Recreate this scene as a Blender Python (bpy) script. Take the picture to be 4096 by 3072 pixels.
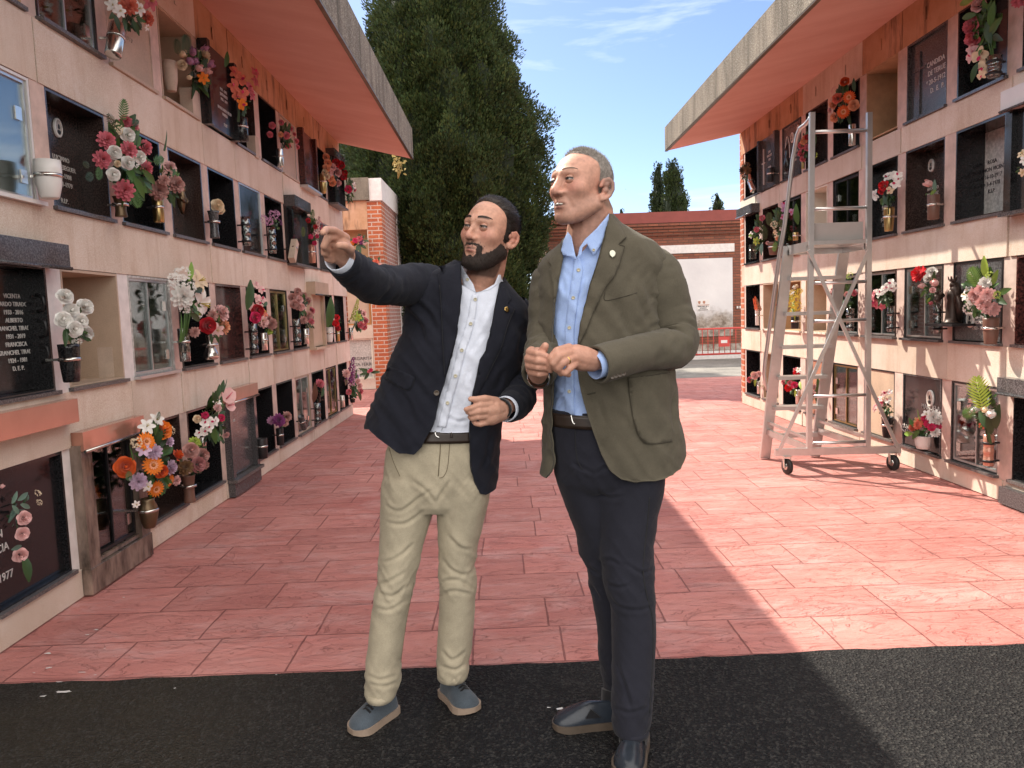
import bpy, bmesh, math, random
import numpy as np
from mathutils import Vector, Matrix
from mathutils.bvhtree import BVHTree
from mathutils.geometry import delaunay_2d_cdt
for _o in list(bpy.data.objects): bpy.data.objects.remove(_o)
SC=bpy.context.scene; COL=SC.collection
random.seed(7); RNG=np.random.default_rng(11)
# ---------------- camera, sky, sun, exposure ----------------
FPX,CXP,CYP,HC=3080.,2048.,1536.,1.34          # lens in photo pixels (4096 wide), eye height
def _cam():
    vp=np.array([2016.,1250.]); fy=np.array([(vp[0]-CXP)/FPX,(vp[1]-CYP)/FPX,1.]); fy/=np.linalg.norm(fy)
    hx=np.array([1,-math.tan(math.radians(2.0)),0.]); hx-=fy*hx.dot(fy); hx/=np.linalg.norm(hx)
    uz=np.cross(hx,fy)
    if uz[1]>0: uz=-uz
    return np.stack([hx,fy,uz])
RC=_cam(); CAMP=np.array([0,0,HC])
def ray(px,py): return RC@np.array([(px-CXP)/FPX,(py-CYP)/FPX,1.0])
def onX(px,py,X): r=ray(px,py); return CAMP+r*(X/r[0])
def onY(px,py,Y): r=ray(px,py); return CAMP+r*(Y/r[1])
def onZ(px,py,Z=0.): r=ray(px,py); return CAMP+r*((Z-HC)/r[2])
def proj(p):
    c=RC.T@(np.asarray(p,float)-CAMP); return CXP+FPX*c[0]/c[2],CYP+FPX*c[1]/c[2]
cd=bpy.data.cameras.new('camera'); cam=bpy.data.objects.new('camera',cd); COL.objects.link(cam)
cd.sensor_fit='HORIZONTAL'; cd.sensor_width=36; cd.lens=36*FPX/4096; cd.clip_end=600; cd.clip_start=0.05
cam.matrix_world=Matrix(((RC[0,0],-RC[0,1],-RC[0,2],0),(RC[1,0],-RC[1,1],-RC[1,2],0),(RC[2,0],-RC[2,1],-RC[2,2],HC),(0,0,0,1)))
SC.camera=cam
SC.cycles.caustics_reflective=False; SC.cycles.caustics_refractive=False
SUN=Vector((0.585,-0.73,-1.0))
sd=bpy.data.lights.new('sun','SUN'); sd.energy=4.8; sd.angle=math.radians(0.5); sd.color=(1.0,0.91,0.77)
sun=bpy.data.objects.new('sun',sd); COL.objects.link(sun); sun.rotation_euler=SUN.to_track_quat('-Z','Y').to_euler(); sun.location=(-6,8,12)
W=bpy.data.worlds.new('World'); SC.world=W; W.use_nodes=True
def _world():
    nt=W.node_tree; N=nt.nodes; K=nt.links; bg=N['Background']
    sk=N.new('ShaderNodeTexSky'); sk.sky_type='NISHITA'; sk.sun_disc=False
    sk.sun_elevation=math.atan(1/math.hypot(0.585,0.73)); sk.sun_rotation=math.atan2(-0.585,0.73)
    sk.air_density=0.62; sk.dust_density=0.6; sk.ozone_density=1.6; sk.altitude=50
    tc=N.new('ShaderNodeTexCoord'); mp=N.new('ShaderNodeMapping'); mp.inputs['Scale'].default_value=(1.1,1.1,7.5); mp.inputs['Rotation'].default_value=(0.05,0.1,0.4)
    K.new(tc.outputs['Generated'],mp.inputs['Vector'])
    n1=N.new('ShaderNodeTexNoise'); n1.inputs['Scale'].default_value=2.3; n1.inputs['Detail'].default_value=9; n1.inputs['Roughness'].default_value=0.58; n1.inputs['Distortion'].default_value=0.5
    K.new(mp.outputs[0],n1.inputs['Vector'])
    rp=N.new('ShaderNodeValToRGB'); rp.color_ramp.elements[0].position=0.50; rp.color_ramp.elements[1].position=0.78
    rp.color_ramp.elements[0].color=(0,0,0,1); rp.color_ramp.elements[1].color=(0.75,0.75,0.75,1)
    K.new(n1.outputs['Fac'],rp.inputs['Fac'])
    mx=N.new('ShaderNodeMixRGB'); mx.inputs['Color2'].default_value=(6.5,6.8,7.0,1)
    K.new(rp.outputs['Color'],mx.inputs['Fac']); K.new(sk.outputs['Color'],mx.inputs['Color1'])
    # added unseen cloud bank, overhead and behind the viewer, to fill the shade
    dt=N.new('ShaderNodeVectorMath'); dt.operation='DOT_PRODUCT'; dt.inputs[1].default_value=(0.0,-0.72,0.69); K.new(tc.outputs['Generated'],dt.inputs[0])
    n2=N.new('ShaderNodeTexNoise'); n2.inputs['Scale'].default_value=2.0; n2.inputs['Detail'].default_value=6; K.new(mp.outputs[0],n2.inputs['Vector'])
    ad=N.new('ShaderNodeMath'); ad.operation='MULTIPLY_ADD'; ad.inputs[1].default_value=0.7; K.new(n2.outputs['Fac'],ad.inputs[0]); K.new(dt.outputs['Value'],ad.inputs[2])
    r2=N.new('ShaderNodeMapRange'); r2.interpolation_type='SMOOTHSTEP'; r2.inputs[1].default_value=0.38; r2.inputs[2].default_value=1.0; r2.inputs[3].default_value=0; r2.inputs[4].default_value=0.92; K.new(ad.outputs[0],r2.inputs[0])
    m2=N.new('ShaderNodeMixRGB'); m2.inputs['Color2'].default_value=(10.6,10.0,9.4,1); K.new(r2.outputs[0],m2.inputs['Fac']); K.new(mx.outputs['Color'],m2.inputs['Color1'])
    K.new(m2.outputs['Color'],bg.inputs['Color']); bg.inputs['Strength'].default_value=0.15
_world()
vs=SC.view_settings; vs.view_transform='Standard'; vs.look='None'; vs.gamma=1; vs.use_curve_mapping=False; vs.exposure=0.72
# ---------------- helpers ----------------
def tag(o,label=None,cat=None,group=None,kind=None):
    if label: o['label']=label
    if cat: o['category']=cat
    if group: o['group']=group
    if kind: o['kind']=kind
    return o
def thing(name,loc,label,cat,group=None):
    o=bpy.data.objects.new(name,None); COL.objects.link(o); o.location=[float(a) for a in loc]; o.empty_display_size=0.1
    return tag(o,label,cat,group)
class MB:
    def __init__(s): s.v=[];s.f=[];s.mi=[];s.sm=[]
    def add(s,vs,fs,mi=0,smooth=False):
        b=len(s.v); s.v.extend([tuple(map(float,p)) for p in vs])
        for f in fs: s.f.append(tuple(b+i for i in f)); s.mi.append(mi); s.sm.append(smooth)
        return s
    def box(s,x0,x1,y0,y1,z0,z1,mi=0):
        x0,x1=min(x0,x1),max(x0,x1); y0,y1=min(y0,y1),max(y0,y1); z0,z1=min(z0,z1),max(z0,z1)
        v=[(x0,y0,z0),(x1,y0,z0),(x1,y1,z0),(x0,y1,z0),(x0,y0,z1),(x1,y0,z1),(x1,y1,z1),(x0,y1,z1)]
        return s.add(v,[(0,3,2,1),(4,5,6,7),(0,1,5,4),(1,2,6,5),(2,3,7,6),(3,0,4,7)],mi)
    def obox(s,c,ax,h,mi=0):      # oriented box: centre, 3 axes, half sizes
        c=np.asarray(c,float); A=[np.asarray(a,float)/np.linalg.norm(a) for a in ax]
        v=[c+A[0]*h[0]*i+A[1]*h[1]*j+A[2]*h[2]*k for k in(-1,1) for j in(-1,1) for i in(-1,1)]
        return s.add(v,[(0,2,3,1),(4,5,7,6),(0,1,5,4),(1,3,7,5),(3,2,6,7),(2,0,4,6)],mi)
    def bar(s,p,q,w,d,up=(0,0,1),mi=0):   # rectangular bar from p to q
        p=np.asarray(p,float);q=np.asarray(q,float);a=q-p;L=np.linalg.norm(a);a=a/L;u=np.asarray(up,float)
        b=np.cross(a,u)
        if np.linalg.norm(b)<1e-3: b=np.cross(a,(0,1,0))
        b/=np.linalg.norm(b); c=np.cross(a,b); return s.obox((p+q)/2,(a,b,c),(L/2,w/2,d/2),mi)
    def tube(s,pts,rad,seg=10,mi=0,smooth=True,caps=True,flat=None,up=None):
        P=np.asarray(pts,float); n=len(P); R=np.broadcast_to(np.asarray(rad,float),(n,)) if np.ndim(rad)<2 else np.asarray(rad,float)
        T=np.gradient(P,axis=0); T/=np.linalg.norm(T,axis=1)[:,None]
        u=np.array(up if up is not None else (0,0,1.)); 
        if abs(T[0].dot(u))>0.95: u=np.array((1.,0,0))
        vs=[]; b=None
        for i in range(n):
            if b is None: b=np.cross(T[i],u)
            else: b=b-T[i]*b.dot(T[i])
            b/=np.linalg.norm(b); c=np.cross(b,T[i])
            r=R[i]; rx,ry=(r if np.ndim(r) else (r,r))
            for k in range(seg):
                t=2*math.pi*k/seg; vs.append(P[i]+b*rx*math.cos(t)+c*ry*math.sin(t))
        fs=[(i*seg+k,i*seg+(k+1)%seg,(i+1)*seg+(k+1)%seg,(i+1)*seg+k) for i in range(n-1) for k in range(seg)]
        s.add(vs,fs,mi,smooth)
        if caps:
            o=len(s.v)-n*seg
            s.f.append(tuple(o+k for k in reversed(range(seg)))); s.mi.append(mi); s.sm.append(False)
            s.f.append(tuple(o+(n-1)*seg+k for k in range(seg))); s.mi.append(mi); s.sm.append(False)
        return s
    def lathe(s,prof,c,seg=20,mi=0,axis=(0,0,1),smooth=True):
        a=np.asarray(axis,float); a/=np.linalg.norm(a); c=np.asarray(c,float)
        u=np.cross(a,(0,1,0.)); 
        if np.linalg.norm(u)<1e-3: u=np.cross(a,(1.,0,0))
        u/=np.linalg.norm(u); w=np.cross(a,u)
        vs=[c+a*h+(u*math.cos(2*math.pi*k/seg)+w*math.sin(2*math.pi*k/seg))*max(r,1e-4) for r,h in prof for k in range(seg)]
        fs=[(i*seg+k,i*seg+(k+1)%seg,(i+1)*seg+(k+1)%seg,(i+1)*seg+k) for i in range(len(prof)-1) for k in range(seg)]
        return s.add(vs,fs,mi,smooth)
    def prism(s,poly,axis,a0,a1,mi=0):   # poly in the other two axes (x,z) for axis y, (y,z) for x, (x,y) for z
        n=len(poly)
        def P(p,a): return (p[0],a,p[1]) if axis=='y' else ((a,p[0],p[1]) if axis=='x' else (p[0],p[1],a))
        vs=[P(p,a0) for p in poly]+[P(p,a1) for p in poly]
        fs=[tuple(range(n)),tuple(range(2*n-1,n-1,-1))]+[(i,i+n,(i+1)%n+n,(i+1)%n) for i in range(n)]
        return s.add(vs,fs,mi)
    def ball(s,c,r,seg=12,rings=8,mi=0):
        r=np.broadcast_to(np.asarray(r,float),(3,)); vs=[];
        for i in range(rings+1):
            t=math.pi*i/rings
            for k in range(seg): vs.append((c[0]+r[0]*math.sin(t)*math.cos(2*math.pi*k/seg),c[1]+r[1]*math.sin(t)*math.sin(2*math.pi*k/seg),c[2]+r[2]*math.cos(t)))
        fs=[(i*seg+k,(i+1)*seg+k,(i+1)*seg+(k+1)%seg,i*seg+(k+1)%seg) for i in range(rings) for k in range(seg)]
        return s.add(vs,fs,mi,True)
    def mesh(s,name,mats):
        me=bpy.data.meshes.new(name); me.from_pydata(s.v,[],s.f)
        for m in (mats if isinstance(mats,(list,tuple)) else [mats]): me.materials.append(m)
        me.polygons.foreach_set('material_index',np.array(s.mi,dtype=np.int32)); me.polygons.foreach_set('use_smooth',np.array(s.sm,dtype=bool))
        me.update(); return me
    def build(s,name,mats,parent=None,**kw):
        return put(name,s.mesh(name,mats),parent,**kw)
def wloc(o):
    l=Vector((0,0,0))
    while o is not None: l=l+o.location; o=o.parent
    return l
def put(name,me,parent=None,label=None,cat=None,group=None,kind=None):
    o=bpy.data.objects.new(name,me); COL.objects.link(o)
    if parent is not None: o.parent=parent; o.location=-wloc(parent)
    return tag(o,label,cat,group,kind)
def np_mesh(name,V,F,mats,smooth=False,col=None):
    me=bpy.data.meshes.new(name); V=np.asarray(V,dtype=np.float32); F=np.asarray(F,dtype=np.int32); k=F.shape[1]
    me.vertices.add(len(V)); me.vertices.foreach_set('co',V.ravel()); me.loops.add(F.size); me.loops.foreach_set('vertex_index',F.ravel())
    me.polygons.add(len(F)); me.polygons.foreach_set('loop_start',np.arange(0,F.size,k,dtype=np.int32)); me.polygons.foreach_set('loop_total',np.full(len(F),k,dtype=np.int32))
    me.polygons.foreach_set('use_smooth',np.full(len(F),smooth)); me.update(calc_edges=True)
    for m in (mats if isinstance(mats,(list,tuple)) else [mats]): me.materials.append(m)
    if col is not None:
        a=me.color_attributes.new('tint','FLOAT_COLOR','POINT'); a.data.foreach_set('color',np.asarray(col,dtype=np.float32).ravel())
    return me
# ---------------- materials ----------------
def nodes(name):
    m=bpy.data.materials.new(name); m.use_nodes=True; return m,m.node_tree.nodes,m.node_tree.links,m.node_tree.nodes['Principled BSDF']
def mk_noise(N,K,vec,scale,detail=6,rough=0.55,stretch=None,dist=0):
    if stretch is not None:
        mp=N.new('ShaderNodeMapping'); mp.inputs['Scale'].default_value=stretch; K.new(vec,mp.inputs['Vector']); vec=mp.outputs[0]
    n=N.new('ShaderNodeTexNoise'); n.inputs['Scale'].default_value=scale; n.inputs['Detail'].default_value=detail; n.inputs['Roughness'].default_value=rough; n.inputs['Distortion'].default_value=dist
    K.new(vec,n.inputs['Vector']); return n.outputs['Fac']
def mk_ramp(N,K,fac,p0,c0,p1,c1,extra=()):
    r=N.new('ShaderNodeValToRGB'); e=r.color_ramp.elements; e[0].position=p0; e[0].color=(*c0,1) if len(c0)==3 else c0; e[1].position=p1; e[1].color=(*c1,1) if len(c1)==3 else c1
    for p,c in extra: x=e.new(p); x.color=(*c,1)
    K.new(fac,r.inputs['Fac']); return r.outputs['Color']
def mk_mix(N,K,fac,a,b,mode='MIX'):
    m=N.new('ShaderNodeMixRGB'); m.blend_type=mode
    for i,x in ((0,fac),(1,a),(2,b)):
        if isinstance(x,(int,float)): m.inputs[i].default_value=x
        elif isinstance(x,tuple): m.inputs[i].default_value=(*x,1) if len(x)==3 else x
        else: K.new(x,m.inputs[i])
    return m.outputs[0]
def mk_bump(N,K,h,strength,dist=0.01,prev=None):
    b=N.new('ShaderNodeBump'); b.inputs['Strength'].default_value=strength; b.inputs['Distance'].default_value=dist; K.new(h,b.inputs['Height'])
    if prev is not None: K.new(prev,b.inputs['Normal'])
    return b.outputs[0]
G3=lambda g:(g,g,g)
_MC={}
def M(name,col,rough=0.7,metal=0.0,var=0.15,vs=6.0,col2=None,bump=0.0,bs=80.0,stretch=None,spec=0.5,coat=0.0,objrand=0.0,local=False,fine=0.0,sheen=0.0,sub=0.0,bdist=0.004,trans=0.0):
    if name in _MC: return _MC[name]
    m,N,K,B=nodes(name); _MC[name]=m
    if local: vec=N.new('ShaderNodeTexCoord').outputs['Object']
    else: vec=N.new('ShaderNodeNewGeometry').outputs['Position']
    lo=tuple(c*(1-var) for c in col); hi=tuple(min(1,c*(1+var)) for c in (col2 or col))
    f=mk_noise(N,K,vec,vs,7,0.6,stretch); c=mk_ramp(N,K,f,0.3,lo,0.72,hi)
    if fine: c=mk_mix(N,K,fine,c,mk_ramp(N,K,mk_noise(N,K,vec,220,2),0.35,G3(0.12),0.65,G3(0.95)),'OVERLAY')
    if objrand:
        oi=N.new('ShaderNodeObjectInfo'); h=N.new('ShaderNodeHueSaturation'); mr=N.new('ShaderNodeMapRange'); mr.inputs[3].default_value=1-objrand; mr.inputs[4].default_value=1+objrand
        K.new(oi.outputs['Random'],mr.inputs[0]); K.new(mr.outputs[0],h.inputs['Value']); K.new(c,h.inputs['Color']); c=h.outputs[0]
    K.new(c,B.inputs['Base Color']); B.inputs['Roughness'].default_value=rough; B.inputs['Metallic'].default_value=metal
    B.inputs['Specular IOR Level'].default_value=spec; B.inputs['Coat Weight'].default_value=coat; B.inputs['Sheen Weight'].default_value=sheen
    if sub: B.inputs['Subsurface Weight'].default_value=sub; B.inputs['Subsurface Radius'].default_value=(0.01,0.004,0.002)
    if trans: B.inputs['Transmission Weight'].default_value=trans
    if bump: K.new(mk_bump(N,K,mk_noise(N,K,vec,bs,5,0.6),bump,bdist),B.inputs['Normal'])
    return m
def m_stone():
    m,N,K,B=nodes('pink_stone'); g=N.new('ShaderNodeNewGeometry').outputs['Position']
    c=mk_ramp(N,K,mk_noise(N,K,g,1.7,8,0.62),0.3,(0.60,0.48,0.38),0.7,(0.78,0.68,0.59))
    c=mk_mix(N,K,0.35,c,mk_ramp(N,K,mk_noise(N,K,g,260,2),0.35,G3(0.15),0.66,G3(0.9)),'OVERLAY')
    st=mk_ramp(N,K,mk_noise(N,K,g,2.6,8,0.68,(3.2,3.2,0.30),0.4),0.52,G3(0),0.80,G3(0.55))
    c=mk_mix(N,K,st,c,(0.40,0.24,0.13))
    ef=mk_ramp(N,K,mk_noise(N,K,g,3.1,7,0.65),0.6,G3(0),0.75,G3(0.5)); c=mk_mix(N,K,ef,c,(0.82,0.74,0.70)); ck=mk_noise(N,K,g,1.5,3,0.5,None,1.6); c1=N.new('ShaderNodeMath'); c1.operation='SUBTRACT'; c1.inputs[1].default_value=0.5; K.new(ck,c1.inputs[0]); c2=N.new('ShaderNodeMath'); c2.operation='ABSOLUTE'; K.new(c1.outputs[0],c2.inputs[0]); c=mk_mix(N,K,mk_ramp(N,K,c2.outputs[0],0.0,G3(0.0),0.004,G3(0)),c,(0.22,0.13,0.09))
    oi=N.new('ShaderNodeObjectInfo'); h=N.new('ShaderNodeHueSaturation'); mr=N.new('ShaderNodeMapRange'); mr.inputs[3].default_value=0.88; mr.inputs[4].default_value=1.08
    K.new(oi.outputs['Random'],mr.inputs[0]); K.new(mr.outputs[0],h.inputs['Value']); K.new(c,h.inputs['Color'])
    K.new(h.outputs[0],B.inputs['Base Color']); B.inputs['Roughness'].default_value=0.85; B.inputs['Specular IOR Level'].default_value=0.25
    K.new(mk_bump(N,K,mk_noise(N,K,g,240,3),0.35,0.002,mk_bump(N,K,mk_noise(N,K,g,12,6),0.25,0.01)),B.inputs['Normal']); return m
def m_ochre():
    m,N,K,B=nodes('stained_ochre_stone'); g=N.new('ShaderNodeNewGeometry').outputs['Position']
    c=mk_ramp(N,K,mk_noise(N,K,g,2.4,8,0.65),0.32,(0.42,0.22,0.10),0.68,(0.62,0.38,0.25))
    st=mk_ramp(N,K,mk_noise(N,K,g,2.0,7,0.7,(3.5,3.5,0.6)),0.52,G3(0),0.66,G3(0.85)); c=mk_mix(N,K,st,c,(0.13,0.07,0.04))
    K.new(c,B.inputs['Base Color']); B.inputs['Roughness'].default_value=0.9
    K.new(mk_bump(N,K,mk_noise(N,K,g,40,5),0.4,0.004),B.inputs['Normal']); return m
def m_concrete():
    m,N,K,B=nodes('lichen_concrete'); g=N.new('ShaderNodeNewGeometry').outputs['Position']
    c=mk_ramp(N,K,mk_noise(N,K,g,3.5,8,0.7,(1,1,0.5)),0.3,(0.075,0.060,0.045),0.7,(0.24,0.20,0.155))
    c=mk_mix(N,K,mk_ramp(N,K,mk_noise(N,K,g,90,3),0.5,G3(0),0.62,G3(0.6)),c,(0.46,0.43,0.36))
    c=mk_mix(N,K,mk_ramp(N,K,mk_noise(N,K,g,2.8,5,0.6,(1,2.5,0.25)),0.5,G3(0),0.66,G3(0.7)),c,(0.06,0.048,0.035))
    K.new(c,B.inputs['Base Color']); B.inputs['Roughness'].default_value=0.95
    K.new(mk_bump(N,K,mk_noise(N,K,g,70,5,0.7),0.8,0.01),B.inputs['Normal']); return m
def m_soffit():
    m,N,K,B=nodes('salmon_paint'); g=N.new('ShaderNodeNewGeometry').outputs['Position']
    c=mk_ramp(N,K,mk_noise(N,K,g,1.1,8,0.6,(1,3.5,1)),0.3,(0.68,0.41,0.33),0.7,(0.78,0.53,0.45))
    c=mk_mix(N,K,mk_ramp(N,K,mk_noise(N,K,g,2.6,7,0.7,(0.6,5,1),0.6),0.56,G3(0),0.72,G3(0.4)),c,(0.82,0.60,0.53))
    K.new(c,B.inputs['Base Color']); B.inputs['Roughness'].default_value=0.8
    K.new(mk_bump(N,K,mk_noise(N,K,g,5,7,0.6,(1,6,1)),0.25,0.01),B.inputs['Normal']); return m
def m_pave():
    m,N,K,B=nodes('stamped_red_concrete'); g=N.new('ShaderNodeNewGeometry').outputs['Position']
    wob=N.new('ShaderNodeVectorMath'); wob.operation='SCALE'; wob.inputs['Scale'].default_value=0.022
    nz=N.new('ShaderNodeTexNoise'); nz.inputs['Scale'].default_value=2.2; nz.inputs['Detail'].default_value=5; K.new(g,nz.inputs['Vector'])
    sb=N.new('ShaderNodeVectorMath'); sb.operation='SUBTRACT'; sb.inputs[1].default_value=(0.5,0.5,0.5); K.new(nz.outputs['Color'],sb.inputs[0]); K.new(sb.outputs[0],wob.inputs[0])
    ad=N.new('ShaderNodeVectorMath'); ad.operation='ADD'; K.new(g,ad.inputs[0]); K.new(wob.outputs[0],ad.inputs[1])
    mp=N.new('ShaderNodeMapping'); mp.inputs['Location'].default_value=(0.17,0.165,0); K.new(ad.outputs[0],mp.inputs['Vector'])
    br=N.new('ShaderNodeTexBrick'); br.inputs['Scale'].default_value=1.0; br.inputs['Brick Width'].default_value=0.50; br.inputs['Row Height'].default_value=0.335; br.inputs['Mortar Size'].default_value=0.0045; br.inputs['Mortar Smooth'].default_value=0.6; br.inputs['Bias'].default_value=0
    br.offset=0.37; br.offset_frequency=2; br.squash=0.72; br.squash_frequency=3
    br.inputs['Color1'].default_value=(0.30,0.30,0.30,1); br.inputs['Color2'].default_value=(0.70,0.70,0.70,1); K.new(mp.outputs[0],br.inputs['Vector'])
    c=mk_ramp(N,K,mk_noise(N,K,g,1.3,8,0.62),0.3,(0.45,0.15,0.13),0.7,(0.59,0.26,0.225))
    tn=mk_mix(N,K,0.30,c,br.outputs['Color'],'OVERLAY')
    worn=mk_ramp(N,K,mk_noise(N,K,g,2.3,9,0.72,(0.7,1.6,1),0.8),0.5,G3(0),0.72,G3(0.70)); tn=mk_mix(N,K,worn,tn,(0.62,0.38,0.36))
    # slate cleavage lines: ridged, warped
    cl=mk_noise(N,K,g,2.6,4,0.55,(0.8,2.4,1),2.2)
    rd=N.new('ShaderNodeMath'); rd.operation='SUBTRACT'; rd.inputs[1].default_value=0.5; K.new(cl,rd.inputs[0]); ab=N.new('ShaderNodeMath'); ab.operation='ABSOLUTE'; K.new(rd.outputs[0],ab.inputs[0])
    crk=mk_ramp(N,K,ab.outputs[0],0.0,G3(1),0.014,G3(0)); tn=mk_mix(N,K,mk_mix(N,K,1.0,crk,G3(0.28),'MULTIPLY'),tn,(0.24,0.075,0.065))
    jn=mk_ramp(N,K,br.outputs['Fac'],0.15,G3(0),0.8,G3(1)); tn=mk_mix(N,K,mk_mix(N,K,1.0,jn,G3(0.55),'MULTIPLY'),tn,(0.25,0.075,0.065))
    sp=mk_ramp(N,K,mk_noise(N,K,g,150,2,0.5),0.27,G3(1),0.31,G3(0)); tn=mk_mix(N,K,mk_mix(N,K,1.0,sp,G3(0.5),'MULTIPLY'),tn,(0.1,0.05,0.05))
    K.new(tn,B.inputs['Base Color'])
    K.new(mk_ramp(N,K,mk_noise(N,K,g,4,6),0.3,G3(0.5),0.7,G3(0.8)),B.inputs['Roughness'])
    inv=N.new('ShaderNodeMath'); inv.operation='SUBTRACT'; inv.inputs[0].default_value=1; K.new(br.outputs['Fac'],inv.inputs[1])
    n1=mk_bump(N,K,inv.outputs[0],0.9,0.012); n2=mk_bump(N,K,mk_noise(N,K,g,5,8,0.65,(0.8,2.0,1),1.2),0.9,0.03,n1)
    cinv=N.new('ShaderNodeMath'); cinv.operation='SUBTRACT'; cinv.inputs[0].default_value=1; K.new(crk,cinv.inputs[1])
    n3=mk_bump(N,K,cinv.outputs[0],0.6,0.012,n2); n4=mk_bump(N,K,mk_noise(N,K,g,90,4),0.3,0.004,n3); K.new(n4,B.inputs['Normal']); return m
def m_asphalt():
    m,N,K,B=nodes('asphalt'); g=N.new('ShaderNodeNewGeometry').outputs['Position']
    vo=N.new('ShaderNodeTexVoronoi'); vo.inputs['Scale'].default_value=120; K.new(g,vo.inputs['Vector'])
    c=mk_mix(N,K,mk_ramp(N,K,mk_noise(N,K,g,1.1,6),0.35,G3(0),0.7,G3(1)),(0.006,0.006,0.0075),(0.016,0.0155,0.016))
    sx=N.new('ShaderNodeSeparateXYZ'); K.new(g,sx.inputs[0]); mr=N.new('ShaderNodeMapRange'); mr.inputs[1].default_value=-0.35; mr.inputs[2].default_value=-1.1; K.new(sx.outputs[0],mr.inputs[0])
    dm=N.new('ShaderNodeMath'); dm.operation='MULTIPLY'; dm.use_clamp=True; K.new(mr.outputs[0],dm.inputs[0]); K.new(mk_ramp(N,K,mk_noise(N,K,g,2.0,6),0.3,G3(0.45),0.65,G3(1)),dm.inputs[1])
    c=mk_mix(N,K,dm.outputs[0],c,(0.038,0.031,0.021))
    c=mk_mix(N,K,mk_ramp(N,K,vo.outputs['Color'],0.55,G3(0),0.9,G3(0.6)),c,(0.07,0.067,0.062))
    K.new(c,B.inputs['Base Color']); B.inputs['Roughness'].default_value=0.8; B.inputs['Specular IOR Level'].default_value=0.22
    K.new(mk_bump(N,K,vo.outputs['Distance'],1.0,0.010,mk_bump(N,K,mk_noise(N,K,g,30,5),0.4,0.01)),B.inputs['Normal']); return m
def m_gravel():
    m,N,K,B=nodes('grey_gravel'); g=N.new('ShaderNodeNewGeometry').outputs['Position']
    c=mk_ramp(N,K,mk_noise(N,K,g,1.6,9,0.7),0.3,(0.13,0.125,0.12),0.7,(0.30,0.285,0.26)); c=mk_mix(N,K,0.4,c,mk_ramp(N,K,mk_noise(N,K,g,60,3),0.3,G3(0.1),0.7,G3(0.9)),'OVERLAY')
    K.new(c,B.inputs['Base Color']); B.inputs['Roughness'].default_value=0.95; K.new(mk_bump(N,K,mk_noise(N,K,g,50,4),0.6,0.02),B.inputs['Normal']); return m
def m_brick(name,c1,c2,mort,bw=0.25,rh=0.075,ms=0.012,axis='y',dirt=0.3):
    m,N,K,B=nodes(name); g=N.new('ShaderNodeNewGeometry'); sx=N.new('ShaderNodeSeparateXYZ'); K.new(g.outputs['Position'],sx.inputs[0]); cb=N.new('ShaderNodeCombineXYZ')
    # run bricks along whichever horizontal direction the face lies in
    sn=N.new('ShaderNodeSeparateXYZ'); K.new(g.outputs['True Normal'],sn.inputs[0]); ab=N.new('ShaderNodeMath'); ab.operation='ABSOLUTE'; K.new(sn.outputs[0],ab.inputs[0])
    gt=N.new('ShaderNodeMath'); gt.operation='GREATER_THAN'; gt.inputs[1].default_value=0.5; K.new(ab.outputs[0],gt.inputs[0])
    mx=N.new('ShaderNodeMix'); K.new(gt.outputs[0],mx.inputs[0]); K.new(sx.outputs[0],mx.inputs[2]); K.new(sx.outputs[1],mx.inputs[3])
    K.new(mx.outputs[0],cb.inputs[0]); K.new(sx.outputs[2],cb.inputs[1])
    br=N.new('ShaderNodeTexBrick'); br.inputs['Scale'].default_value=1; br.inputs['Brick Width'].default_value=bw; br.inputs['Row Height'].default_value=rh; br.inputs['Mortar Size'].default_value=ms; br.inputs['Mortar Smooth'].default_value=0.3
    br.inputs['Color1'].default_value=(*c1,1); br.inputs['Color2'].default_value=(*c2,1); br.inputs['Mortar'].default_value=(*mort,1); K.new(cb.outputs[0],br.inputs['Vector'])
    c=mk_mix(N,K,mk_ramp(N,K,mk_noise(N,K,g.outputs['Position'],2.2,7,0.65),0.45,G3(0),0.75,G3(dirt)),br.outputs['Color'],(0.12,0.07,0.05))
    c=mk_mix(N,K,0.25,c,mk_ramp(N,K,mk_noise(N,K,g.outputs['Position'],45,4),0.3,G3(0.2),0.7,G3(0.8)),'OVERLAY')
    K.new(c,B.inputs['Base Color']); B.inputs['Roughness'].default_value=0.9
    inv=N.new('ShaderNodeMath'); inv.operation='SUBTRACT'; inv.inputs[0].default_value=1; K.new(br.outputs['Fac'],inv.inputs[1])
    K.new(mk_bump(N,K,inv.outputs[0],0.8,0.012,mk_bump(N,K,mk_noise(N,K,g.outputs['Position'],70,4),0.4,0.004)),B.inputs['Normal']); return m
def m_granite(name,c0,c1,rough=0.12,scale=120,spec=0.5):
    m,N,K,B=nodes(name); g=N.new('ShaderNodeNewGeometry').outputs['Position']
    c=mk_ramp(N,K,mk_noise(N,K,g,scale,3,0.6),0.4,c0,0.68,c1); c=mk_mix(N,K,0.25,c,mk_ramp(N,K,mk_noise(N,K,g,3,5),0.3,G3(0.25),0.7,G3(0.75)),'OVERLAY')
    K.new(c,B.inputs['Base Color']); K.new(mk_ramp(N,K,mk_noise(N,K,g,5,6),0.3,G3(rough),0.75,G3(rough+0.18)),B.inputs['Roughness']); B.inputs['Specular IOR Level'].default_value=spec; return m
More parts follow.
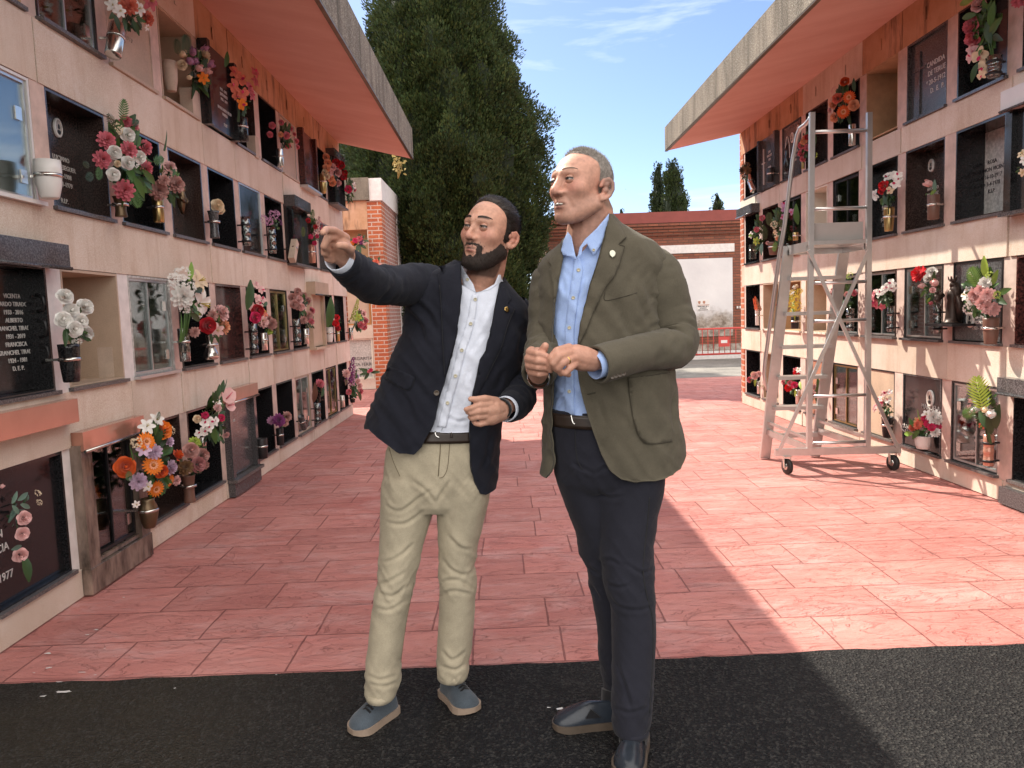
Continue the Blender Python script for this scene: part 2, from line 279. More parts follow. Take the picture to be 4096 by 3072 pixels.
def m_glass(name,tint=(0.8,0.85,0.85),refl=0.18):
    m,N,K,B=nodes(name); N.remove(B); out=N['Material Output']; t=N.new('ShaderNodeBsdfTransparent'); t.inputs[0].default_value=(*tint,1); gl=N.new('ShaderNodeBsdfGlossy'); gl.inputs['Roughness'].default_value=0.03
    lw=N.new('ShaderNodeLayerWeight'); lw.inputs['Blend'].default_value=0.35; mr=N.new('ShaderNodeMapRange'); mr.inputs[3].default_value=refl*0.5; mr.inputs[4].default_value=min(1,refl*3.5); K.new(lw.outputs['Fresnel'],mr.inputs[0])
    mx=N.new('ShaderNodeMixShader'); K.new(mr.outputs[0],mx.inputs[0]); K.new(t.outputs[0],mx.inputs[1]); K.new(gl.outputs[0],mx.inputs[2]); K.new(mx.outputs[0],out.inputs['Surface']); return m
MT=dict(
 stone=m_stone(),ochre=m_ochre(),conc=m_concrete(),soffit=m_soffit(),pave=m_pave(),asph=m_asphalt(),gravel=m_gravel(),
 post=M('peeling_pink_plaster',(0.62,0.48,0.42),0.9,var=0.22,vs=9,bump=0.5,bs=30,objrand=0.08,bdist=0.006),
 white=M('white_flaking_paint',(0.74,0.70,0.68),0.8,var=0.12,vs=14,bump=0.5,bs=25,bdist=0.006),
 beige=M('beige_marble',(0.50,0.38,0.28),0.55,var=0.16,vs=4,fine=0.15,objrand=0.08),
 ochn=M('ochre_plaster',(0.46,0.31,0.18),0.9,var=0.25,vs=5,bump=0.4,bs=40),
 pale=M('pale_panel',(0.70,0.66,0.56),0.7,var=0.08,vs=5,fine=0.12),
 terra=M('terracotta_slab',(0.42,0.20,0.13),0.6,var=0.15,vs=5),
 black=m_granite('black_granite',(0.006,0.006,0.007),(0.03,0.03,0.033),0.08),
 dgray=m_granite('grey_granite',(0.035,0.035,0.038),(0.14,0.14,0.145),0.12),
 brown=m_granite('brown_granite',(0.022,0.013,0.011),(0.085,0.055,0.048),0.15),
 redg=m_granite('red_granite',(0.025,0.007,0.006),(0.13,0.04,0.035),0.12,60),
 sill=m_granite('dark_sill_granite',(0.06,0.055,0.055),(0.20,0.185,0.18),0.30),
 lmarb=m_granite('speckled_light_marble',(0.36,0.36,0.34),(0.62,0.61,0.58),0.25,40),
 vein=M('veined_brown_marble',(0.09,0.065,0.05),0.15,var=0.75,vs=11,stretch=(1,1,0.35),col2=(0.20,0.15,0.12)),
 copper=M('copper_and_paving_reflection',(0.50,0.25,0.18),0.16,metal=0.35,var=0.15,vs=3),  # shared copper tone; on the apron it paints in reflected red paving
 alu=M('brushed_aluminium',(0.62,0.62,0.61),0.34,metal=0.9,var=0.06,vs=20),
 steel=M('stainless_steel',(0.66,0.64,0.60),0.22,metal=1.0,var=0.05,vs=10),
 brass=M('brass',(0.52,0.38,0.17),0.28,metal=1.0,var=0.1,vs=10),
 bronze=M('aged_bronze',(0.16,0.11,0.065),0.38,metal=0.8,var=0.3,vs=12),
 dark=M('dark_metal',(0.025,0.024,0.026),0.4,metal=0.3,var=0.2,vs=10),
 ceram=M('white_ceramic',(0.74,0.72,0.69),0.35,var=0.05,vs=6),
 beicer=M('beige_stone_vase',(0.55,0.44,0.35),0.75,var=0.1,vs=10,fine=0.15),
 dbronze=M('dark_patina',(0.045,0.028,0.022),0.4,metal=0.5,var=0.35,vs=14),
 clay=M('brown_clay',(0.17,0.09,0.065),0.45,var=0.2,vs=8),
 glass=m_glass('door_glass'),vglass=m_glass('vase_glass',(0.86,0.9,0.88),0.35),
 letter=M('engraved_letters',(0.62,0.60,0.57),0.5,var=0.05),letterd=M('dark_letters',(0.03,0.03,0.035),0.5,var=0.05),
 photo=M('enamel_portrait',(0.50,0.44,0.38),0.15,var=0.6,vs=60),
 bricko=m_brick('orange_brick',(0.50,0.14,0.055),(0.40,0.10,0.045),(0.58,0.42,0.34)),
 brickr=m_brick('old_red_brick',(0.30,0.105,0.06),(0.21,0.07,0.045),(0.13,0.07,0.05),0.26,0.068,0.010,dirt=0.55),
 redpaint=M('red_oxide_paint',(0.235,0.055,0.045),0.7,var=0.12,vs=4),
 leafg=M('leaf_green',(0.045,0.10,0.028),0.5,var=0.35,vs=25,local=True,objrand=0.25),
)
# ---------------- ground ----------------
def sheet(name,x0,x1,y0,y1,z,mat):
    b=MB(); b.add([(x0,y0,z),(x1,y0,z),(x1,y1,z),(x0,y1,z)],[(0,1,2,3)]); return b.build(name,mat,kind='structure')
sheet('ground',-150,150,-120,400,-0.010,MT['gravel'])
def wavy(name,x0,x1,y0,y1,z,mat,edge):          # sheet whose near or far edge is slightly ragged
    b=MB(); n=240; xs=np.linspace(x0,x1,n); off=np.cumsum(RNG.normal(0,0.004,n)); off-=np.linspace(off[0],off[-1],n); off=np.clip(off,-0.02,0.02)+RNG.normal(0,0.0035,n)
    for i in range(n):
        b.v.append((xs[i],y0+(off[i] if edge=='y0' else 0),z)); b.v.append((xs[i],y1+(off[i] if edge=='y1' else 0),z))
    for i in range(n-1): b.f.append((2*i,2*i+2,2*i+3,2*i+1)); b.mi.append(0); b.sm.append(False)
    return b.build(name,mat,kind='structure')
wavy('pavement',-9.0,9.0,2.6,14.35,-0.004,MT['pave'],'y1')
wavy('asphalt_road',-9.0,9.0,-40.0,2.852,0.0,MT['asph'],'y1')
def paint_spot(px,py,rx,ry,n=11,z=0.003):
    c=onZ(px,py); b=MB(); pts=[]
    for i in range(n):
        a=2*math.pi*i/n; k=random.uniform(0.45,1.15); pts.append((c[0]+rx*k*math.cos(a),c[1]+ry*k*math.sin(a),z))
    b.add(pts,[tuple(range(n))]); b.build('paint_spot',MT['ceram'],kind='structure')
for px,py,rx,ry in [(255,2770,.045,.012),(175,2787,.014,.006),(237,2730,.016,.004),(193,2614,.02,.009),(385,2520,.014,.006),(350,2540,.012,.004),(195,2672,.012,.007),(380,2702,.008,.004),(330,2690,.02,.003),(495,2390,.01,.006),(1800,2582,.006,.004),(2240,2838,.022,.012),(2195,2833,.01,.004),(135,2692,.006,.003),(420,2594,.005,.003),(700,2755,.004,.004),(1105,2701,.005,.003)]:
    paint_spot(px,py,rx,ry,z=0.0015 if py<2700-0.036*px*0 and onZ(px,py)[1]>2.86 else 0.003)
# ---------------- niche blocks ----------------
XL,XR=-2.15,3.2
TIER={'L':[(2.81,3.385),(1.93,2.49),(1.045,1.63),(0.16,0.75)],'R':[(2.71,3.29),(1.87,2.485),(1.03,1.58),(0.165,0.74)]}
P0={'L':3.75,'R':4.885}; PITCH=0.675; PW={'L':0.13,'R':0.14}
YEND={'L':10.67,'R':10.385}; YBEG={'L':0.6,'R':1.0}; KMIN={'L':-4,'R':-5}; KMAX={'L':9,'R':7}
XW={'L':XL,'R':XR}; NS={'L':1,'R':-1}; SOFF={'L':3.69,'R':3.58}
DEPTH=0.42
def wx(s,d): return XW[s]+NS[s]*d            # d metres out from the wall face
def wbox(b,s,d0,d1,y0,y1,z0,z1,mi=0): return b.box(wx(s,d0),wx(s,d1),y0,y1,z0,z1,mi)
def opening(s,k):
    y=P0[s]+PITCH*k; return y+PW[s]/2,y+PITCH-PW[s]/2
WALL={}
for s,lab in (('L','niche block on the left, four rows of tomb niches under a salmon soffit'),('R','niche block on the right behind the rolling ladder, sunlit along its lower rows')):
    root=thing('niche_block',(wx(s,-0.5),6,0),lab,'burial niches'); WALL[s]=root
    b=MB(); wbox(b,s,-2.6,-DEPTH,YBEG[s],YEND[s],0,3.9); b.build('core_wall',MT['post'],root)
    yE=P0[s]+PITCH*(KMAX[s]+1)          # last post
    zt=TIER[s]
    bands=[(0.0,zt[3][0]-0.02),(zt[3][1],zt[2][0]-0.02),(zt[2][1],zt[1][0]-0.02),(zt[1][1],zt[0][0]-0.02)]
    for bi,(z0,z1) in enumerate(bands):
        b=MB(); wbox(b,s,-DEPTH,-0.02,YBEG[s],YEND[s]-0.03,z0,z1); b.build('floor_slab',MT['post'],root)
        k=KMIN[s]
        while k<=KMAX[s]+1:
            y0=P0[s]+PITCH*k+random.uniform(-.02,.02); n=random.choice((1,1,2)); y1=min(P0[s]+PITCH*(k+n),YEND[s]); y1=max(y1,y0+0.1)
            if k+n>KMAX[s]: y1=YEND[s]
            d=random.uniform(-0.003,0.004); b=MB(); wbox(b,s,-0.02,d,y0+0.002,y1-0.002,z0+0.003,z1-0.001); b.build('facing_panel',MT['stone'],root); k+=n
            if y1>=YEND[s]: break
    # head band under the soffit
    b=MB(); wbox(b,s,-DEPTH,-0.02,YBEG[s],YEND[s]-0.03,zt[0][1],SOFF[s]+0.05); b.build('floor_slab',MT['post'],root)
    k=KMIN[s]
    while k<=KMAX[s]:
        y0=P0[s]+PITCH*k; n=1; y1=y0+PITCH if k<KMAX[s] else YEND[s]
        m='ochre' if (s=='L' and k>=3) or (s=='R' and k in (0,1,2,5,6,7)) else 'stone'
        b=MB(); wbox(b,s,-0.02,random.uniform(-.002,.003),y0+0.002,y1-0.002,zt[0][1],SOFF[s]+0.03); yc=(y0+y1)/2; wbox(b,s,0.004,0.010,yc-0.012,yc+0.012,zt[0][1]+0.10,zt[0][1]+0.19); b.build('head_panel',MT[m],root); k+=1
    # posts
    for t,(z0,z1) in enumerate(zt):
        for k in range(KMIN[s],KMAX[s]+2):
            y=P0[s]+PITCH*k; h=PW[s]/2*random.uniform(0.9,1.06); hi=y+h
            if k==KMAX[s]+1: hi=YEND[s]-0.012
            b=MB(); wbox(b,s,-DEPTH,random.uniform(-.012,-.004),y-h,hi,z0-0.025,z1+0.004); b.build('post',MT['white'] if (s=='L' and k in(0,1) and t>1) else MT['post'],root)
    # end wall of brick and roof
    b=MB(); wbox(b,s,-2.6,-0.022,YEND[s]-0.010,YEND[s]+0.11,0,SOFF[s]+0.05); b.build('end_wall',MT['bricko'],root)
    b=MB()
    for t,(z0,z1) in enumerate(zt): wbox(b,s,-0.022,0.002,YEND[s]-0.112 if s=='R' else YEND[s]-0.02,YEND[s],z0-0.02,z1)
    b.build('brick_edge',MT['bricko'],root)
    eX,eb,et=((-1.15,3.45,3.845) if s=='L' else (2.2,3.39,3.69)); n=NS[s]
    yb,ye=YBEG[s]-0.05,YEND[s]+(-0.02 if s=='L' else 0.0)
    xs=wx(s,-2.7)
    b=MB(); b.prism([(xs,SOFF[s]+0.02),(wx(s,0.02),SOFF[s]+0.02),(eX,eb+0.006),(eX,et),(xs,et+0.16)] ,'y',yb,ye); b.build('roof_slab',MT['conc'],root)
    b=MB(); b.prism([(wx(s,0.0),SOFF[s]),(eX-0.014*n,eb-0.004),(eX-0.014*n,eb+0.003),(wx(s,0.0),SOFF[s]+0.012)],'y',yb+0.01,ye-0.006); b.build('soffit',MT['soffit'],root)
    b=MB(); b.box(eX-0.03*n,eX+0.003*n,yb,ye-0.003,eb-0.012,eb+0.0); b.build('drip_edge',MT['bronze'],root)
    # top coping line, tiles of the kerb at the floor
    if s=='R':
        b=MB(); wbox(b,s,-0.02,0.012,YEND[s]-0.62,YEND[s]+0.003,zt[1][1]+0.004,zt[0][0]-0.024); b.build('end_panel',MT['pale'],root,label='pale cream end panel of the right block')
# ---------------- second block, perpendicular, behind the left one ----------------
def block2():
    Y=14.4; p0=onY(1482,1100,Y)[0]; p1=onY(1538,1100,Y)[0]; r=thing('niche_block',(-4.6,Y,0),'brick niche block at the far left end, facing the viewer beyond the first block','burial niches')
    b=MB(); b.box(-8,p1-.03,Y+0.40,18.0,0,3.5); b.build('core_wall',MT['brickr'],r)
    b=MB(); b.box(p0,p1,Y-0.01,Y+0.42,0,3.46); b.build('brick_pier',MT['bricko'],r)
    b=MB(); b.box(p1-.029,p1-.004,Y+0.42,16.4,0,3.46); b.build('side_wall',m_brick('grazing_lit_brick',(0.42,0.20,0.16),(0.36,0.165,0.13),(0.58,0.46,0.42)),r)  # darker, pinker brick tone paints in the grazing light on this side
    b=MB(); b.box(p1-.029,p1+.004,16.4,18.02,0,3.458); b.build('plaster_strip',MT['white'],r)
    b=MB(); b.box(p0+.06,p1+.03,Y-0.06,18.05,3.46,3.86); b.build('parapet',MT['white'],r)
    b=MB(); b.box(-8,p0+.058,Y-0.10,18.05,3.47,3.87); b.build('parapet',MT['conc'],r)
    zs=[(0.2,0.95),(1.2,1.95),(2.2,2.95)]
    b=MB()
    for i in range(9):
        x=p0-0.86*i
        b.box(x-0.10 if i else x-0.02,x+0.0,Y,Y+0.42,0,3.46)
    b.build('post',MT['stone'],r)
    for z0,z1 in ((0,0.2),(0.95,1.2),(1.95,2.2),(2.95,3.47)):
        b=MB(); b.box(-8,p0-.003,Y-0.012,Y+0.41,z0,z1); b.build('facing_panel',MT['stone'] if z0<2.5 else MT['ochre'],r)
    sl=None
    for zi,(z0,z1) in enumerate(zs):
        for i in range(3):
            x1=p0-.03-0.86*i; x0=x1-0.70; m=['lmarb','beige','ochn'][zi]
            b=MB(); b.box(x0,x1,Y+(0.05 if zi<2 else 0.3),Y+0.39,z0,z1)
            o=b.build('niche_slab',MT[m],r)
            if zi<2:
                f=MB()
                for a in ((x0,x0+.03,z0,z1),(x1-.03,x1,z0,z1),(x0+.03,x1-.03,z1-.03,z1),(x0+.03,x1-.03,z0,z0+.03)): f.box(a[0],a[1],Y+0.02,Y+0.047,a[2],a[3])
                f.build('frame',MT['brass'] if zi==1 else MT['pale'],o)
    return r
block2()
# ---------------- brick building at the back ----------------
def back_building():
    Y=19.5; r=thing('brick_building',(6,Y,0),'low red brick building closing the passage, with a damp white plaster panel','building')
    xl=onY(2180,850,Y)[0]
    def zpx(px,py): return onY(px,py,Y)[2]
    def xpx(px,py): return onY(px,py,Y)[0]
    top=zpx(2700,850); z2=zpx(2700,893)
    b=MB(); b.box(xl,13,Y,Y+6,0,top-0.05); b.build('wall',MT['brickr'],r)
    b=MB(); b.box(xl+1.1,13.1,Y-0.22,Y+6.1,z2,top); b.build('fascia',MT['redpaint'],r)
    b=MB(); b.box(xl-0.02,xl+1.08,Y-0.1,Y+6.1,z2+0.06,top-0.06); b.build('parapet',MT['brickr'],r)
    for i in range(4):                     # stepped courses under the fascia
        z=z2-0.075*(i+1); b=MB(); b.box(xl-0.0,13,Y-0.20+0.045*i,Y-0.002,z,z+0.075-0.0015); b.build('corbel_course',MT['brickr'],r)
    m,N,K,B=nodes('damp_white_plaster'); g=N.new('ShaderNodeNewGeometry').outputs['Position']
    sx=N.new('ShaderNodeSeparateXYZ'); K.new(g,sx.inputs[0])
    nz=mk_noise(N,K,g,1.6,9,0.68); ad=N.new('ShaderNodeMath'); ad.operation='MULTIPLY_ADD'; ad.inputs[1].default_value=-1.6; K.new(nz,ad.inputs[0]); K.new(sx.outputs[2],ad.inputs[2])
    msk=mk_ramp(N,K,ad.outputs[0],0.05,G3(1),0.42,G3(0))
    c=mk_ramp(N,K,mk_noise(N,K,g,1.0,6),0.3,(0.62,0.61,0.62),0.7,(0.76,0.75,0.75)); d=mk_ramp(N,K,mk_noise(N,K,g,7,8,0.7),0.35,(0.17,0.13,0.10),0.7,(0.55,0.49,0.43))
    K.new(mk_mix(N,K,msk,c,d),B.inputs['Base Color']); B.inputs['Roughness'].default_value=0.9; K.new(mk_bump(N,K,nz,0.4,0.03),B.inputs['Normal'])
    x1=xpx(2930,1200); za,zb=zpx(2850,1033),zpx(2850,1345)
    b=MB(); b.box(xl+1.3,x1,Y-0.025,Y-0.001,zb,za); b.build('plaster_panel',m,r)
    b=MB(); b.box(xl+1.3,xpx(2937,1000),Y-0.022,Y-0.001,zpx(2850,1009),zpx(2850,976)); b.build('plaster_strip',MT['white'],r)
    b=MB(); b.box(xl+1.0,8,Y-0.03,Y-0.001,0.20,zpx(2850,1376)); b.build('plinth_strip',m,r)
    b=MB(); b.box(xl,13,Y-0.14,Y-0.002,-0.01,0.19); b.build('kerb',MT['white'],r)
    for px in (2949,2960):
        p=onY(px,1229,Y); b=MB(); b.box(p[0]-.02,p[0]+.02,Y-.03,Y-.002,p[2]-.03,p[2]+.03); b.build('wall_socket',MT['ceram'],r)
    # notice
    p0=onY(2788,1200,Y); p1=onY(2837,1241,Y)
    s=thing('notice_sign',(p0[0],Y-0.03,p1[2]),'small white notice with two crests and dark lines of text on the plaster panel','sign')
    b=MB(); b.box(p0[0],p1[0],Y-0.034,Y-0.027,p1[2],p0[2]); b.build('board',MT['ceram'],s)
    w=p1[0]-p0[0]; h=p0[2]-p1[2]
    b=MB(); b.box(p0[0]+.02*w,p1[0]-.02*w,Y-.0365,Y-.0345,p0[2]-.52*h,p0[2]-.46*h); b.build('rule',MT['terra'],s)
    for i,(t,sz,zz) in enumerate((('AVISO PUBLICO',.18,.66),('CEMENTERIO MUNICIPAL',.115,.79),('AJUNTAMENT',.1,.93))): pass
    for fx in (.16,.55):
        c=(p0[0]+fx*w,p0[2]-.22*h); b=MB(); b.prism([(c[0]-.03,c[1]+.03),(c[0]+.03,c[1]+.03),(c[0]+.03,c[1]-.02),(c[0],c[1]-.05),(c[0]-.03,c[1]-.02)],'y',Y-.0375,Y-.0345); b.build('crest',MT['terra'],s)
    for q,(f0,f1,hh) in enumerate(((.05,.93,.085),(.2,.8,.075),(.05,.9,.05))):
        zc=p0[2]-h*(.62+.155*q); x=p0[0]+f0*w; k=0
        b=MB()
        while x<p0[0]+f1*w-.02:
            lw=random.uniform(.012,.02); b.box(x,x+lw,Y-.037,Y-.0345,zc-hh*h*.6,zc+hh*h*.6); x+=lw+(.02 if random.random()<.15 else .006); k+=1
        b.build('text_line',MT['letterd'],s)
    return r
back_building()
def barrier():
    Y=18.3; a=onY(2722,1320,Y); bt=onY(2975,1420,Y)
    z1=onY(2850,1315,Y)[2]; z0=onY(2850,1417,Y)[2]; x0=a[0]-0.15; x1=x0+2.4
    red=M('red_barrier_paint',(0.55,0.06,0.05),0.4,var=0.1)
    r=thing('crowd_barrier',(x0+1.2,Y,0),'red steel crowd barrier standing in front of the brick building','barrier')
    b=MB(); b.tube([(x0,Y,z0),(x0,Y,z1),(x1,Y,z1),(x1,Y,z0),(x0,Y,z0)],0.022,8); b.build('frame',red,r)
    n=18
    for i in range(1,n):
        x=x0+(x1-x0)*i/n; b=MB(); b.tube([(x,Y,z0),(x,Y,z1)],0.009,6); b.build('bar',red,r)
    c=onY(2895,1366,Y); b=MB(); b.box(c[0]-.13,c[0]+.13,Y-.03,Y-.012,c[2]-.12,c[2]+.12,0); b.build('plate',red,r)
    b=MB(); b.box(c[0]-.075,c[0]+.075,Y-.034,Y-.0305,c[2]-.035,c[2]+.035); b.build('sticker',MT['ceram'],r)
    for x in (x0+.12,x1-.12):
        b=MB(); b.tube([(x,Y-.28,0.01),(x,Y-.05,z0),(x,Y+.05,z0),(x,Y+.28,0.01)],0.02,6); b.build('foot',red,r)
barrier()
# ---------------- trees ----------------
def cypress(name,c,prof,n,leaf,lab,group,seed,clump=0.2,trunk_r=0.25,per=46,lobes=9,dark=1.0,lean=0.0):
    rg=np.random.default_rng(seed); Z=np.array([p[0] for p in prof]); Rr=np.array([p[1] for p in prof])
    ph=rg.uniform(0,6.28,6)
    def rad(a,z): 
        r=np.interp(z,Z,Rr)
        return r*(1+0.10*np.sin(lobes*a+ph[0]+1.3*z)+0.07*np.sin((lobes+5)*a-2.1*z+ph[1])+0.06*np.sin(3*a+2.9*z+ph[2]))
    # clumps spread by surface area
    w=np.maximum(Rr,0.05); cdf=np.concatenate([[0],np.cumsum((w[1:]+w[:-1])/2*np.diff(Z))]); cdf/=cdf[-1]
    z=np.interp(rg.random(n),cdf,Z); a=rg.uniform(0,2*math.pi,n); f=rg.uniform(0.70,1.0,n)**0.6
    rr=rad(a,z)*f; C=np.stack([c[0]+lean*(z-4)+rr*np.cos(a),c[1]+rr*np.sin(a),z],1)
    out=np.stack([np.cos(a),np.sin(a),np.full(n,0.9)],1); out/=np.linalg.norm(out,axis=1)[:,None]
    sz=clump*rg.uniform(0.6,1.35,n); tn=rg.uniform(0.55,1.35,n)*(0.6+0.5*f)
    k=per; d=rg.normal(0,1,(n,k,3)); d/=np.linalg.norm(d,axis=2)[...,None]; d[...,2]*=1.35
    P=C[:,None,:]+d*sz[:,None,None]*rg.uniform(0.62,1.0,(n,k,1))+out[:,None,:]*sz[:,None,None]*0.3
    ax=out[:,None,:]*1.1+np.array([0,0,.35])+d*0.5+rg.normal(0,0.2,(n,k,3)); ax/=np.linalg.norm(ax,axis=2)[...,None]
    sd=np.cross(ax,rg.normal(0,1,(n,k,3))); sd/=np.linalg.norm(sd,axis=2)[...,None]
    L=leaf*rg.uniform(0.5,1.2,(n,k,1)); Wd=L*0.22
    v=np.stack([P-sd*Wd*0.6,P+ax*L*0.5-sd*Wd,P+ax*L,P+ax*L*0.5+sd*Wd],2).reshape(-1,3)
    F=np.arange(len(v)).reshape(-1,4); t=(tn[:,None]*rg.uniform(0.75,1.25,(n,k))).repeat(4)
    yel=rg.random((n,k)).repeat(4)
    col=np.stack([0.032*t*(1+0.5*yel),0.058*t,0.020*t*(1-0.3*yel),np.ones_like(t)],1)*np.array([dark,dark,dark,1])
    # inner limbs mass
    m=40; zz=np.linspace(Z[0],Z[-1],30); core=[]; 
    for q in zz:
        for j in range(m):
            aa=2*math.pi*j/m; r2=rad(np.array(aa),np.array(q))*0.80+rg.normal(0,0.04); core.append((c[0]+lean*(q-4)+r2*math.cos(aa),c[1]+r2*math.sin(aa),q))
    cf=np.array([(i*m+j,i*m+(j+1)%m,(i+1)*m+(j+1)%m,(i+1)*m+j) for i in range(29) for j in range(m)])
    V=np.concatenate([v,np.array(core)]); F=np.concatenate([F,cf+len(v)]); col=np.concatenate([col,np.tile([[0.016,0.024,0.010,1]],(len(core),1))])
    root=thing(name,(c[0],c[1],0),lab,'cypress tree',group)
    if 'cypress_leaf' not in _MC:
        mm,N,K,B=nodes('cypress_leaf'); at=N.new('ShaderNodeVertexColor'); at.layer_name='tint'; K.new(at.outputs[0],B.inputs['Base Color']); B.inputs['Roughness'].default_value=0.6; B.inputs['Specular IOR Level'].default_value=0.25; _MC['cypress_leaf']=mm
    put('crown',np_mesh('crown',V,F,_MC['cypress_leaf'],False,col),root)
    b=MB(); bark=M('cypress_bark',(0.13,0.075,0.05),0.9,var=0.45,vs=9,stretch=(3,3,0.5),bump=0.8,bs=20,bdist=0.02)
    pts=[(c[0]+0.06*math.sin(2*q),c[1]+0.05*math.cos(3*q),q) for q in np.linspace(0,Z[-1]*0.7,9)]; b.tube(pts,np.linspace(trunk_r,trunk_r*0.3,9),12)
    for j in range(7):
        aa=rg.uniform(0,6.28); q=Z[0]+rg.uniform(-0.3,0.5); b.tube([(c[0],c[1],max(0.3,q-0.7)),(c[0]+.45*math.cos(aa),c[1]+.45*math.sin(aa),q-0.1),(c[0]+.8*math.cos(aa),c[1]+.8*math.sin(aa),q+0.6)],[.09,.05,.02],6)
    b.build('trunk',bark,root); return root
_cb=onY(1800,800,18.2)[0]; _ct=onY(1736,0,18.2)[0]
cypress('cypress_tree',(_cb,18.2),[(0.3,1.1),(1.0,1.6),(2.0,1.8),(3.0,2.0),(3.8,2.1),(4.9,2.16),(6.1,1.85),(7.2,1.5),(8.0,1.32),(8.8,1.06),(10.0,0.7),(11.2,0.15)],3600,0.080,'huge dark green cypress towering behind the two men','tall cypresses',3,0.185,0.32,105,lean=(_ct-_cb)/4.9)
cypress('cypress_tree',(-3.7,20.5),[(.4,0.9),(3.0,1.0),(4.5,1.02),(5.4,0.8),(6.2,0.3)],700,0.12,'smaller yellow-green cypress showing under the left roof, beside the huge one','tall cypresses',5,0.18,0.2,40,dark=1.5)
def far(px,pytop,w,Y,lab,seed,n=520):
    p=onY(px,pytop,Y); R=w*0.5*Y/3080*1.0; top=p[2]
    cypress('cypress_tree',(p[0],Y),[(1.0,R*0.8),(top*0.45,R),(top*0.8,R*0.82),(top*0.94,R*0.55),(top,R*0.12)],n,0.13,lab,'cypresses beyond the brick building',seed,0.13,0.15,34,5,0.9)
far(2690,650,92,40,'tallest far cypress with a blunt top above the brick building',21)
far(2632,668,62,41,'slimmer far cypress touching the left side of the tallest one',22,300)
far(2735,770,42,42,'short far cypress stump at the right foot of the tallest one',23,200)
far(2869,780,44,44,'lone small far cypress near the right block, above the red fascia',24,240)
far(2482,838,30,60,'tiny distant treetop just above the fascia beside the older man',25,160)
def bird(px,py,Y,s):
    c=onY(px,py,Y); b=MB(); b.add([c+np.array(q)*s for q in ((0,-.5,0),(0,.5,.0),(-.95,0,.75),(-.35,.3,.25),(.95,0,.75),(.35,.3,.25),(0,0,-.12))],[(0,3,6),(0,2,3),(3,1,6),(0,6,5),(0,5,4),(5,6,1)])
    o=b.build('bird',MT['dgray']); tag(o,'small bird gliding in the sky right of the older man','bird')
bird(2504,758,26,0.05)
# ---------------- niche fronts (parts of the two blocks) ----------------
def wtext(s,txt,yc,zt,size,d,mat,parent,lead=1.25,bold=0.004,sx=1.0,name='inscription'):
    for i,line in enumerate(txt if isinstance(txt,(list,tuple)) else [txt]):
        if not line: continue
        cu=bpy.data.curves.new('txt','FONT'); cu.body=line; cu.size=size; cu.align_x='CENTER'; cu.align_y='TOP'; cu.extrude=0.0012; cu.offset=bold*size; cu.resolution_u=2
        t=bpy.data.objects.new('txt',cu); COL.objects.link(t); bpy.context.view_layer.update()
        me=bpy.data.meshes.new_from_object(t.evaluated_get(bpy.context.evaluated_depsgraph_get())); bpy.data.objects.remove(t); bpy.data.curves.remove(cu)
        n=len(me.vertices); co=np.empty(n*3,dtype=np.float32); me.vertices.foreach_get('co',co); co=co.reshape(-1,3); w=np.empty_like(co)
        sg=1 if s=='L' else -1
        w[:,0]=wx(s,d)+NS[s]*(co[:,2]+0.0015); w[:,1]=yc+sg*co[:,0]*sx; w[:,2]=zt-i*size*lead+co[:,1]
        me.vertices.foreach_set('co',w.ravel()); me.update(); me.materials.clear(); me.materials.append(mat); put(name,me,parent)
def oval(s,yc,zc,h,d,parent,w=0.72):
    b=MB(); n=20; X=[wx(s,d+e) for e in (0.0,0.010,0.013)]
    ring=lambda k,x:[(x,yc+k*w*h/2*math.cos(2*math.pi*i/n),zc+k*h/2*math.sin(2*math.pi*i/n)) for i in range(n)]
    b.add(ring(1,X[0])+ring(1,X[1])+ring(.84,X[2])+ring(.8,X[1]),[(r*n+i,r*n+(i+1)%n,(r+1)*n+(i+1)%n,(r+1)*n+i) for r in range(3) for i in range(n)],0,True)
    b.build('portrait_frame',MT['ceram'],parent)
    b=MB(); b.add(ring(.81,wx(s,d+.0105)),[tuple(range(n))]); b.build('portrait',MT['photo'],parent)
    b=MB(); b.ball((wx(s,d+.0085),yc,zc+.06*h),(.004,.13*h,.16*h),8,6); b.ball((wx(s,d+.0085),yc,zc-.22*h),(.004,.22*h,.14*h),8,6); b.build('portrait_figure',MT['dark'],parent)
def lining(s,y0,y1,z0,z1,dep,mat,root,edge=True,d=-0.006):
    b=MB(); t=0.014
    wbox(b,s,-dep,d,y0,y0+t,z0,z1); wbox(b,s,-dep,d,y1-t,y1,z0,z1); wbox(b,s,-dep,d,y0+t,y1-t,z1-t,z1); wbox(b,s,-dep,d,y0+t,y1-t,z0,z0+t*.6)
    b.build('niche_lining',mat,root)
def sill(s,y0,y1,z0,mat,root,out=0.018,dep=0.3):
    b=MB(); wbox(b,s,-dep,out,y0-0.012,y1+0.012,z0-0.0195,z0-0.001); b.build('sill',mat,root)
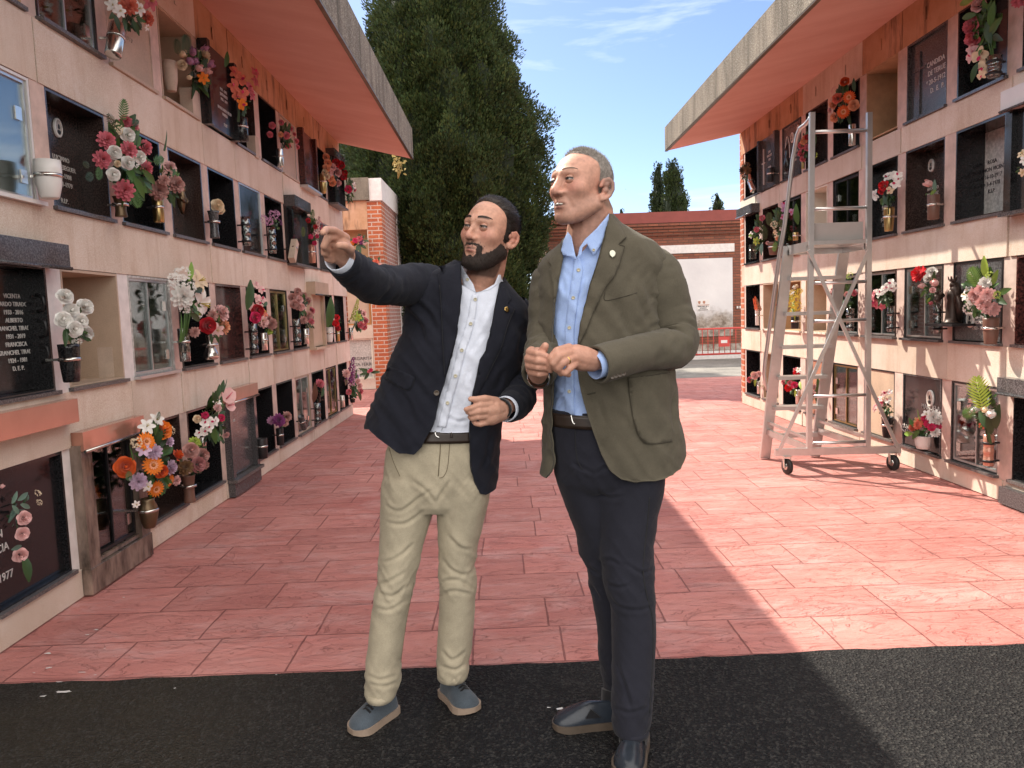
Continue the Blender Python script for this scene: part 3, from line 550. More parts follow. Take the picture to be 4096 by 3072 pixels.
def niche(s,t,k,style,m='black',dep=0.20,text=None,tsize=0.03,tz=None,ty=0.5,port=None,lm='letter',hood=None,sillm='sill',out=0.05,frame='alu',inner='black',label=None,slabw=None):
    root=WALL[s]; y0,y1=opening(s,k); z0,z1=TIER[s][t]; y0-=0.004; y1+=0.004; mat=MT[m]; sl=None; dsl=None
    if style=='deep':
        lining(s,y0,y1,z0,z1,dep,mat,root); b=MB(); a0,a1=(y0,y1) if slabw is None else (y0+(y1-y0)*slabw[0],y0+(y1-y0)*slabw[1])
        wbox(b,s,-dep,-dep+0.016,a0,a1,z0+.01,z1-.016); sl=b.build('niche_slab',MT[inner] if slabw else mat,root,label=label); dsl=-dep+0.016
        if slabw: b=MB(); wbox(b,s,-dep-.02,-dep-.004,y0,y1,z0,z1); b.build('back_panel',mat,root)
        if sillm: sill(s,y0,y1,z0,MT[sillm],root,dep=dep)
    elif style=='empty':
        lining(s,y0,y1,z0,z1,0.36,mat,root); b=MB(); wbox(b,s,-0.38,-0.362,y0,y1,z0,z1); wbox(b,s,-0.362,-0.359,(y0+y1)/2-.002,(y0+y1)/2+.002,z0+.02,z1-.02); sl=b.build('niche_slab',mat,root,label=label); dsl=-0.36
        if sillm: sill(s,y0,y1,z0,MT[sillm],root,dep=.34)
    elif style=='flat':
        b=MB(); wbox(b,s,-0.06,-0.012,y0+.012,y1-.012,z0+.006,z1-.012); sl=b.build('niche_slab',mat,root,label=label); dsl=-0.012
        f=MB(); fm=MT[frame]
        wbox(f,s,-.06,-.004,y0,y0+.011,z0,z1); wbox(f,s,-.06,-.004,y1-.011,y1,z0,z1); wbox(f,s,-.06,-.004,y0+.011,y1-.011,z1-.011,z1); f.build('frame',fm,sl)
        if sillm: sill(s,y0,y1,z0,MT[sillm],root)
    elif style in('door','proud_door'):
        o=out if style=='proud_door' else 0.0
        lining(s,y0,y1,z0,z1,.24,MT[inner],root); b=MB(); wbox(b,s,-.26,-.241,y0,y1,z0,z1); sl=b.build('niche_slab',MT[m] if style=='door' else MT[inner],root,label=label); dsl=-.241
        if style=='proud_door':
            for a in ((y0-.05,y0+.05,z0-.03,z1+.01),(y1-.05,y1+.05,z0-.03,z1+.01)): f=MB(); wbox(f,s,-.03,o,*a); f.build('marble_jamb',mat,root)
        yl=[y0+.016,y1-.016] if style=='door' else [y0+.052,y1-.052]; zl=[z0+.004,z1-.014]; d0=-0.045+o*.6
        f=MB(); wbox(f,s,d0,d0+.03,yl[0],yl[0]+.016,zl[0],zl[1]); wbox(f,s,d0,d0+.03,yl[1]-.016,yl[1],zl[0],zl[1]); wbox(f,s,d0,d0+.03,yl[0]+.016,yl[1]-.016,zl[0],zl[0]+.016); wbox(f,s,d0,d0+.03,yl[0]+.016,yl[1]-.016,zl[1]-.016,zl[1])
        fr=f.build('door_frame',MT[frame],root); yc=(yl[0]+yl[1])/2
        for q,(a,c,dd) in enumerate(((yl[0]+.016,yc+.012,.009),(yc-.012,yl[1]-.016,.018))):
            g=MB(); wbox(g,s,d0+dd,d0+dd+.005,a,c,zl[0]+.016,zl[1]-.016); pn=g.build('glass_pane',MT['glass'],root)
            e=MB(); wbox(e,s,d0+dd-.002,d0+dd+.007,(c-.010) if q==0 else a,c if q==0 else a+.010,zl[0]+.016,zl[1]-.016); e.build('pane_edge',MT[frame],pn)
            for zz in (zl[0]+.10,zl[1]-.16):
                if q==1: h=MB(); wbox(h,s,d0+.0235,d0+.028,c-.065,c-.02,zz-.03,zz+.03); h.build('hinge_plate',MT['steel'],pn)
        if sillm: sill(s,y0,y1,z0,MT[sillm],root,out=.03)
    elif style=='proud':
        f=MB()
        for a in ((y0-.035,y0+.022,z0-.02,z1+.01),(y1-.022,y1+.035,z0-.02,z1+.01)): wbox(f,s,-.03,out,*a)
        f.v; b=MB(); wbox(b,s,-.05,out-.035,y0+.0225,y1-.0225,z0-.01,z1+.005); sl=b.build('niche_slab',mat,root,label=label); dsl=out-.035
        f1=MB(); wbox(f1,s,-.03,out,y0-.035,y0+.022,z0-.02,z1+.01); f1.build('frame',mat,sl); f1=MB(); wbox(f1,s,-.03,out,y1-.022,y1+.035,z0-.02,z1+.01); f1.build('frame',mat,sl)
        if sillm: b=MB(); wbox(b,s,0.0,out+.03,y0-.05,y1+.05,z0-.045,z0-.021); b.build('sill',MT[sillm],root)
    if hood:
        hm,hh,ho,up=hood; b=MB(); wbox(b,s,.001,ho,y0-.045,y1+.045,z1-.02+up,z1+hh+up); h=b.build('hood',MT[hm],root)
        b=MB(); c0=wx(s,ho+.004); b.tube([(c0,y0-.045,z1-.022+up),(c0,y1+.045,z1-.022+up)],.009,8); b.build('hood_rail',MT['dgray'] if hm!='copper' else MT['steel'],h)
    if text: wtext(s,text,y0+(y1-y0)*ty,(tz if tz is not None else z1-.16),tsize,dsl,MT[lm],sl)
    if port:
        for (fy,fz,h) in port: oval(s,y0+(y1-y0)*fy,z0+(z1-z0)*fz,h,dsl,sl)
    return sl,dsl
def relief_cross(s,yc,z0,z1,d,parent,mat='dgray',w=0.014,arm=.09,az=.72):
    b=MB(); za=z0+(z1-z0)*az; wbox(b,s,d,d+.012,yc-w/2,yc+w/2,z0,z1); b.build('cross_shaft',MT[mat],parent); b=MB(); wbox(b,s,d+.0005,d+.013,yc-arm,yc-w/2-.0005,za-w/2,za+w/2); wbox(b,s,d+.0005,d+.013,yc+w/2+.0005,yc+arm,za-w/2,za+w/2); b.build('cross_arm',MT[mat],parent)
T0,T1,T2,T3=0,1,2,3
# left, top row
niche('L',T0,-4,'deep'); niche('L',T0,-3,'deep','brown'); niche('L',T0,-2,'door'); niche('L',T0,-1,'deep','ochn',.3); niche('L',T0,0,'door','dgray',frame='alu',inner='black')
niche('L',T0,1,'flat','beige',text=['VICENTE','PERIS GIL','1911 - 1978','','D.E.P.'],tsize=.036,lm='photo',frame='post',sillm='beige'); niche('L',T0,2,'deep','beige',.30,port=[(.25,.62,.10)],sillm='beige')
sl,d=niche('L',T0,3,'proud','black',text=['1931 - 2015','JOSE MARTI','1936 - 2019','','EN RECUERDO DE SU','FAMILIA','','D.E.P.'],tsize=.03,tz=3.14,ty=.62,out=.07,sillm=None,label='mirror-black proud slab with white lines of text')
niche('L',T0,4,'deep','brown',.3); niche('L',T0,5,'deep','black',.26); niche('L',T0,6,'flat','beige',sillm='beige'); niche('L',T0,7,'proud','redg',out=.06,sillm='alu'); niche('L',T0,8,'deep','black',.2); niche('L',T0,9,'proud','black',out=.09,hood=('dgray',.07,.11,0))
# left, second row
for k in (-4,-3): niche('L',T1,k,'deep')
niche('L',T1,-2,'deep','redg'); niche('L',T1,-1,'door','pale',inner='ceram',frame='alu',sillm='ceram'); niche('L',T1,0,'deep','brown',.16,text=['LUCIANO','VIVES MESEGUER','* 14-2-1908','+ 3-11-1979','','R.I.P.'],tsize=.035,tz=2.24,ty=.62,port=[(.60,.80,.10)],label='dark brown slab with an oval portrait and a block of engraved text')
niche('L',T1,1,'deep','black',.2); sl,d=niche('L',T1,2,'deep','brown',.16); niche('L',T1,3,'deep','black',.3); niche('L',T1,4,'flat','black'); niche('L',T1,5,'deep','black',.22); niche('L',T1,6,'proud','black',out=.07,hood=('dgray',.09,.11,0)); niche('L',T1,7,'deep','brown',.12); niche('L',T1,8,'flat','dgray'); niche('L',T1,9,'deep','dgray',.1)
# left, third row
for k in (-4,-3,-2): niche('L',T2,k,'deep')
_ty=(onX(48,1179,wx('L',-.10))[1]-opening('L',-1)[0])/(opening('L',-1)[1]-opening('L',-1)[0])
sl,d=niche('L',T2,-1,'deep','black',.12,text=['VICENTA','PARDO TIRADO','1933 - 2016','ALBERTO','GRANCHEL TIRADO','1931 - 2019','FRANCISCA','GRANCHEL TIRADO','1924 - 1981','D. E. P.'],tsize=.0295,tz=onX(48,1172,wx('L',-.10))[2],ty=_ty,sillm='dgray',hood=('dgray',.09,.09,.012),label='black slab with ten centred lines of white lettering')
for q in range(3):
    b=MB(); zz=1.46-.12*q; yb=opening('L',-1)[1]-.012; b.tube([(wx('L',-.05+a),yb,zz+c) for a,c in ((0,.04),(.03,.03),(.035,0),(.03,-.03),(0,-.04))],.008,8); b.build('handle',MT['dark'],sl)
b=MB(); wbox(b,'L',.002,.07,opening('L',-1)[0]-.05,opening('L',-1)[1]+.045,.885,.998); b.build('apron',MT['copper'],WALL['L'])  # apron's pink is the red paving's reflection, put into its colour
niche('L',T2,0,'empty','beige'); niche('L',T2,1,'door','pale',inner='lmarb',sillm='alu'); niche('L',T2,2,'deep','black',.25); niche('L',T2,3,'deep','redg',.09); niche('L',T2,4,'deep','black',.25); niche('L',T2,5,'door','black',frame='brass'); niche('L',T2,6,'deep','black',.2)
niche('L',T2,7,'proud','beige',out=.05,hood=('beige',.12,.10,0),sillm='beige'); niche('L',T2,8,'deep','black',.2); niche('L',T2,9,'deep','black',.12)
# left, bottom row
for k in (-4,-3,-2): niche('L',T3,k,'deep')
niche('L',T3,-1,'deep','black',.05,text=['','JUAN','GARCIA','','19-9-1977'],tsize=.05,tz=.56,ty=.10); niche('L',T3,0,'proud_door','vein',out=.045,hood=('copper',.075,.06,-.0),frame='dark',inner='brown',sillm='vein',label='veined marble surround')
b=MB(); wbox(b,'L',.002,.05,opening('L',0)[0]-.06,opening('L',0)[1]+.06,.006,.135); b.build('apron',MT['vein'],WALL['L'])
niche('L',T3,1,'deep','brown',.22); niche('L',T3,2,'deep','black',.3); niche('L',T3,3,'proud','dgray',out=.05,hood=('copper',.08,.07,0),text=['R.I.P.'],tsize=.03,ty=.25); b=MB(); wbox(b,'L',.002,.055,opening('L',3)[0]-.04,opening('L',3)[1]+.04,.006,.11); b.build('apron',MT['dgray'],WALL['L'])
niche('L',T3,4,'deep','black',.2); niche('L',T3,5,'deep','black',.2); niche('L',T3,6,'door','beige',inner='beige'); niche('L',T3,7,'deep','black',.14); niche('L',T3,8,'door','black',frame='brass'); niche('L',T3,9,'deep','black',.1)
# right, top row
for k in (-5,-4,-3,-2,-1): niche('R',T0,k,'deep')
niche('R',T0,0,'deep','black',.16,sillm='dgray'); sl,d=niche('R',T0,1,'deep','dgray',.05,text=['CANDIDA P.','DE TERUEL','* 20-5-1912 +','D.  E.  P.'],tsize=.052,tz=3.09,ty=.30,sillm='dgray',label='dark slab with a tall cross and engraved text'); relief_cross('R',opening('R',1)[0]+.39,2.74,3.2,d,sl)
niche('R',T0,2,'empty','ochn',sillm=None); niche('R',T0,3,'deep','black',.18); niche('R',T0,4,'deep','brown',.2); sl,d=niche('R',T0,5,'flat','dgray',port=[(.45,.72,.11),(.14,.80,.10)],sillm='dgray',frame='dark',label='polished grey slab with an arched Virgin outline and oval portraits')
yc=(opening('R',5)[0]+opening('R',5)[1])/2+.12; b=MB(); b.tube([(wx('R',d+.004),yc+.07*math.cos(a),(2.93+.24*math.sin(a)) if a<math.pi else 2.93) for a in np.linspace(0,math.pi,14)],.006,6); b.build('arch_relief',MT['letter'],sl)
b=MB(); b.lathe([(.03,0),(.05,.05),(.035,.14),(.028,.2),(.03,.24),(.012,.28)],(wx('R',d+.002),yc,2.8),12); b.build('relief_figure',MT['black'],sl)
wtext('R',['JOAQUIN','1928','2004'],yc-.22,2.98,.035,d,MT['letter'],sl)
sl,d=niche('R',T0,6,'proud','dgray',out=.05,sillm=None,text=['JOSE','SANCHEZ','1934','','MARIA','2011'],tsize=.036,tz=3.13,ty=.42,label='grey slab with a thin cross'); relief_cross('R',opening('R',6)[1]-.12,2.76,3.18,d,sl,'letter',.012,.05,.6)
niche('R',T0,7,'deep','black',.3,sillm='sill')
# right, second row
for k in (-5,-4,-3,-2): niche('R',T1,k,'deep')
niche('R',T1,-1,'proud','black',out=.06,hood=('ceram',.10,.09,0),sillm='dgray'); niche('R',T1,0,'deep','black',.22,text=['ROSA','RAMON VICENT','* 16-10-1917','+ 3-4-1978','R.I.P.'],tsize=.040,tz=2.28,ty=.82,lm='letterd',slabw=(0,1),inner='lmarb',label='light speckled marble slab with black letters')
niche('R',T1,1,'deep','brown',.18,text=['ANTONIO','MARQUEZ','PALAU','7-1-1899','+ 2-12-1968','R. I. P.'],tsize=.034,tz=2.20,ty=.80,port=[(.84,.80,.10)],label='brown slab with an oval portrait above five lines of text'); niche('R',T1,2,'deep','black',.14,text=['JUAN','1915','JOSEFA','1920'],tsize=.04,tz=2.15,ty=.8); niche('R',T1,3,'door','black',frame='dark'); niche('R',T1,4,'empty','pale',sillm='post'); niche('R',T1,5,'door','black',frame='dgray'); niche('R',T1,6,'deep','brown',.25); niche('R',T1,7,'deep','black',.2,hood=('dgray',.09,.10,0),sillm='black')
# right, third row
for k in (-5,-4,-3,-2): niche('R',T2,k,'deep')
niche('R',T2,-1,'deep','redg',.08); sl,d=niche('R',T2,0,'flat','dgray',port=[(.62,.76,.12),(.62,.28,.12)],frame='dark',sillm='sill',text=['EMILIA','1925 - 1999','VICENTE','1921 - 2003'],tsize=.03,tz=1.25,ty=.45); niche('R',T2,1,'door','dgray',inner='black',sillm='dgray'); niche('R',T2,2,'door','brown',inner='brown',frame='alu'); niche('R',T2,3,'door','dgray',inner='dgray'); niche('R',T2,4,'empty','beige',sillm='pale'); niche('R',T2,5,'deep','ochn',.2,sillm='pale'); niche('R',T2,6,'empty','beige',sillm='pale'); niche('R',T2,7,'deep','black',.2)
# right, bottom row
for k in (-5,-4,-3,-2): niche('R',T3,k,'deep')
niche('R',T3,-1,'deep','black',.10,hood=('dgray',.08,.07,0)); b=MB(); wbox(b,'R',.002,.05,opening('R',-1)[0]-.04,opening('R',-1)[1]+.04,.006,.115); b.build('apron',MT['dgray'],WALL['R'])
niche('R',T3,0,'door','brown',inner='black'); niche('R',T3,1,'flat','black',text=['MANUELA'],tsize=.055,tz=.535,ty=.27,port=[(.27,.72,.13)],sillm='dgray',frame='dgray',label='black polished slab reading MANUELA under an oval portrait'); niche('R',T3,2,'flat','beige',frame='dark'); niche('R',T3,3,'door','black',frame='brass'); niche('R',T3,4,'flat','terra'); niche('R',T3,5,'deep','black',.2); niche('R',T3,6,'empty','beige'); sl,d=niche('R',T3,7,'deep','black',.2); relief_cross('R',opening('R',7)[0]+.17,.25,.68,d+.03,sl,'brown',.02,.06)
# ---------------- vases ----------------
PROF=dict(
 cyl=[(0,0),(.86,0),(.92,.02),(.95,.5),(1,.98),(.97,1),(.86,1),(.84,.3),(0,.28)],
 pot=[(0,0),(.70,0),(.76,.03),(.90,.4),(.98,.9),(1,1),(.9,1),(.86,.6),(0,.58)],
 cup=[(0,0),(.62,0),(.70,.04),(.92,.35),(1,.75),(.98,1),(.9,1),(.85,.6),(0,.58)],
 flare=[(0,0),(.78,0),(.80,.04),(.70,.3),(.72,.65),(.88,.93),(1,1),(.9,1),(.66,.65),(0,.6)],
 bulb=[(0,0),(.7,0),(.95,.06),(1,.16),(.85,.32),(.5,.55),(.42,.75),(.55,.95),(.62,1),(.52,1),(.38,.75),(0,.7)],
 urn=[(0,0),(.55,0),(.62,.03),(.80,.22),(1,.5),(.92,.72),(.66,.9),(.74,1),(.64,1),(.58,.9),(0,.85)],
 glass=[(0,0),(.86,0),(.9,.02),(.9,.10),(.94,.11),(.94,.22),(.88,.23),(.9,.38),(.96,.39),(.96,.52),(.9,.53),(.92,.68),(.98,.69),(.99,.82),(.94,.83),(1,1),(.95,1),(.88,.83),(.84,.12),(0,.1)])
def vase(s,kind,mat,x,ytop,ybot,wpx,label,d=0.07,tilt=0,clip=True,group=None,square=False,cat='vase',name='flower_vase'):
    X=wx(s,d); pb=onX(x if not isinstance(x,tuple) else x[1],ybot,X); pt=onX(x if not isinstance(x,tuple) else x[0],ytop,X)
    h=np.linalg.norm(pt-pb); r=wpx/2*pb[1]/FPX; ax=(pt-pb)/h; ax=np.array([ax[0]*0+NS[s]*0.04*abs(tilt),ax[1],ax[2]]); ax/=np.linalg.norm(ax)
    if not isinstance(x,tuple): ax=np.array([0,0,1.]); 
    root=thing(name,pb,label,cat,group)
    b=MB()
    if square:
        b.obox(pb+ax*h/2,((1,0,0),np.cross(ax,(1,0,0)),ax),(r*.8,r,h/2)); b.obox(pb+ax*(h+.002),((1,0,0),np.cross(ax,(1,0,0)),ax),(r*.6,r*.8,.003),1); b.build('body',[MT[mat],MT['dark']],root)
    else:
        b.lathe([(pr*r,ph*h) for pr,ph in PROF[kind]],pb,22,0,ax); b.build('body',MT[mat],root)
    if clip:
        for f in ((.15,.72) if kind=='glass' else (.6,)):
            c=pb+ax*h*f; q=MB(); q.lathe([(r*1.0,-.008),(r*1.05,-.008),(r*1.05,.008),(r*1.0,.008)],c,16,0,ax); q.bar(c+np.array([-NS[s]*r,0,0]),c+np.array([-NS[s]*max(r+.02,d),0,0]),.012,.012); q.build('clip',MT['dark'] if kind=='glass' else MT['steel'],root)
    return pb+ax*h
# ---------------- blooms and leaves: unit meshes facing +Z, diameter 1 ----------------
PAL=dict(pink=(.62,.16,.20),dpink=(.46,.20,.20),hot=(.60,.03,.12),white=(.80,.78,.74),cream=(.74,.60,.42),peach=(.76,.36,.20),coral=(.72,.19,.12),orange=(.75,.20,.02),dorange=(.68,.11,.02),red=(.42,.01,.02),bright=(.68,.01,.02),lilac=(.62,.46,.60),mauve=(.45,.22,.36),purple=(.20,.04,.16),pale=(.74,.46,.44),yellow=(.68,.48,.05),ygreen=(.38,.48,.08),brown=(.20,.11,.05),dusty=(.50,.27,.24))
def pm(c):
    return M('petal_'+c,PAL[c],0.6,var=0.12,vs=3,local=True,spec=.25,sheen=.15,objrand=.08)
LEAFC=dict(dk=(.030,.065,.022),md=(.055,.125,.030),lt=(.16,.28,.05),yg=(.30,.42,.06),eu=(.10,.17,.13),br=(.10,.04,.025))
def lm_(c): return M('leaf_'+c,LEAFC[c],0.45,var=0.3,vs=5,local=True,spec=.4,objrand=.2)
def petal(b,ang,r0,r1,z0,z1,w,curl=0.0,mi=0,n=4,ruf=0):
    vs=[]; ca,sa=math.cos(ang),math.sin(ang)
    for i in range(n+1):
        t=i/n; r=r0+(r1-r0)*t; z=z0+(z1-z0)*t-curl*t*t; ww=w*(math.sin(math.pi*min(1,0.18+0.70*t))**0.8)
        for j in (-1,-.35,.35,1):
            rr=r-0.10*w*abs(j)*(1 if t>.3 else 0); o=ww*j; zz=z+0.18*w*abs(j)**2+(random.uniform(-ruf,ruf) if ruf else 0)
            vs.append((rr*ca-o*sa,rr*sa+o*ca,zz))
    b.add(vs,[(i*4+j,i*4+j+1,i*4+j+5,i*4+j+4) for i in range(n) for j in range(3)],mi,True)
_BL={}
def bloom_mesh(kind,col,var=0):
    key=(kind,col,var)
    if key in _BL: return _BL[key]
    st=random.getstate(); random.seed(hash((kind,var))%9999 if False else sum(map(ord,kind))*7+var); b=MB(); mats=[pm(col)]
    if kind=='rose':
        for ring,(n,r0,r1,z0,z1,w,c) in enumerate(((5,.12,.50,-.12,.10,.30,.16),(5,.10,.40,-.08,.22,.26,.06),(4,.06,.28,0,.30,.21,-.02),(3,.03,.15,.05,.33,.14,-.05))):
            for i in range(n): petal(b,2*math.pi*i/n+ring*.6+random.uniform(-.15,.15),r0,r1,z0,z1,w,c,0,4,.01)
        b.ball((0,0,.2),(.09,.09,.14),8,6)
    elif kind=='carn':
        for ring,(n,r1,z1,w) in enumerate(((11,.5,.02,.13),(10,.42,.14,.12),(8,.32,.24,.11),(7,.2,.31,.10),(4,.09,.34,.07))):
            for i in range(n): petal(b,2*math.pi*i/n+ring*.35+random.uniform(-.1,.1),.03,r1*random.uniform(.9,1.05),-.1+ring*.05,z1,w,.03,0,3,.035)
    elif kind=='gerb':
        mats.append(M('gerbera_eye',(.42,.13,.02),.8,local=True)); mats.append(pm('peach'))
        for ring,(n,r1,z1) in enumerate(((18,.5,.0),(16,.42,.05))):
            for i in range(n): petal(b,2*math.pi*i/n+ring*.18,.08,r1*random.uniform(.94,1.03),0,z1,.07,.03,0,3)
        for i in range(12): petal(b,2*math.pi*i/12,.06,.22,.03,.09,.04,0,2,2)
        b.ball((0,0,.05),(.10,.10,.05),10,6,1)
    elif kind=='lily':
        mats.append(M('stamen',(.55,.42,.08),.7,local=True))
        for i in range(6): petal(b,math.pi*i/3,.03,.52,-.08,.18 if i%2 else .12,.15,.22,0,5)
        for i in range(5): a=2*math.pi*i/5; b.tube([(0,0,-.05),(.08*math.cos(a),.08*math.sin(a),.24)],[.012,.016],5,1)
    elif kind=='orchid':
        for i,(w,L) in enumerate(((.24,.46),(.15,.5),(.15,.5),(.24,.46),(.16,.5))): petal(b,[0.1,1.35,-1.35-1.2,3.04,-1.1][i],.02,L,0,.05,w,.08,0,4)
        mats.append(pm('hot')); petal(b,-1.57,.02,.22,.06,.2,.10,-.02,1,3)
    elif kind=='anth':
        petal(b,0,-.45,.5,0,.06,.42,.05,0,6); mats.append(pm('pink')); b.tube([(-.25,0,.03),(-.05,0,.14),(.18,0,.22)],[.04,.035,.025],7,1)
    elif kind=='tiny':
        for i in range(34):
            a=random.uniform(0,6.28); t=math.acos(random.uniform(.0,1)); r=.46*random.uniform(.75,1); c=np.array([r*math.sin(t)*math.cos(a),r*math.sin(t)*math.sin(a),.6*r*math.cos(t)])
            for q in range(4): aa=q*math.pi/2+a; b.add([c,c+np.array([.05*math.cos(aa)-.03*math.sin(aa),.05*math.sin(aa)+.03*math.cos(aa),.02]),c+np.array([.085*math.cos(aa),.085*math.sin(aa),.03]),c+np.array([.05*math.cos(aa)+.03*math.sin(aa),.05*math.sin(aa)-.03*math.cos(aa),.02])],[(0,1,2,3)],0,True)
    elif kind=='spike':
        for i in range(42):
            t=i/42; a=i*2.4; r=.16*(1-t*.75); c=np.array([r*math.cos(a),r*math.sin(a),-.5+t]); b.ball(c,.055*(1-.4*t),6,4)
    elif kind=='bud':
        b.lathe([(0,-.5),(.2,-.4),(.34,-.1),(.32,.15),(.16,.4),(.02,.5)],(0,0,0),9)
        for i in range(4): petal(b,i*1.57,.2,.36,-.2,.42,.2,.02,0,3)
    random.setstate(st); me=b.mesh(kind,mats); _BL[key]=me; return me
def leaf_geo(b,base,dir,nrm,L,w,kind='leaf',mi=0):
    base=np.asarray(base,float); d=np.asarray(dir,float); d/=np.linalg.norm(d); n=np.asarray(nrm,float); sd=np.cross(d,n); sd/=np.linalg.norm(sd)+1e-9; n=np.cross(sd,d)
    if kind=='leaf':
        vs=[]; N=5
        for i in range(N+1):
            t=i/N; c=base+d*L*t-n*L*.18*t*t; ww=w*math.sin(math.pi*(.04+.92*t))**.8*(1-.25*t)
            vs+= [c-sd*ww+n*ww*.3,c,c+sd*ww+n*ww*.3]
        b.add(vs,[(i*3+j,i*3+j+1,i*3+j+4,i*3+j+3) for i in range(N) for j in range(2)],mi,True)
    elif kind in('fern','palm'):
        N=9 if kind=='fern' else 11
        for i in range(N):
            t=.12+.88*i/(N-1); c=base+d*L*t*.9-n*L*.15*t*t; ll=w*(math.sin(math.pi*(.12+.8*t))+.15)
            for sg in (-1,1):
                dd=sd*sg+d*(.45+.6*t); dd/=np.linalg.norm(dd); pw=np.cross(n,dd)*L*(.030 if kind=='palm' else .036)
                b.add([c-pw*.6,c+dd*ll*.5-pw-n*ll*.03,c+dd*ll-n*ll*.15,c+dd*ll*.5+pw-n*ll*.03,c+pw*.6],[(0,1,3,4),(1,2,3)],mi,True)
        b.tube([base,base+d*L*.5-n*L*.04,base+d*L*.9-n*L*.12],[L*.012,L*.01,L*.004],5,mi)
        tip=base+d*L*.86-n*L*.12; b.add([tip-sd*w*.12,tip+d*L*.14,tip+sd*w*.12],[(0,1,2)],mi,True)
    elif kind=='blade':
        vs=[]; 
        for i in range(5): t=i/4; c=base+d*L*t-n*L*.25*t*t; ww=w*(1-t)**.6*.5; vs+=[c-sd*ww,c+sd*ww]
        b.add(vs,[(2*i,2*i+1,2*i+3,2*i+2) for i in range(4)],mi,True)
def bouquet(s,label,blooms,stem,green=(),fol=None,d=0.10,leafc='md',cat='bouquet',name='bouquet',group=None,nleaf=0,dome=.07):
    """blooms (kind,colour,px,py,size px); green (kind,colour,px,py,length px,angle deg); fol=(cx,cy,rx,ry,n)"""
    X=wx(s,d); st=onX(stem[0],stem[1],wx(s,d-.03)); root=thing(name,st,label,cat,group or 'flowers set out along the niches')
    xs=[q[2] for q in blooms] or [fol[0]]; ys=[q[3] for q in blooms] or [fol[1]]
    cx,cy=(fol[0],fol[1]) if fol else (sum(xs)/len(xs),sum(ys)/len(ys)); rx,ry=(fol[2],fol[3]) if fol else (max(30,(max(xs)-min(xs))/2+12),max(30,(max(ys)-min(ys))/2+12)); n=int((fol[4] if fol else 26)*2.6)
    cen=onX(cx,cy,X-NS[s]*.04); k=cen[1]/FPX
    out=np.array([NS[s],0,0.]); tocam=CAMP-cen; tocam/=np.linalg.norm(tocam)
    for i,(kd,co,px,py,sz) in enumerate(blooms):
        rr=min(1,math.hypot((px-cx)/max(rx,1),(py-cy)/max(ry,1))); dd=d+dome*(1-rr*rr)+random.uniform(-.012,.012); p=onX(px,py,wx(s,dd)); dia=sz*p[1]/FPX
        off=p-cen; off/=np.linalg.norm(off)+1e-6; nr=out*.55+tocam*.75+off*.45+RNG.normal(0,.14,3)+np.array([0,0,.12]); nr/=np.linalg.norm(nr)
        o=bpy.data.objects.new({'carn':'carnation','gerb':'gerbera','tiny':'small_blossoms','anth':'anthurium','spike':'flower_spike'}.get(kd,kd),bloom_mesh(kd,co,i%2)); COL.objects.link(o); o.parent=root
        o.location=Vector(p)-root.location; q=Vector(nr).to_track_quat('Z','Y')
        if kd=='spike': q=Vector((NS[s]*.25,random.uniform(-.2,.2),1)).to_track_quat('Z','Y')
        o.rotation_euler=(q.to_matrix()@Matrix.Rotation(random.uniform(0,6.28),3,'Z')).to_euler(); o.scale=(dia*1.2,dia*1.2,dia*1.35)
    b=MB(); mats=[lm_(leafc),lm_('dk' if leafc!='dk' else 'md')]
    for i in range(n):
        a=random.uniform(0,6.28); r=random.uniform(.25,1)**.6; p=cen+np.array([NS[s]*random.uniform(-.02,.05),rx*k*r*math.cos(a),ry*k*r*math.sin(a)])
        dr=np.array([NS[s]*random.uniform(.1,.9),math.cos(a)+random.uniform(-.4,.4),math.sin(a)+random.uniform(-.2,.6)]); L=min(rx,ry)*k*random.uniform(.4,.8)
        leaf_geo(b,p-dr/np.linalg.norm(dr)*L*.4,dr,out*.5+tocam*.6+RNG.normal(0,.3,3),L,L*random.uniform(.17,.28),'leaf',random.random()<.45)
    for q in range(5): e=cen+np.array([random.uniform(-.02,.03)*NS[s],random.uniform(-.6,.6)*rx*k,random.uniform(-.2,.5)*ry*k]); b.tube([st-np.array([0,0,.05]),st*.5+e*.5+np.array([NS[s]*.01,0,0]),e],.004,5,0)
    b.build('foliage',mats,root)
    for kd,co,px,py,L,ang in green:
        p=onX(px,py,wx(s,d+dome*.6)); LL=L*p[1]/FPX; a=math.radians(ang); sg=1 if s=='L' else -1
        dr=np.array([NS[s]*.25,sg*math.cos(a),math.sin(a)]); b=MB(); dr/=np.linalg.norm(dr); leaf_geo(b,p-dr*LL*.5,dr,out*.6+tocam*.8,LL,LL*{'leaf':.19,'fern':.28,'palm':.36,'blade':.10}[kd],kd); b.build({'palm':'palm_leaf','fern':'fern_leaf','blade':'long_leaf','leaf':'leaf'}[kd],lm_(co),root)
    return root
def scat(kind,col,cx,cy,rx,ry,n,sz,seed=0):
    rg=random.Random(seed+int(cx)); o=[]
    for i in range(n): a=i*2.4+rg.uniform(-.3,.3); r=math.sqrt((i+.5)/n); o.append((kind,col if isinstance(col,str) else col[i%len(col)],cx+rx*r*math.cos(a),cy+ry*r*math.sin(a),sz*rg.uniform(.85,1.15)))
    return o
VG='vases clipped along the niches'
def V(*a,**k): k.setdefault('group',VG); return vase(*a,**k)
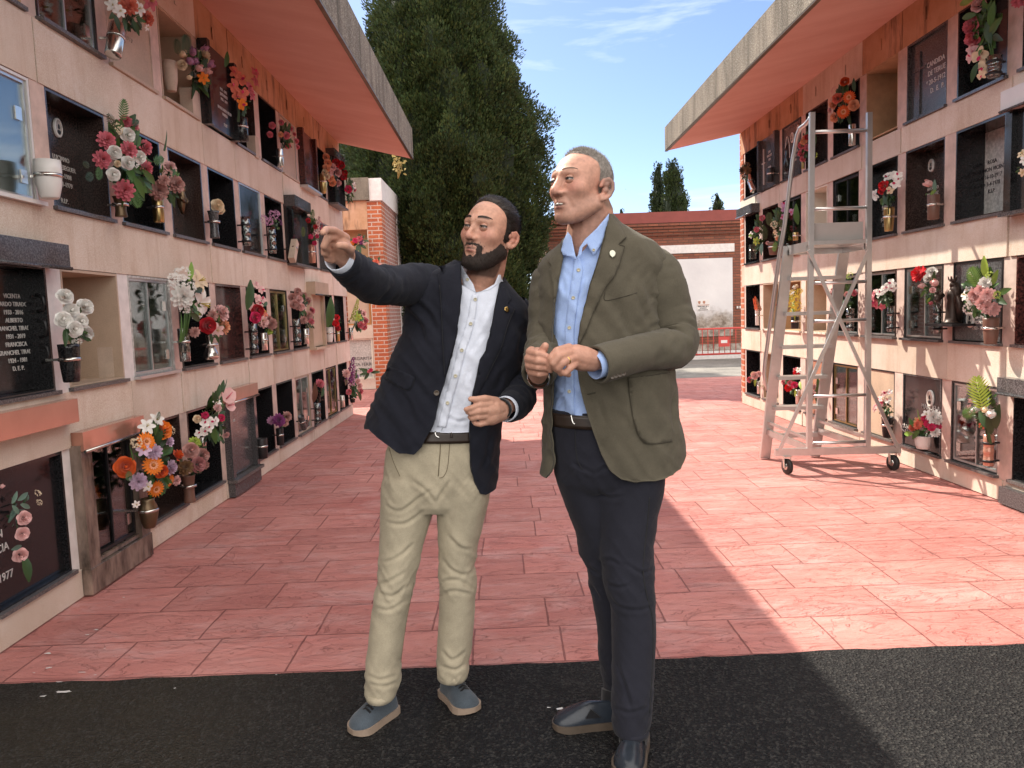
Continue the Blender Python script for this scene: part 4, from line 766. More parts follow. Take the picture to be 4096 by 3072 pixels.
# ===== left wall, top row
V('L','cyl','steel',(466,452),104,222,66,'large tilted steel cylinder vase high up at the near end of the left wall',d=.09,tilt=1)
bouquet('L','pink carnations and white daisies spilling over the tilted steel vase at top left',[('carn','coral',515,23,62),('carn','coral',588,72,52),('lily','pink',601,3,62),('lily','white',556,34,48),('lily','white',479,44,42),('lily','white',450,20,46),('lily','white',590,110,24)],(470,104),[('leaf','dk',450,62,60,215),('leaf','dk',545,110,60,-60),('leaf','dk',500,95,55,-100),('leaf','dk',470,90,60,-80)],(510,50,75,55,26),leafc='dk',d=.12)
V('L','cup','beicer',685,254,366,56,'plain beige wall cup in the upper left row, beside an oval portrait',d=-.02,clip=False,name='wall_cup',cat='cup')
V('L','cyl','beicer',762,366,470,60,'square beige stone vase under cream roses in the upper left row',d=-.03,square=True,clip=False)
bouquet('L','cream and mauve-tipped roses with dark palm tips, upper left row beside the mirror-black slab',[('bud','cream',728,215,34),('bud','mauve',771,208,34),('bud','mauve',816,199,32),('rose','cream',814,226,48),('bud','mauve',759,244,36),('bud','mauve',780,247,32),('rose','cream',728,260,34),('bud','pale',796,273,32),('bud','mauve',836,258,36),('lily','orange',814,312,40),('bud','pale',827,285,32),('bud','cream',757,310,22)],(765,366),[('palm','dk',746,181,80,95),('palm','dk',712,190,60,120)],(782,290,62,70,34),leafc='dk',d=.06)
V('L','cyl','black',970,477,565,50,'glossy black cylinder vase beside the mirror-black slab',d=.07)
bouquet('L','tall coral and pink gladioli in the glossy black vase under the left soffit',[('orchid','coral',940,289,44),('orchid','coral',936,344,48),('orchid','coral',963,318,44),('orchid','coral',972,375,46),('orchid','orange',967,416,40),('orchid','pink',1021,289,38),('orchid','pink',1021,325,40),('orchid','pink',1003,362,38),('orchid','pink',1008,386,36),('orchid','pink',994,344,36),('orchid','coral',945,380,34)],(970,477),[('leaf','md',908,236,66,80),('blade','dk',985,410,110,80),('blade','dk',960,430,110,100)],(970,390,30,70,10),d=.12)
V('L','cyl','beicer',1015,553,633,42,'square beige vase holding dry twigs in the shade of the upper left row',d=-.02,square=True,clip=False)
V('L','cyl','steel',1122,601,669,28,'slim steel vase with pink roses before a black niche, upper left row')
bouquet('L','loose small pink roses over the slim steel vase, upper left row',[('rose','pink',x,y,q) for x,y,q in ((1080,538,22),(1089,502,24),(1125,490,20),(1162,515,20),(1146,542,26),(1184,565,22),(1152,583,22),(1175,538,18),(1189,588,18))]+[('rose','peach',1123,538,20)],(1122,601),(),(1135,545,45,42,30),leafc='dk')
V('L','urn','brass',1294,701,774,34,'brass vase with peach roses near the far end of the upper left row')
bouquet('L','cascade of peach and blush roses near the far end of the upper left row',[('rose','peach',1305,628,26),('rose','peach',1312,652,28),('rose','pale',1330,668,28),('rose','peach',1306,672,28),('rose','pale',1318,690,30),('rose','cream',1300,690,24),('rose','pale',1350,690,32),('rose','peach',1322,712,28),('rose','peach',1330,730,28),('rose','pale',1352,732,26),('rose','cream',1310,705,22)],(1294,701),(),(1315,690,36,50,20),leafc='dk')
bouquet('L','dark red and magenta roses hanging on the last black frame of the upper left row',[('rose','red',1345,652,30),('rose','red',1362,660,32),('rose','red',1374,706,26),('rose','hot',1394,757,28),('lily','white',1416,745,28),('rose','pink',1418,760,14),('rose','red',1380,690,20)],(1390,800),[('blade','md',1400,720,40,60)],(1392,760,28,46,34),leafc='dk',d=.16)
# ===== left wall, second row
V('L','cup','ceram',201,648,795,98,'tall plain white ceramic vase on the second left row, near edge of picture',d=.08)
V('L','flare','bronze',486,790,867,58,'bell-shaped bronze vase under the big dahlia bouquet')
bouquet('L','largest left bouquet: pink dahlias, white roses and fern fronds before a dark brown slab',[('carn','pink',427,561,64),('carn','pink',515,597,58),('carn','pink',409,637,62),('carn','pink',581,588,54),('carn','pink',583,674,56),('carn','pink',504,486,46),('carn','pink',535,502,38),('carn','pink',497,761,72),('rose','white',511,540,52),('rose','white',459,610,48),('rose','white',511,651,48),('rose','white',558,628,46),('rose','white',454,698,46),('tiny','cream',470,515,40),('tiny','white',540,655,30),('rose','cream',470,655,24)],(486,790),[('fern','md',497,440,90,88),('fern','dk',450,490,80,150),('fern','dk',545,490,60,30),('fern','dk',365,705,80,200),('fern','md',400,690,70,230),('fern','md',640,640,90,20),('leaf','md',560,750,90,-60),('leaf','md',600,710,90,-30),('fern','dk',350,660,60,180),('palm','md',545,790,80,-75)],(500,640,110,135,60),d=.13)
V('L','cyl','brass',637,792,890,44,'straight brass vase standing by the dahlia bouquet')
bouquet('L','dusty pink carnations in the straight brass vase beside the dahlia bouquet',[('carn','dusty',705,736,62),('carn','dusty',633,760,70),('carn','pale',680,668,48),('carn','dusty',655,720,40),('tiny','dusty',670,700,40)],(637,792),[('leaf','dk',690,800,60,-70),('blade','brown' if 0 else 'dk',668,560,90,80),('leaf','md',695,690,50,50)],(672,735,45,60,28),leafc='dk',d=.11)
def relief(px0,px1,py0,py1,s,lab):
    X=wx(s,-.10); c=onX((px0+px1)/2,(py0+py1)/2,X); h=abs(onX(px0,py0,X)[2]-onX(px0,py1,X)[2]); r=thing('bronze_figure',c,lab,'figure'); b=MB()
    pts=[(0,h*.42),(.004,h*.30),(0,h*.1),(-.004,-h*.15),(0,-h*.4)]; b.tube([(c[0]+a,c[1],c[2]+z) for a,z in pts],[h*.10,h*.10,h*.16,h*.12,h*.05],12); b.ball((c[0]+.01,c[1]+.005,c[2]+h*.40),(h*.10,h*.10,h*.13),10,8)
    for sg in (-1,1): b.tube([(c[0],c[1]+sg*h*.13,c[2]+h*.22),(c[0]+.02,c[1]+sg*h*.24,c[2]+h*.05),(c[0]+.03,c[1]+sg*h*.05,c[2]-h*.05)],[h*.06,h*.05,h*.035],8)
    b.build('figure',MT['bronze'],r)
relief(705,750,745,867,'L','small bronze figure with folded arms inside a dark niche of the second left row')
V('L','flare','dgray',860,849,953,46,'dark grey waisted vase with a single cream rose, second left row')
bouquet('L','single full cream rose in the dark grey waisted vase',[('rose','cream',870,822,46),('rose','cream',882,840,32)],(862,852),(),(866,838,16,14,5))
V('L','glass','vglass',988,873,983,37,'empty ribbed glass vase clipped to a post of the second left row')
V('L','glass','vglass',1092,915,1014,32,'ribbed glass vase with mauve sprigs, second left row')
bouquet('L','thin mauve statice sprigs in a ribbed glass vase, second left row',[('tiny','mauve',1093,862,38),('tiny','mauve',1058,878,34),('tiny','mauve',1075,888,32),('tiny','mauve',1106,855,28),('tiny','purple',1118,890,26)],(1092,915),(),(1092,895,25,22,14),leafc='dk')
V('L','cyl','beicer',(1180,1168),966,1041,30,'slim tilted beige box vase on the black frame of the second left row',d=.10,square=True)
V('L','cyl','copper',1250,983,1052,30,'copper-brown cylinder vase near the pointing hand')
bouquet('L','mixed wild bouquet of red, magenta and green spikes near the pointing hand',[('carn','red',1233,882,20),('carn','hot',1243,947,18),('carn','hot',1258,972,18),('spike','pale',1270,905,60),('carn','red',1261,907,18),('carn','hot',1290,924,28),('carn','hot',1268,945,16),('tiny','red',1280,895,24)],(1250,983),[('fern','md',1251,862,50,88),('fern','md',1215,930,46,130)],(1252,925,24,48,26),d=.11)
# ===== left wall, third row
V('L','pot','black',287,1377,1528,80,'large black and gold ribbed vase of white roses at the near left',d=.11)
b=MB(); _c=onX(306,1377,wx('L',.11+.005))
bouquet('L','seven open white roses in the large black vase at the near left',[('rose','white',260,1186,58),('rose','white',339,1227,60),('rose','white',286,1242,54),('rose','white',255,1279,60),('rose','white',322,1284,54),('rose','white',298,1316,60),('rose','white',341,1334,58),('tiny','white',307,1366,34)],(287,1380),[('leaf','dk',262,1350,70,250),('leaf','dk',270,1320,60,230)],(292,1300,46,70,34),leafc='dk',d=.14)
V('L','cyl','beicer',447,1388,1508,74,'square beige planter with a dry star ornament inside an empty niche',d=-.10,square=True,clip=False,cat='planter',name='planter')
V('L','cyl','vglass',742,1315,1446,46,'clear glass cylinder vase full of stems under white lilies')
bouquet('L','white lilies, chrysanthemum and baby breath above the clear glass cylinder',[('carn','white',732,1188,84),('lily','white',809,1215,100),('lily','cream',800,1122,76),('tiny','white',708,1120,60),('tiny','white',728,1095,60),('tiny','white',700,1150,50),('tiny','white',760,1150,44),('tiny','white',735,1235,44),('lily','white',790,1255,46)],(742,1315),[('leaf','lt',764,1086,76,85),('leaf','dk',800,1160,70,10),('leaf','dk',785,1270,80,-25),('blade','md',742,1300,130,90),('blade','md',730,1310,120,95)],(755,1180,55,75,24),d=.13)
V('L','bulb','steel',845,1342,1438,60,'polished steel bulb vase with a small emblem plate')
bouquet('L','one dark red rose among pink carnations in the polished bulb vase',[('rose','red',832,1302,60),('carn','pale',886,1251,62),('carn','peach',895,1306,54),('lily','pale',868,1322,52),('carn','dusty',778,1328,38),('carn','dusty',850,1262,40)],(845,1345),[('palm','dk',910,1240,56,30),('leaf','dk',845,1350,44,-100),('leaf','dk',870,1355,40,-70)],(850,1300,45,45,22),leafc='dk',d=.12)
V('L','glass','vglass',1018,1295,1413,35,'tall ribbed glass vase with red roses and a dark leaf, third left row')
bouquet('L','dark leaf, pink orchid stem and red roses rising from the tall ribbed glass',[('orchid','pale',1027,1140,36),('orchid','pale',1046,1158,34),('orchid','pale',1027,1190,38),('orchid','pale',1050,1200,40),('orchid','pale',1001,1224,36),('orchid','pale',1036,1217,34),('rose','red',1031,1243,46),('rose','hot',1022,1270,42),('lily','coral',1056,1249,38),('lily','pale',1050,1282,32)],(1018,1298),[('leaf','dk',1000,1180,120,85),('leaf','md',1064,1215,50,20)],(1025,1255,34,45,26),leafc='dk',d=.12)
V('L','cyl','steel',1056,1333,1401,34,'short steel cylinder vase in the black niche right of the tall ribbed glass')
bouquet('L','pink carnation pair in the short steel cylinder, third left row',[('carn','pale',1052,1288,42),('carn','dusty',1086,1296,44),('carn','ygreen',1077,1326,26),('carn','dusty',1075,1275,30)],(1056,1335),(),(1066,1305,28,24,18),leafc='dk')
V('L','glass','vglass',1192,1278,1382,30,'narrow ribbed glass vase with dusty pink roses, third left row')
bouquet('L','round posy of dusty pink roses on a narrow ribbed glass',[('rose','dusty',1170,1190,32),('rose','dusty',1176,1217,32),('rose','pale',1195,1198,32),('rose','dusty',1191,1166,28),('rose','dusty',1228,1203,32),('rose','pale',1205,1228,28),('rose','dusty',1216,1182,24),('rose','dusty',1190,1225,26)],(1192,1280),(),(1200,1220,32,42,20),leafc='dk',d=.12)
V('L','cyl','steel',1224,1316,1376,30,'steel cylinder beside the narrow ribbed glass, third left row')
bouquet('L','drooping pink carnations right of the dusty pink posy',[('carn','dusty',1233,1262,36),('carn','dusty',1213,1280,30),('carn','pink',1247,1242,28),('carn','pink',1245,1285,24)],(1224,1318),(),(1230,1285,26,26,16),leafc='dk')
V('L','cup','ceram',1320,1310,1369,30,'white cone vase holding one broad green leaf, far end of the third left row')
bouquet('L','single broad green leaf standing in the white cone vase',[],(1320,1312),[('leaf','md',1322,1250,120,86)],(1322,1285,16,36,8),d=.08)
V('L','cyl','brass',1352,1314,1365,18,'thin pale vase with red carnations, far end of the third left row')
bouquet('L','small upright bunch of red carnations beside the broad green leaf',[('carn','bright',1347,1270,24),('carn','bright',1343,1293,26),('carn','red',1350,1312,24)],(1352,1318),(),(1347,1300,14,24,10),leafc='dk')
V('L','cyl','steel',1405,1312,1359,18,'small steel vase on the end post of the third left row')
bouquet('L','pink blooms with a yellow-green spike on the end post, beyond the navy jacket elbow',[('spike','ygreen',1423,1238,64),('carn','pale',1453,1253,28),('carn','pink',1461,1283,28),('carn','pink',1443,1300,26),('carn','pink',1457,1308,26),('lily','ygreen',1432,1268,30),('carn','pale',1440,1248,24)],(1405,1314),[('leaf','yg',1428,1255,40,40),('leaf','dk',1400,1285,44,180)],(1430,1285,36,36,30),leafc='dk',d=.14)
# ===== left wall, bottom row
bouquet('L','eucalyptus sprig with three pale pink roses lying against a black slab at bottom left',[('rose','pale',97,2072,52),('rose','pale',90,2135,50),('rose','pale',81,2221,54),('tiny','cream',150,1975,30),('tiny','cream',155,2010,26),('bud','pale',8,1946,20)],(30,2045),[('leaf','eu',95,1985,64,20),('leaf','eu',105,2025,60,-30),('leaf','eu',65,2040,54,-60),('leaf','eu',70,2190,60,0),('leaf','eu',60,1990,54,60),('leaf','dk',110,2275,110,-95)],(70,2050,36,70,8),leafc='eu',d=.03,dome=.04)
V('L','urn','bronze',599,1990,2110,76,'bronze tulip-shaped vase of orange flowers by the marble surround',d=.13)
bouquet('L','big orange gerbera and rose bouquet with lilac carnations, bottom left row',[('rose','orange',646,1721,74),('rose','dorange',500,1868,76),('rose','dorange',645,1885,52),('rose','dorange',707,1822,48),('gerb','orange',585,1766,66),('gerb','orange',613,1861,70),('gerb','orange',624,1956,60),('gerb','orange',678,1924,48),('carn','lilac',619,1809,56),('carn','lilac',683,1868,56),('carn','lilac',554,1926,64),('carn','lilac',674,1764,44),('lily','white',588,1705,56),('lily','lilac',576,1798,50),('lily','white',628,1678,52),('carn','pale',705,1922,38),('tiny','cream',545,1770,44),('tiny','cream',680,1720,40),('lily','white',590,1945,40),('lily','white',545,2018,28)],(599,1992),[('palm','md',520,1900,60,200),('blade','md',530,1815,70,120),('fern','dk',635,1665,40,70)],(610,1830,95,130,60),d=.16)
V('L','flare','clay',760,1897,2008,58,'plain brown clay vase next to the orange bouquet')
bouquet('L','washed-out pink roses over the brown clay vase',[('rose','dusty',764,1802,58),('rose','dusty',809,1822,54),('rose','dpink',793,1858,58),('carn','brown',741,1870,56),('carn','ygreen',778,1768,40),('carn','dusty',820,1860,34),('tiny','ygreen',790,1775,28)],(760,1900),[('leaf','dk',800,1885,50,-20),('leaf','dk',725,1840,50,160)],(775,1825,48,52,26),leafc='dk',d=.12)
V('L','cyl','steel',813,1748,1800,28,'small steel tube under the anthuriums, bottom left row',d=.07)
bouquet('L','tall arrangement with pink anthuriums, white orchids and one heart-shaped leaf',[('anth','pale',913,1583,62),('anth','pale',920,1622,50),('orchid','white',818,1694,36),('orchid','white',842,1685,36),('orchid','white',814,1726,36),('orchid','white',838,1712,34),('orchid','white',860,1686,36),('orchid','white',795,1735,32),('carn','hot',886,1671,28),('carn','hot',820,1662,28),('rose','cream',789,1676,30),('carn','pale',870,1630,30),('lily','white',870,1610,30),('carn','pale',905,1740,26)],(815,1750),[('leaf','md',856,1735,90,-80),('leaf','dk',862,1590,50,100),('leaf','dk',875,1565,60,70),('leaf','dk',890,1545,60,60),('blade','dk',905,1540,70,55)],(850,1670,58,95,44),leafc='dk',d=.13)
V('L','cyl','dark',1051,1752,1833,44,'short dark grey cylinder vase, empty, on the bottom left row')
V('L','cyl','dark',1122,1712,1780,30,'dark vase under purple and pink heads, bottom left row')
bouquet('L','purple chrysanthemum between pink heads, bottom left row',[('carn','purple',1115,1681,48),('carn','dusty',1149,1664,38),('carn','mauve',1086,1682,32),('carn','dusty',1140,1690,30)],(1122,1714),(),(1118,1690,36,20,20),leafc='dk')
V('L','cyl','dgray',(1204,1215),1664,1716,26,'grey vase tipped sideways in a doorway of the bottom left row',d=.06)
V('L','glass','vglass',1273,1612,1692,26,'ribbed glass vase with one pink carnation and a red-brown leaf')
bouquet('L','one pink carnation with a red-brown leaf, bottom left row',[('carn','pink',1280,1534,34),('carn','brown',1290,1560,18)],(1273,1614),[('leaf','br',1260,1572,80,95),('leaf','dk',1292,1568,44,60)],(1275,1585,16,26,8),leafc='br')
V('L','cyl','steel',1371,1582,1629,20,'plain steel cylinder at the far end of the bottom left row')
V('L','pot','dark',1411,1580,1610,24,'dark pot on the far corner of the bottom left row',d=.06)
bouquet('L','purple stock spike with small pink roses on the far corner of the bottom left row',[('spike','purple',1404,1478,76),('spike','mauve',1412,1500,60),('carn','pale',1385,1494,32),('rose','pale',1436,1544,26),('rose','pink',1440,1565,26),('rose','pale',1430,1525,22),('rose','pink',1395,1568,22),('carn','lilac',1428,1505,22)],(1411,1585),[('leaf','dk',1440,1585,50,-60),('leaf','dk',1385,1530,50,150)],(1410,1540,34,46,36),leafc='dk',d=.12)
# ===== right wall, top row
bouquet('R','pink drooping blossoms cut off at the top right corner',[('carn','pink',4070,6,40),('carn','pink',4090,2,36),('carn','pink',4062,-20,40)],(4100,-60),(),(4090,-20,30,30,10))
V('R','glass','vglass',3976,225,310,54,'clear glass vase with long pink rose stems, upper right row')
bouquet('R','hanging pink roses and pale orchids with many green leaves, upper right row',[('rose','pink',3889,106,60),('rose','pink',3893,152,58),('orchid','pale',3889,202,48),('orchid','cream',3920,222,60),('orchid','cream',3934,270,52),('orchid','pale',3882,228,42),('rose','pale',3915,20,50),('orchid','cream',3925,300,34)],(3976,228),[('leaf','md',3965,60,90,60),('leaf','md',3975,110,90,20),('leaf','dk',3950,130,90,100),('leaf','md',3870,66,80,170),('leaf','dk',3985,150,80,-30),('leaf','lt',3860,8,80,175),('leaf','dk',3895,290,70,255)],(3955,110,55,90,50),d=.12)
V('R','cyl','steel',3408,499,582,28,'tall steel vase of orange gerberas behind the ladder, upper right row')
bouquet('R','orange gerberas and peach roses in a tall steel vase, upper right row',[('rose','dorange',3379,326,32),('gerb','dorange',3396,389,42),('rose','coral',3350,394,38),('rose','peach',3336,418,32),('rose','peach',3415,421,38),('gerb','dorange',3374,447,44),('rose','peach',3339,470,34),('carn','pale',3322,440,24),('tiny','pale',3340,360,30)],(3408,500),[('leaf','dk',3415,340,50,80)],(3380,410,44,66,36),leafc='dk',d=.12)
V('R','cyl','brass',3212,624,675,14,'thin beige vase behind the bent handrail, upper right row')
bouquet('R','pink and rosy roses glimpsed between the bent handrail and the ladder post',[('rose','pink',3206,613,28),('rose','coral',3222,553,24),('rose','peach',3215,565,24),('rose','pink',3205,582,26),('rose','pink',3228,590,24),('carn','pink',3211,636,22),('rose','red',3230,548,20),('tiny','ygreen',3255,620,30)],(3212,640),[('leaf','dk',3258,560,50,60)],(3228,585,34,44,26),leafc='dk')
V('R','cyl','steel',(2998,3014),704,764,28,'steel vase tipped over at the far end of the upper right row',d=.05)
bouquet('R','withered brown hydrangea heads in the tipped steel vase',[('tiny','brown',2985,664,30),('carn','brown',2970,680,26),('carn','brown',2992,682,24),('tiny','brown',2976,700,24)],(2998,706),[('leaf','dk',2988,712,30,-80)],(2985,690,24,28,24),leafc='br',d=.08)
V('R','cyl','dark',3082,672,729,28,'black cup vase standing before the grey slab with a thin cross',d=.10)
# ===== right wall, second row
V('R','pot','brass',3555,830,925,42,'golden fluted vase with white orchids, second right row')
bouquet('R','white orchids around one red rose in the golden vase, second right row',[('orchid','white',3498,782,42),('rose','bright',3535,743,38),('rose','bright',3526,764,26),('orchid','white',3551,706,36),('orchid','white',3571,700,32),('orchid','white',3590,702,34),('orchid','white',3583,734,38),('orchid','cream',3560,761,28),('orchid','white',3596,720,28)],(3555,832),[('leaf','dk',3540,800,50,120)],(3560,760,36,55,34),leafc='dk',d=.12)
V('R','cyl','clay',3733,780,878,46,'red-brown cylinder vase in the niche left of the light marble slab')
bouquet('R','lone pale pink rosebud with a grey leaf in the red-brown cylinder',[('bud','pale',3715,735,34)],(3733,782),[('leaf','eu',3738,745,50,80),('leaf','lt',3730,770,40,200)],(3733,765,14,16,6))
bouquet('R','white and yellow blossoms at the right edge of the picture, second right row',[('lily','cream',4090,615,34),('lily','white',4100,640,34),('lily','cream',4092,690,30)],(4105,720),(),(4105,650,20,50,12))
V('R','cyl','ceram',3418,858,884,16,'tiny white figurine jug in the pale niche behind the ladder',d=-.1,clip=False,name='figurine_jug',cat='figurine')
V('R','cyl','steel',3010,979,1036,26,'square steel vase at the far end of the second right row',square=True)
bouquet('R','bushy green arrangement with one pink rose at the far end of the second right row',[('rose','pink',3026,918,20),('rose','pink',3049,872,22),('lily','ygreen',3025,965,28),('rose','pale',3070,972,14),('lily','white',3003,940,24)],(3010,982),[('palm','dk',3055,935,60,70),('palm','dk',3075,880,60,60),('leaf','lt',3000,942,36,180),('leaf','lt',3028,968,34,200),('leaf','eu',3045,995,50,-70)],(3040,935,38,70,44),leafc='dk',d=.13)
V('R','pot','clay',3095,968,1019,44,'dark round pot between the bushy arrangement and the handrail')
bouquet('R','purple orchids and a broad leaf behind the bent handrail, second right row',[('orchid','mauve',3139,818,28),('orchid','mauve',3136,836,24),('orchid','mauve',3168,846,26),('orchid','mauve',3133,868,22),('lily','cream',3109,951,22),('lily','cream',3100,930,20),('tiny','cream',3098,900,30),('carn','peach',3110,955,16)],(3095,970),[('leaf','md',3185,858,80,80),('palm','lt',3098,985,40,-90),('palm','dk',3130,900,60,60),('leaf','dk',3120,960,60,-60)],(3125,905,40,66,46),leafc='dk',d=.13)
V('R','cyl','brass',3182,930,962,22,'small brass vase seen just behind the handrail, second right row')
# ===== right wall, third row
V('R','glass','vglass',3749,1217,1333,34,'ribbed glass vase beside the dark Virgin statue')
bouquet('R','one huge red carnation with white rosebuds beside the dark Virgin statue',[('carn','bright',3674,1096,60),('rose','white',3727,1088,38),('rose','white',3711,1114,32),('bud','pale',3740,1132,34),('bud','pale',3693,1144,28),('rose','pale',3730,1160,22),('bud','pink',3724,1212,18)],(3749,1220),[('leaf','md',3690,1175,40,230),('leaf','dk',3735,1110,50,70),('leaf','lt',3715,1200,26,230)],(3733,1160,30,52,34),leafc='dk',d=.12)
V('R','pot','clay',3962,1271,1376,60,'dark brown fluted pot under the palm-leaf bouquet, third right row',d=.09)
bouquet('R','white and blush hydrangeas with palm fronds, largest bouquet of the third right row',[('carn','white',3941,1132,46),('carn','pale',3900,1180,50),('carn','pale',3951,1178,52),('carn','pale',3925,1160,46),('lily','white',3860,1180,42),('carn','pale',3929,1214,48),('carn','pale',3948,1230,48),('carn','pale',3972,1236,50),('carn','white',3888,1200,40),('lily','white',3870,1160,28),('tiny','white',3880,1235,50),('tiny','ygreen',3958,1105,36),('tiny','ygreen',3990,1180,30)],(3962,1274),[('palm','lt',3895,1110,96,110),('leaf','yg',3938,1070,90,88),('leaf','lt',3978,1112,70,50),('leaf','md',4015,1165,80,10),('leaf','dk',4000,1200,80,-20),('leaf','md',3882,1172,44,180)],(3935,1170,75,90,50),d=.13)
V('R','glass','vglass',3562,1225,1327,30,'ribbed glass vase with white blossom, third right row beside the ladder post')
bouquet('R','arching white blossom turning pink at its tip, beside the ladder post',[('orchid','white',3566,1133,36),('orchid','white',3552,1147,36),('orchid','white',3536,1156,34),('orchid','white',3520,1172,32),('orchid','white',3572,1152,30),('orchid','pink',3491,1186,38),('orchid','pink',3502,1206,38),('orchid','pink',3486,1215,30),('orchid','pink',3529,1228,28),('orchid','pink',3508,1222,28),('orchid','pale',3500,1170,30)],(3562,1227),(),(3545,1190,38,34,26),leafc='dk',d=.12)
V('R','glass','vglass',3400,1234,1323,32,'ribbed glass vase seen through the ladder cross brace')
bouquet('R','wispy pink and yellow-green flowers seen through the ladder cross brace',[('carn','pale',3323,1174,20),('carn','pale',3388,1178,22),('carn','pink',3416,1172,24),('tiny','ygreen',3399,1102,26),('carn','pale',3330,1160,16),('tiny','ygreen',3340,1185,26),('carn','white',3425,1165,16)],(3400,1236),(),(3392,1180,36,60,40),leafc='dk',d=.12)
V('R','cyl','dark',3180,1266,1315,32,'dark vase of yellow blooms behind the ladder steps')
bouquet('R','yellow mimosa-like mass with white buds behind the ladder steps',scat('tiny','yellow',3180,1200,26,44,7,34)+[('bud','cream',3188,1144,16),('bud','white',3178,1150,16),('lily','white',3166,1170,22),('bud','red',3116,1217,18)],(3180,1268),(),(3178,1205,28,50,26),leafc='yg',d=.12)
V('R','cyl','ceram',3029,1236,1301,16,'thin white vase with dried orange twigs at the far end of the third right row')
bouquet('R','dried orange twigs in the thin white vase',[('spike','dorange',3027,1212,40),('spike','dorange',3020,1216,34),('spike','brown',3034,1218,36)],(3029,1238),(),(3027,1225,9,14,6),leafc='br')
# ===== right wall, bottom row
V('R','glass','copper',3953,1736,1862,42,'amber cut-glass vase with a palm leaf, bottom right row')
bouquet('R','broad yellow-green palm leaf with pale calla lilies, bottom right row',[('lily','pale',3878,1642,44),('bud','white',3903,1640,34),('bud','pale',3888,1604,24),('lily','coral',3928,1702,30),('bud','white',3968,1655,44),('bud','cream',3940,1640,30)],(3953,1738),[('palm','yg',3914,1578,150,95),('palm','md',3872,1652,90,200),('leaf','dk',3960,1690,110,75),('leaf','dk',3985,1670,110,65),('blade','dk',3950,1720,120,90),('leaf','dk',3930,1680,80,120)],(3950,1630,52,80,40),leafc='dk',d=.12)
V('R','pot','ceram',3692,1742,1794,66,'wide white plaster bowl of bright flowers on the sill of the black MANUELA slab',d=.06,clip=False)
bouquet('R','low bowl arrangement of magenta, coral and white flowers before the MANUELA slab',[('rose','hot',3711,1696,28),('rose','hot',3726,1709,28),('rose','hot',3751,1707,26),('rose','hot',3700,1674,26),('carn','coral',3671,1700,32),('carn','coral',3650,1709,30),('carn','coral',3680,1688,28),('lily','white',3707,1658,36),('carn','white',3736,1668,52),('carn','white',3750,1680,36),('tiny','white',3621,1710,34),('lily','peach',3668,1682,30),('carn','white',3742,1730,36)],(3692,1748),[('leaf','lt',3630,1735,60,190),('leaf','md',3660,1740,60,230),('leaf','md',3645,1690,50,130),('blade','lt',3672,1660,50,100)],(3690,1715,62,34,46),d=.09)
V('R','pot','black',3549,1667,1750,46,'tall black vase with pale orchids behind the ladder brace',d=.05)
bouquet('R','pale pink orchids leaning left from the tall black vase',[('orchid','pale',3541,1577,34),('orchid','pale',3517,1598,34),('orchid','pale',3534,1612,38),('orchid','pale',3498,1634,32),('orchid','white',3552,1600,30),('tiny','cream',3545,1592,24),('orchid','pale',3512,1620,30),('orchid','white',3560,1568,22)],(3549,1670),(),(3552,1635,30,26,26),leafc='dk',d=.10)
V('R','cyl','steel',3191,1560,1615,18,'steel vase of red carnations behind the lower ladder steps')
bouquet('R','red and magenta carnations behind the lower ladder steps',[('carn','bright',3153,1551,30),('carn','hot',3178,1540,26),('carn','pink',3160,1532,22),('carn','pink',3135,1528,22),('carn','bright',3186,1492,26),('lily','white',3194,1480,22),('carn','white',3160,1535,18),('lily','pink',3182,1480,20)],(3191,1562),[('leaf','yg',3180,1572,30,-80),('leaf','yg',3200,1540,40,-40)],(3172,1540,38,32,28),leafc='md')
bouquet('R','pale pink peony with a green spray under the lowest ladder treads',[('carn','pale',3251,1573,26),('rose','pale',3256,1548,20),('carn','pink',3245,1600,18)],(3270,1610),[('leaf','md',3273,1536,50,90),('leaf','md',3268,1560,40,70),('leaf','dk',3278,1575,40,100)],(3266,1570,16,40,18),d=.07)
V('R','cyl','steel',3035,1524,1575,14,'slim steel vase with pale roses at the far end of the bottom right row')
bouquet('R','pale roses and a yellow leaf at the far end of the bottom right row',[('rose','pale',3019,1503,28),('rose','pink',2998,1519,22),('rose','pale',3034,1496,22),('rose','cream',3012,1496,18)],(3035,1526),[('leaf','yg',3020,1528,34,-80)],(3020,1510,20,18,16))
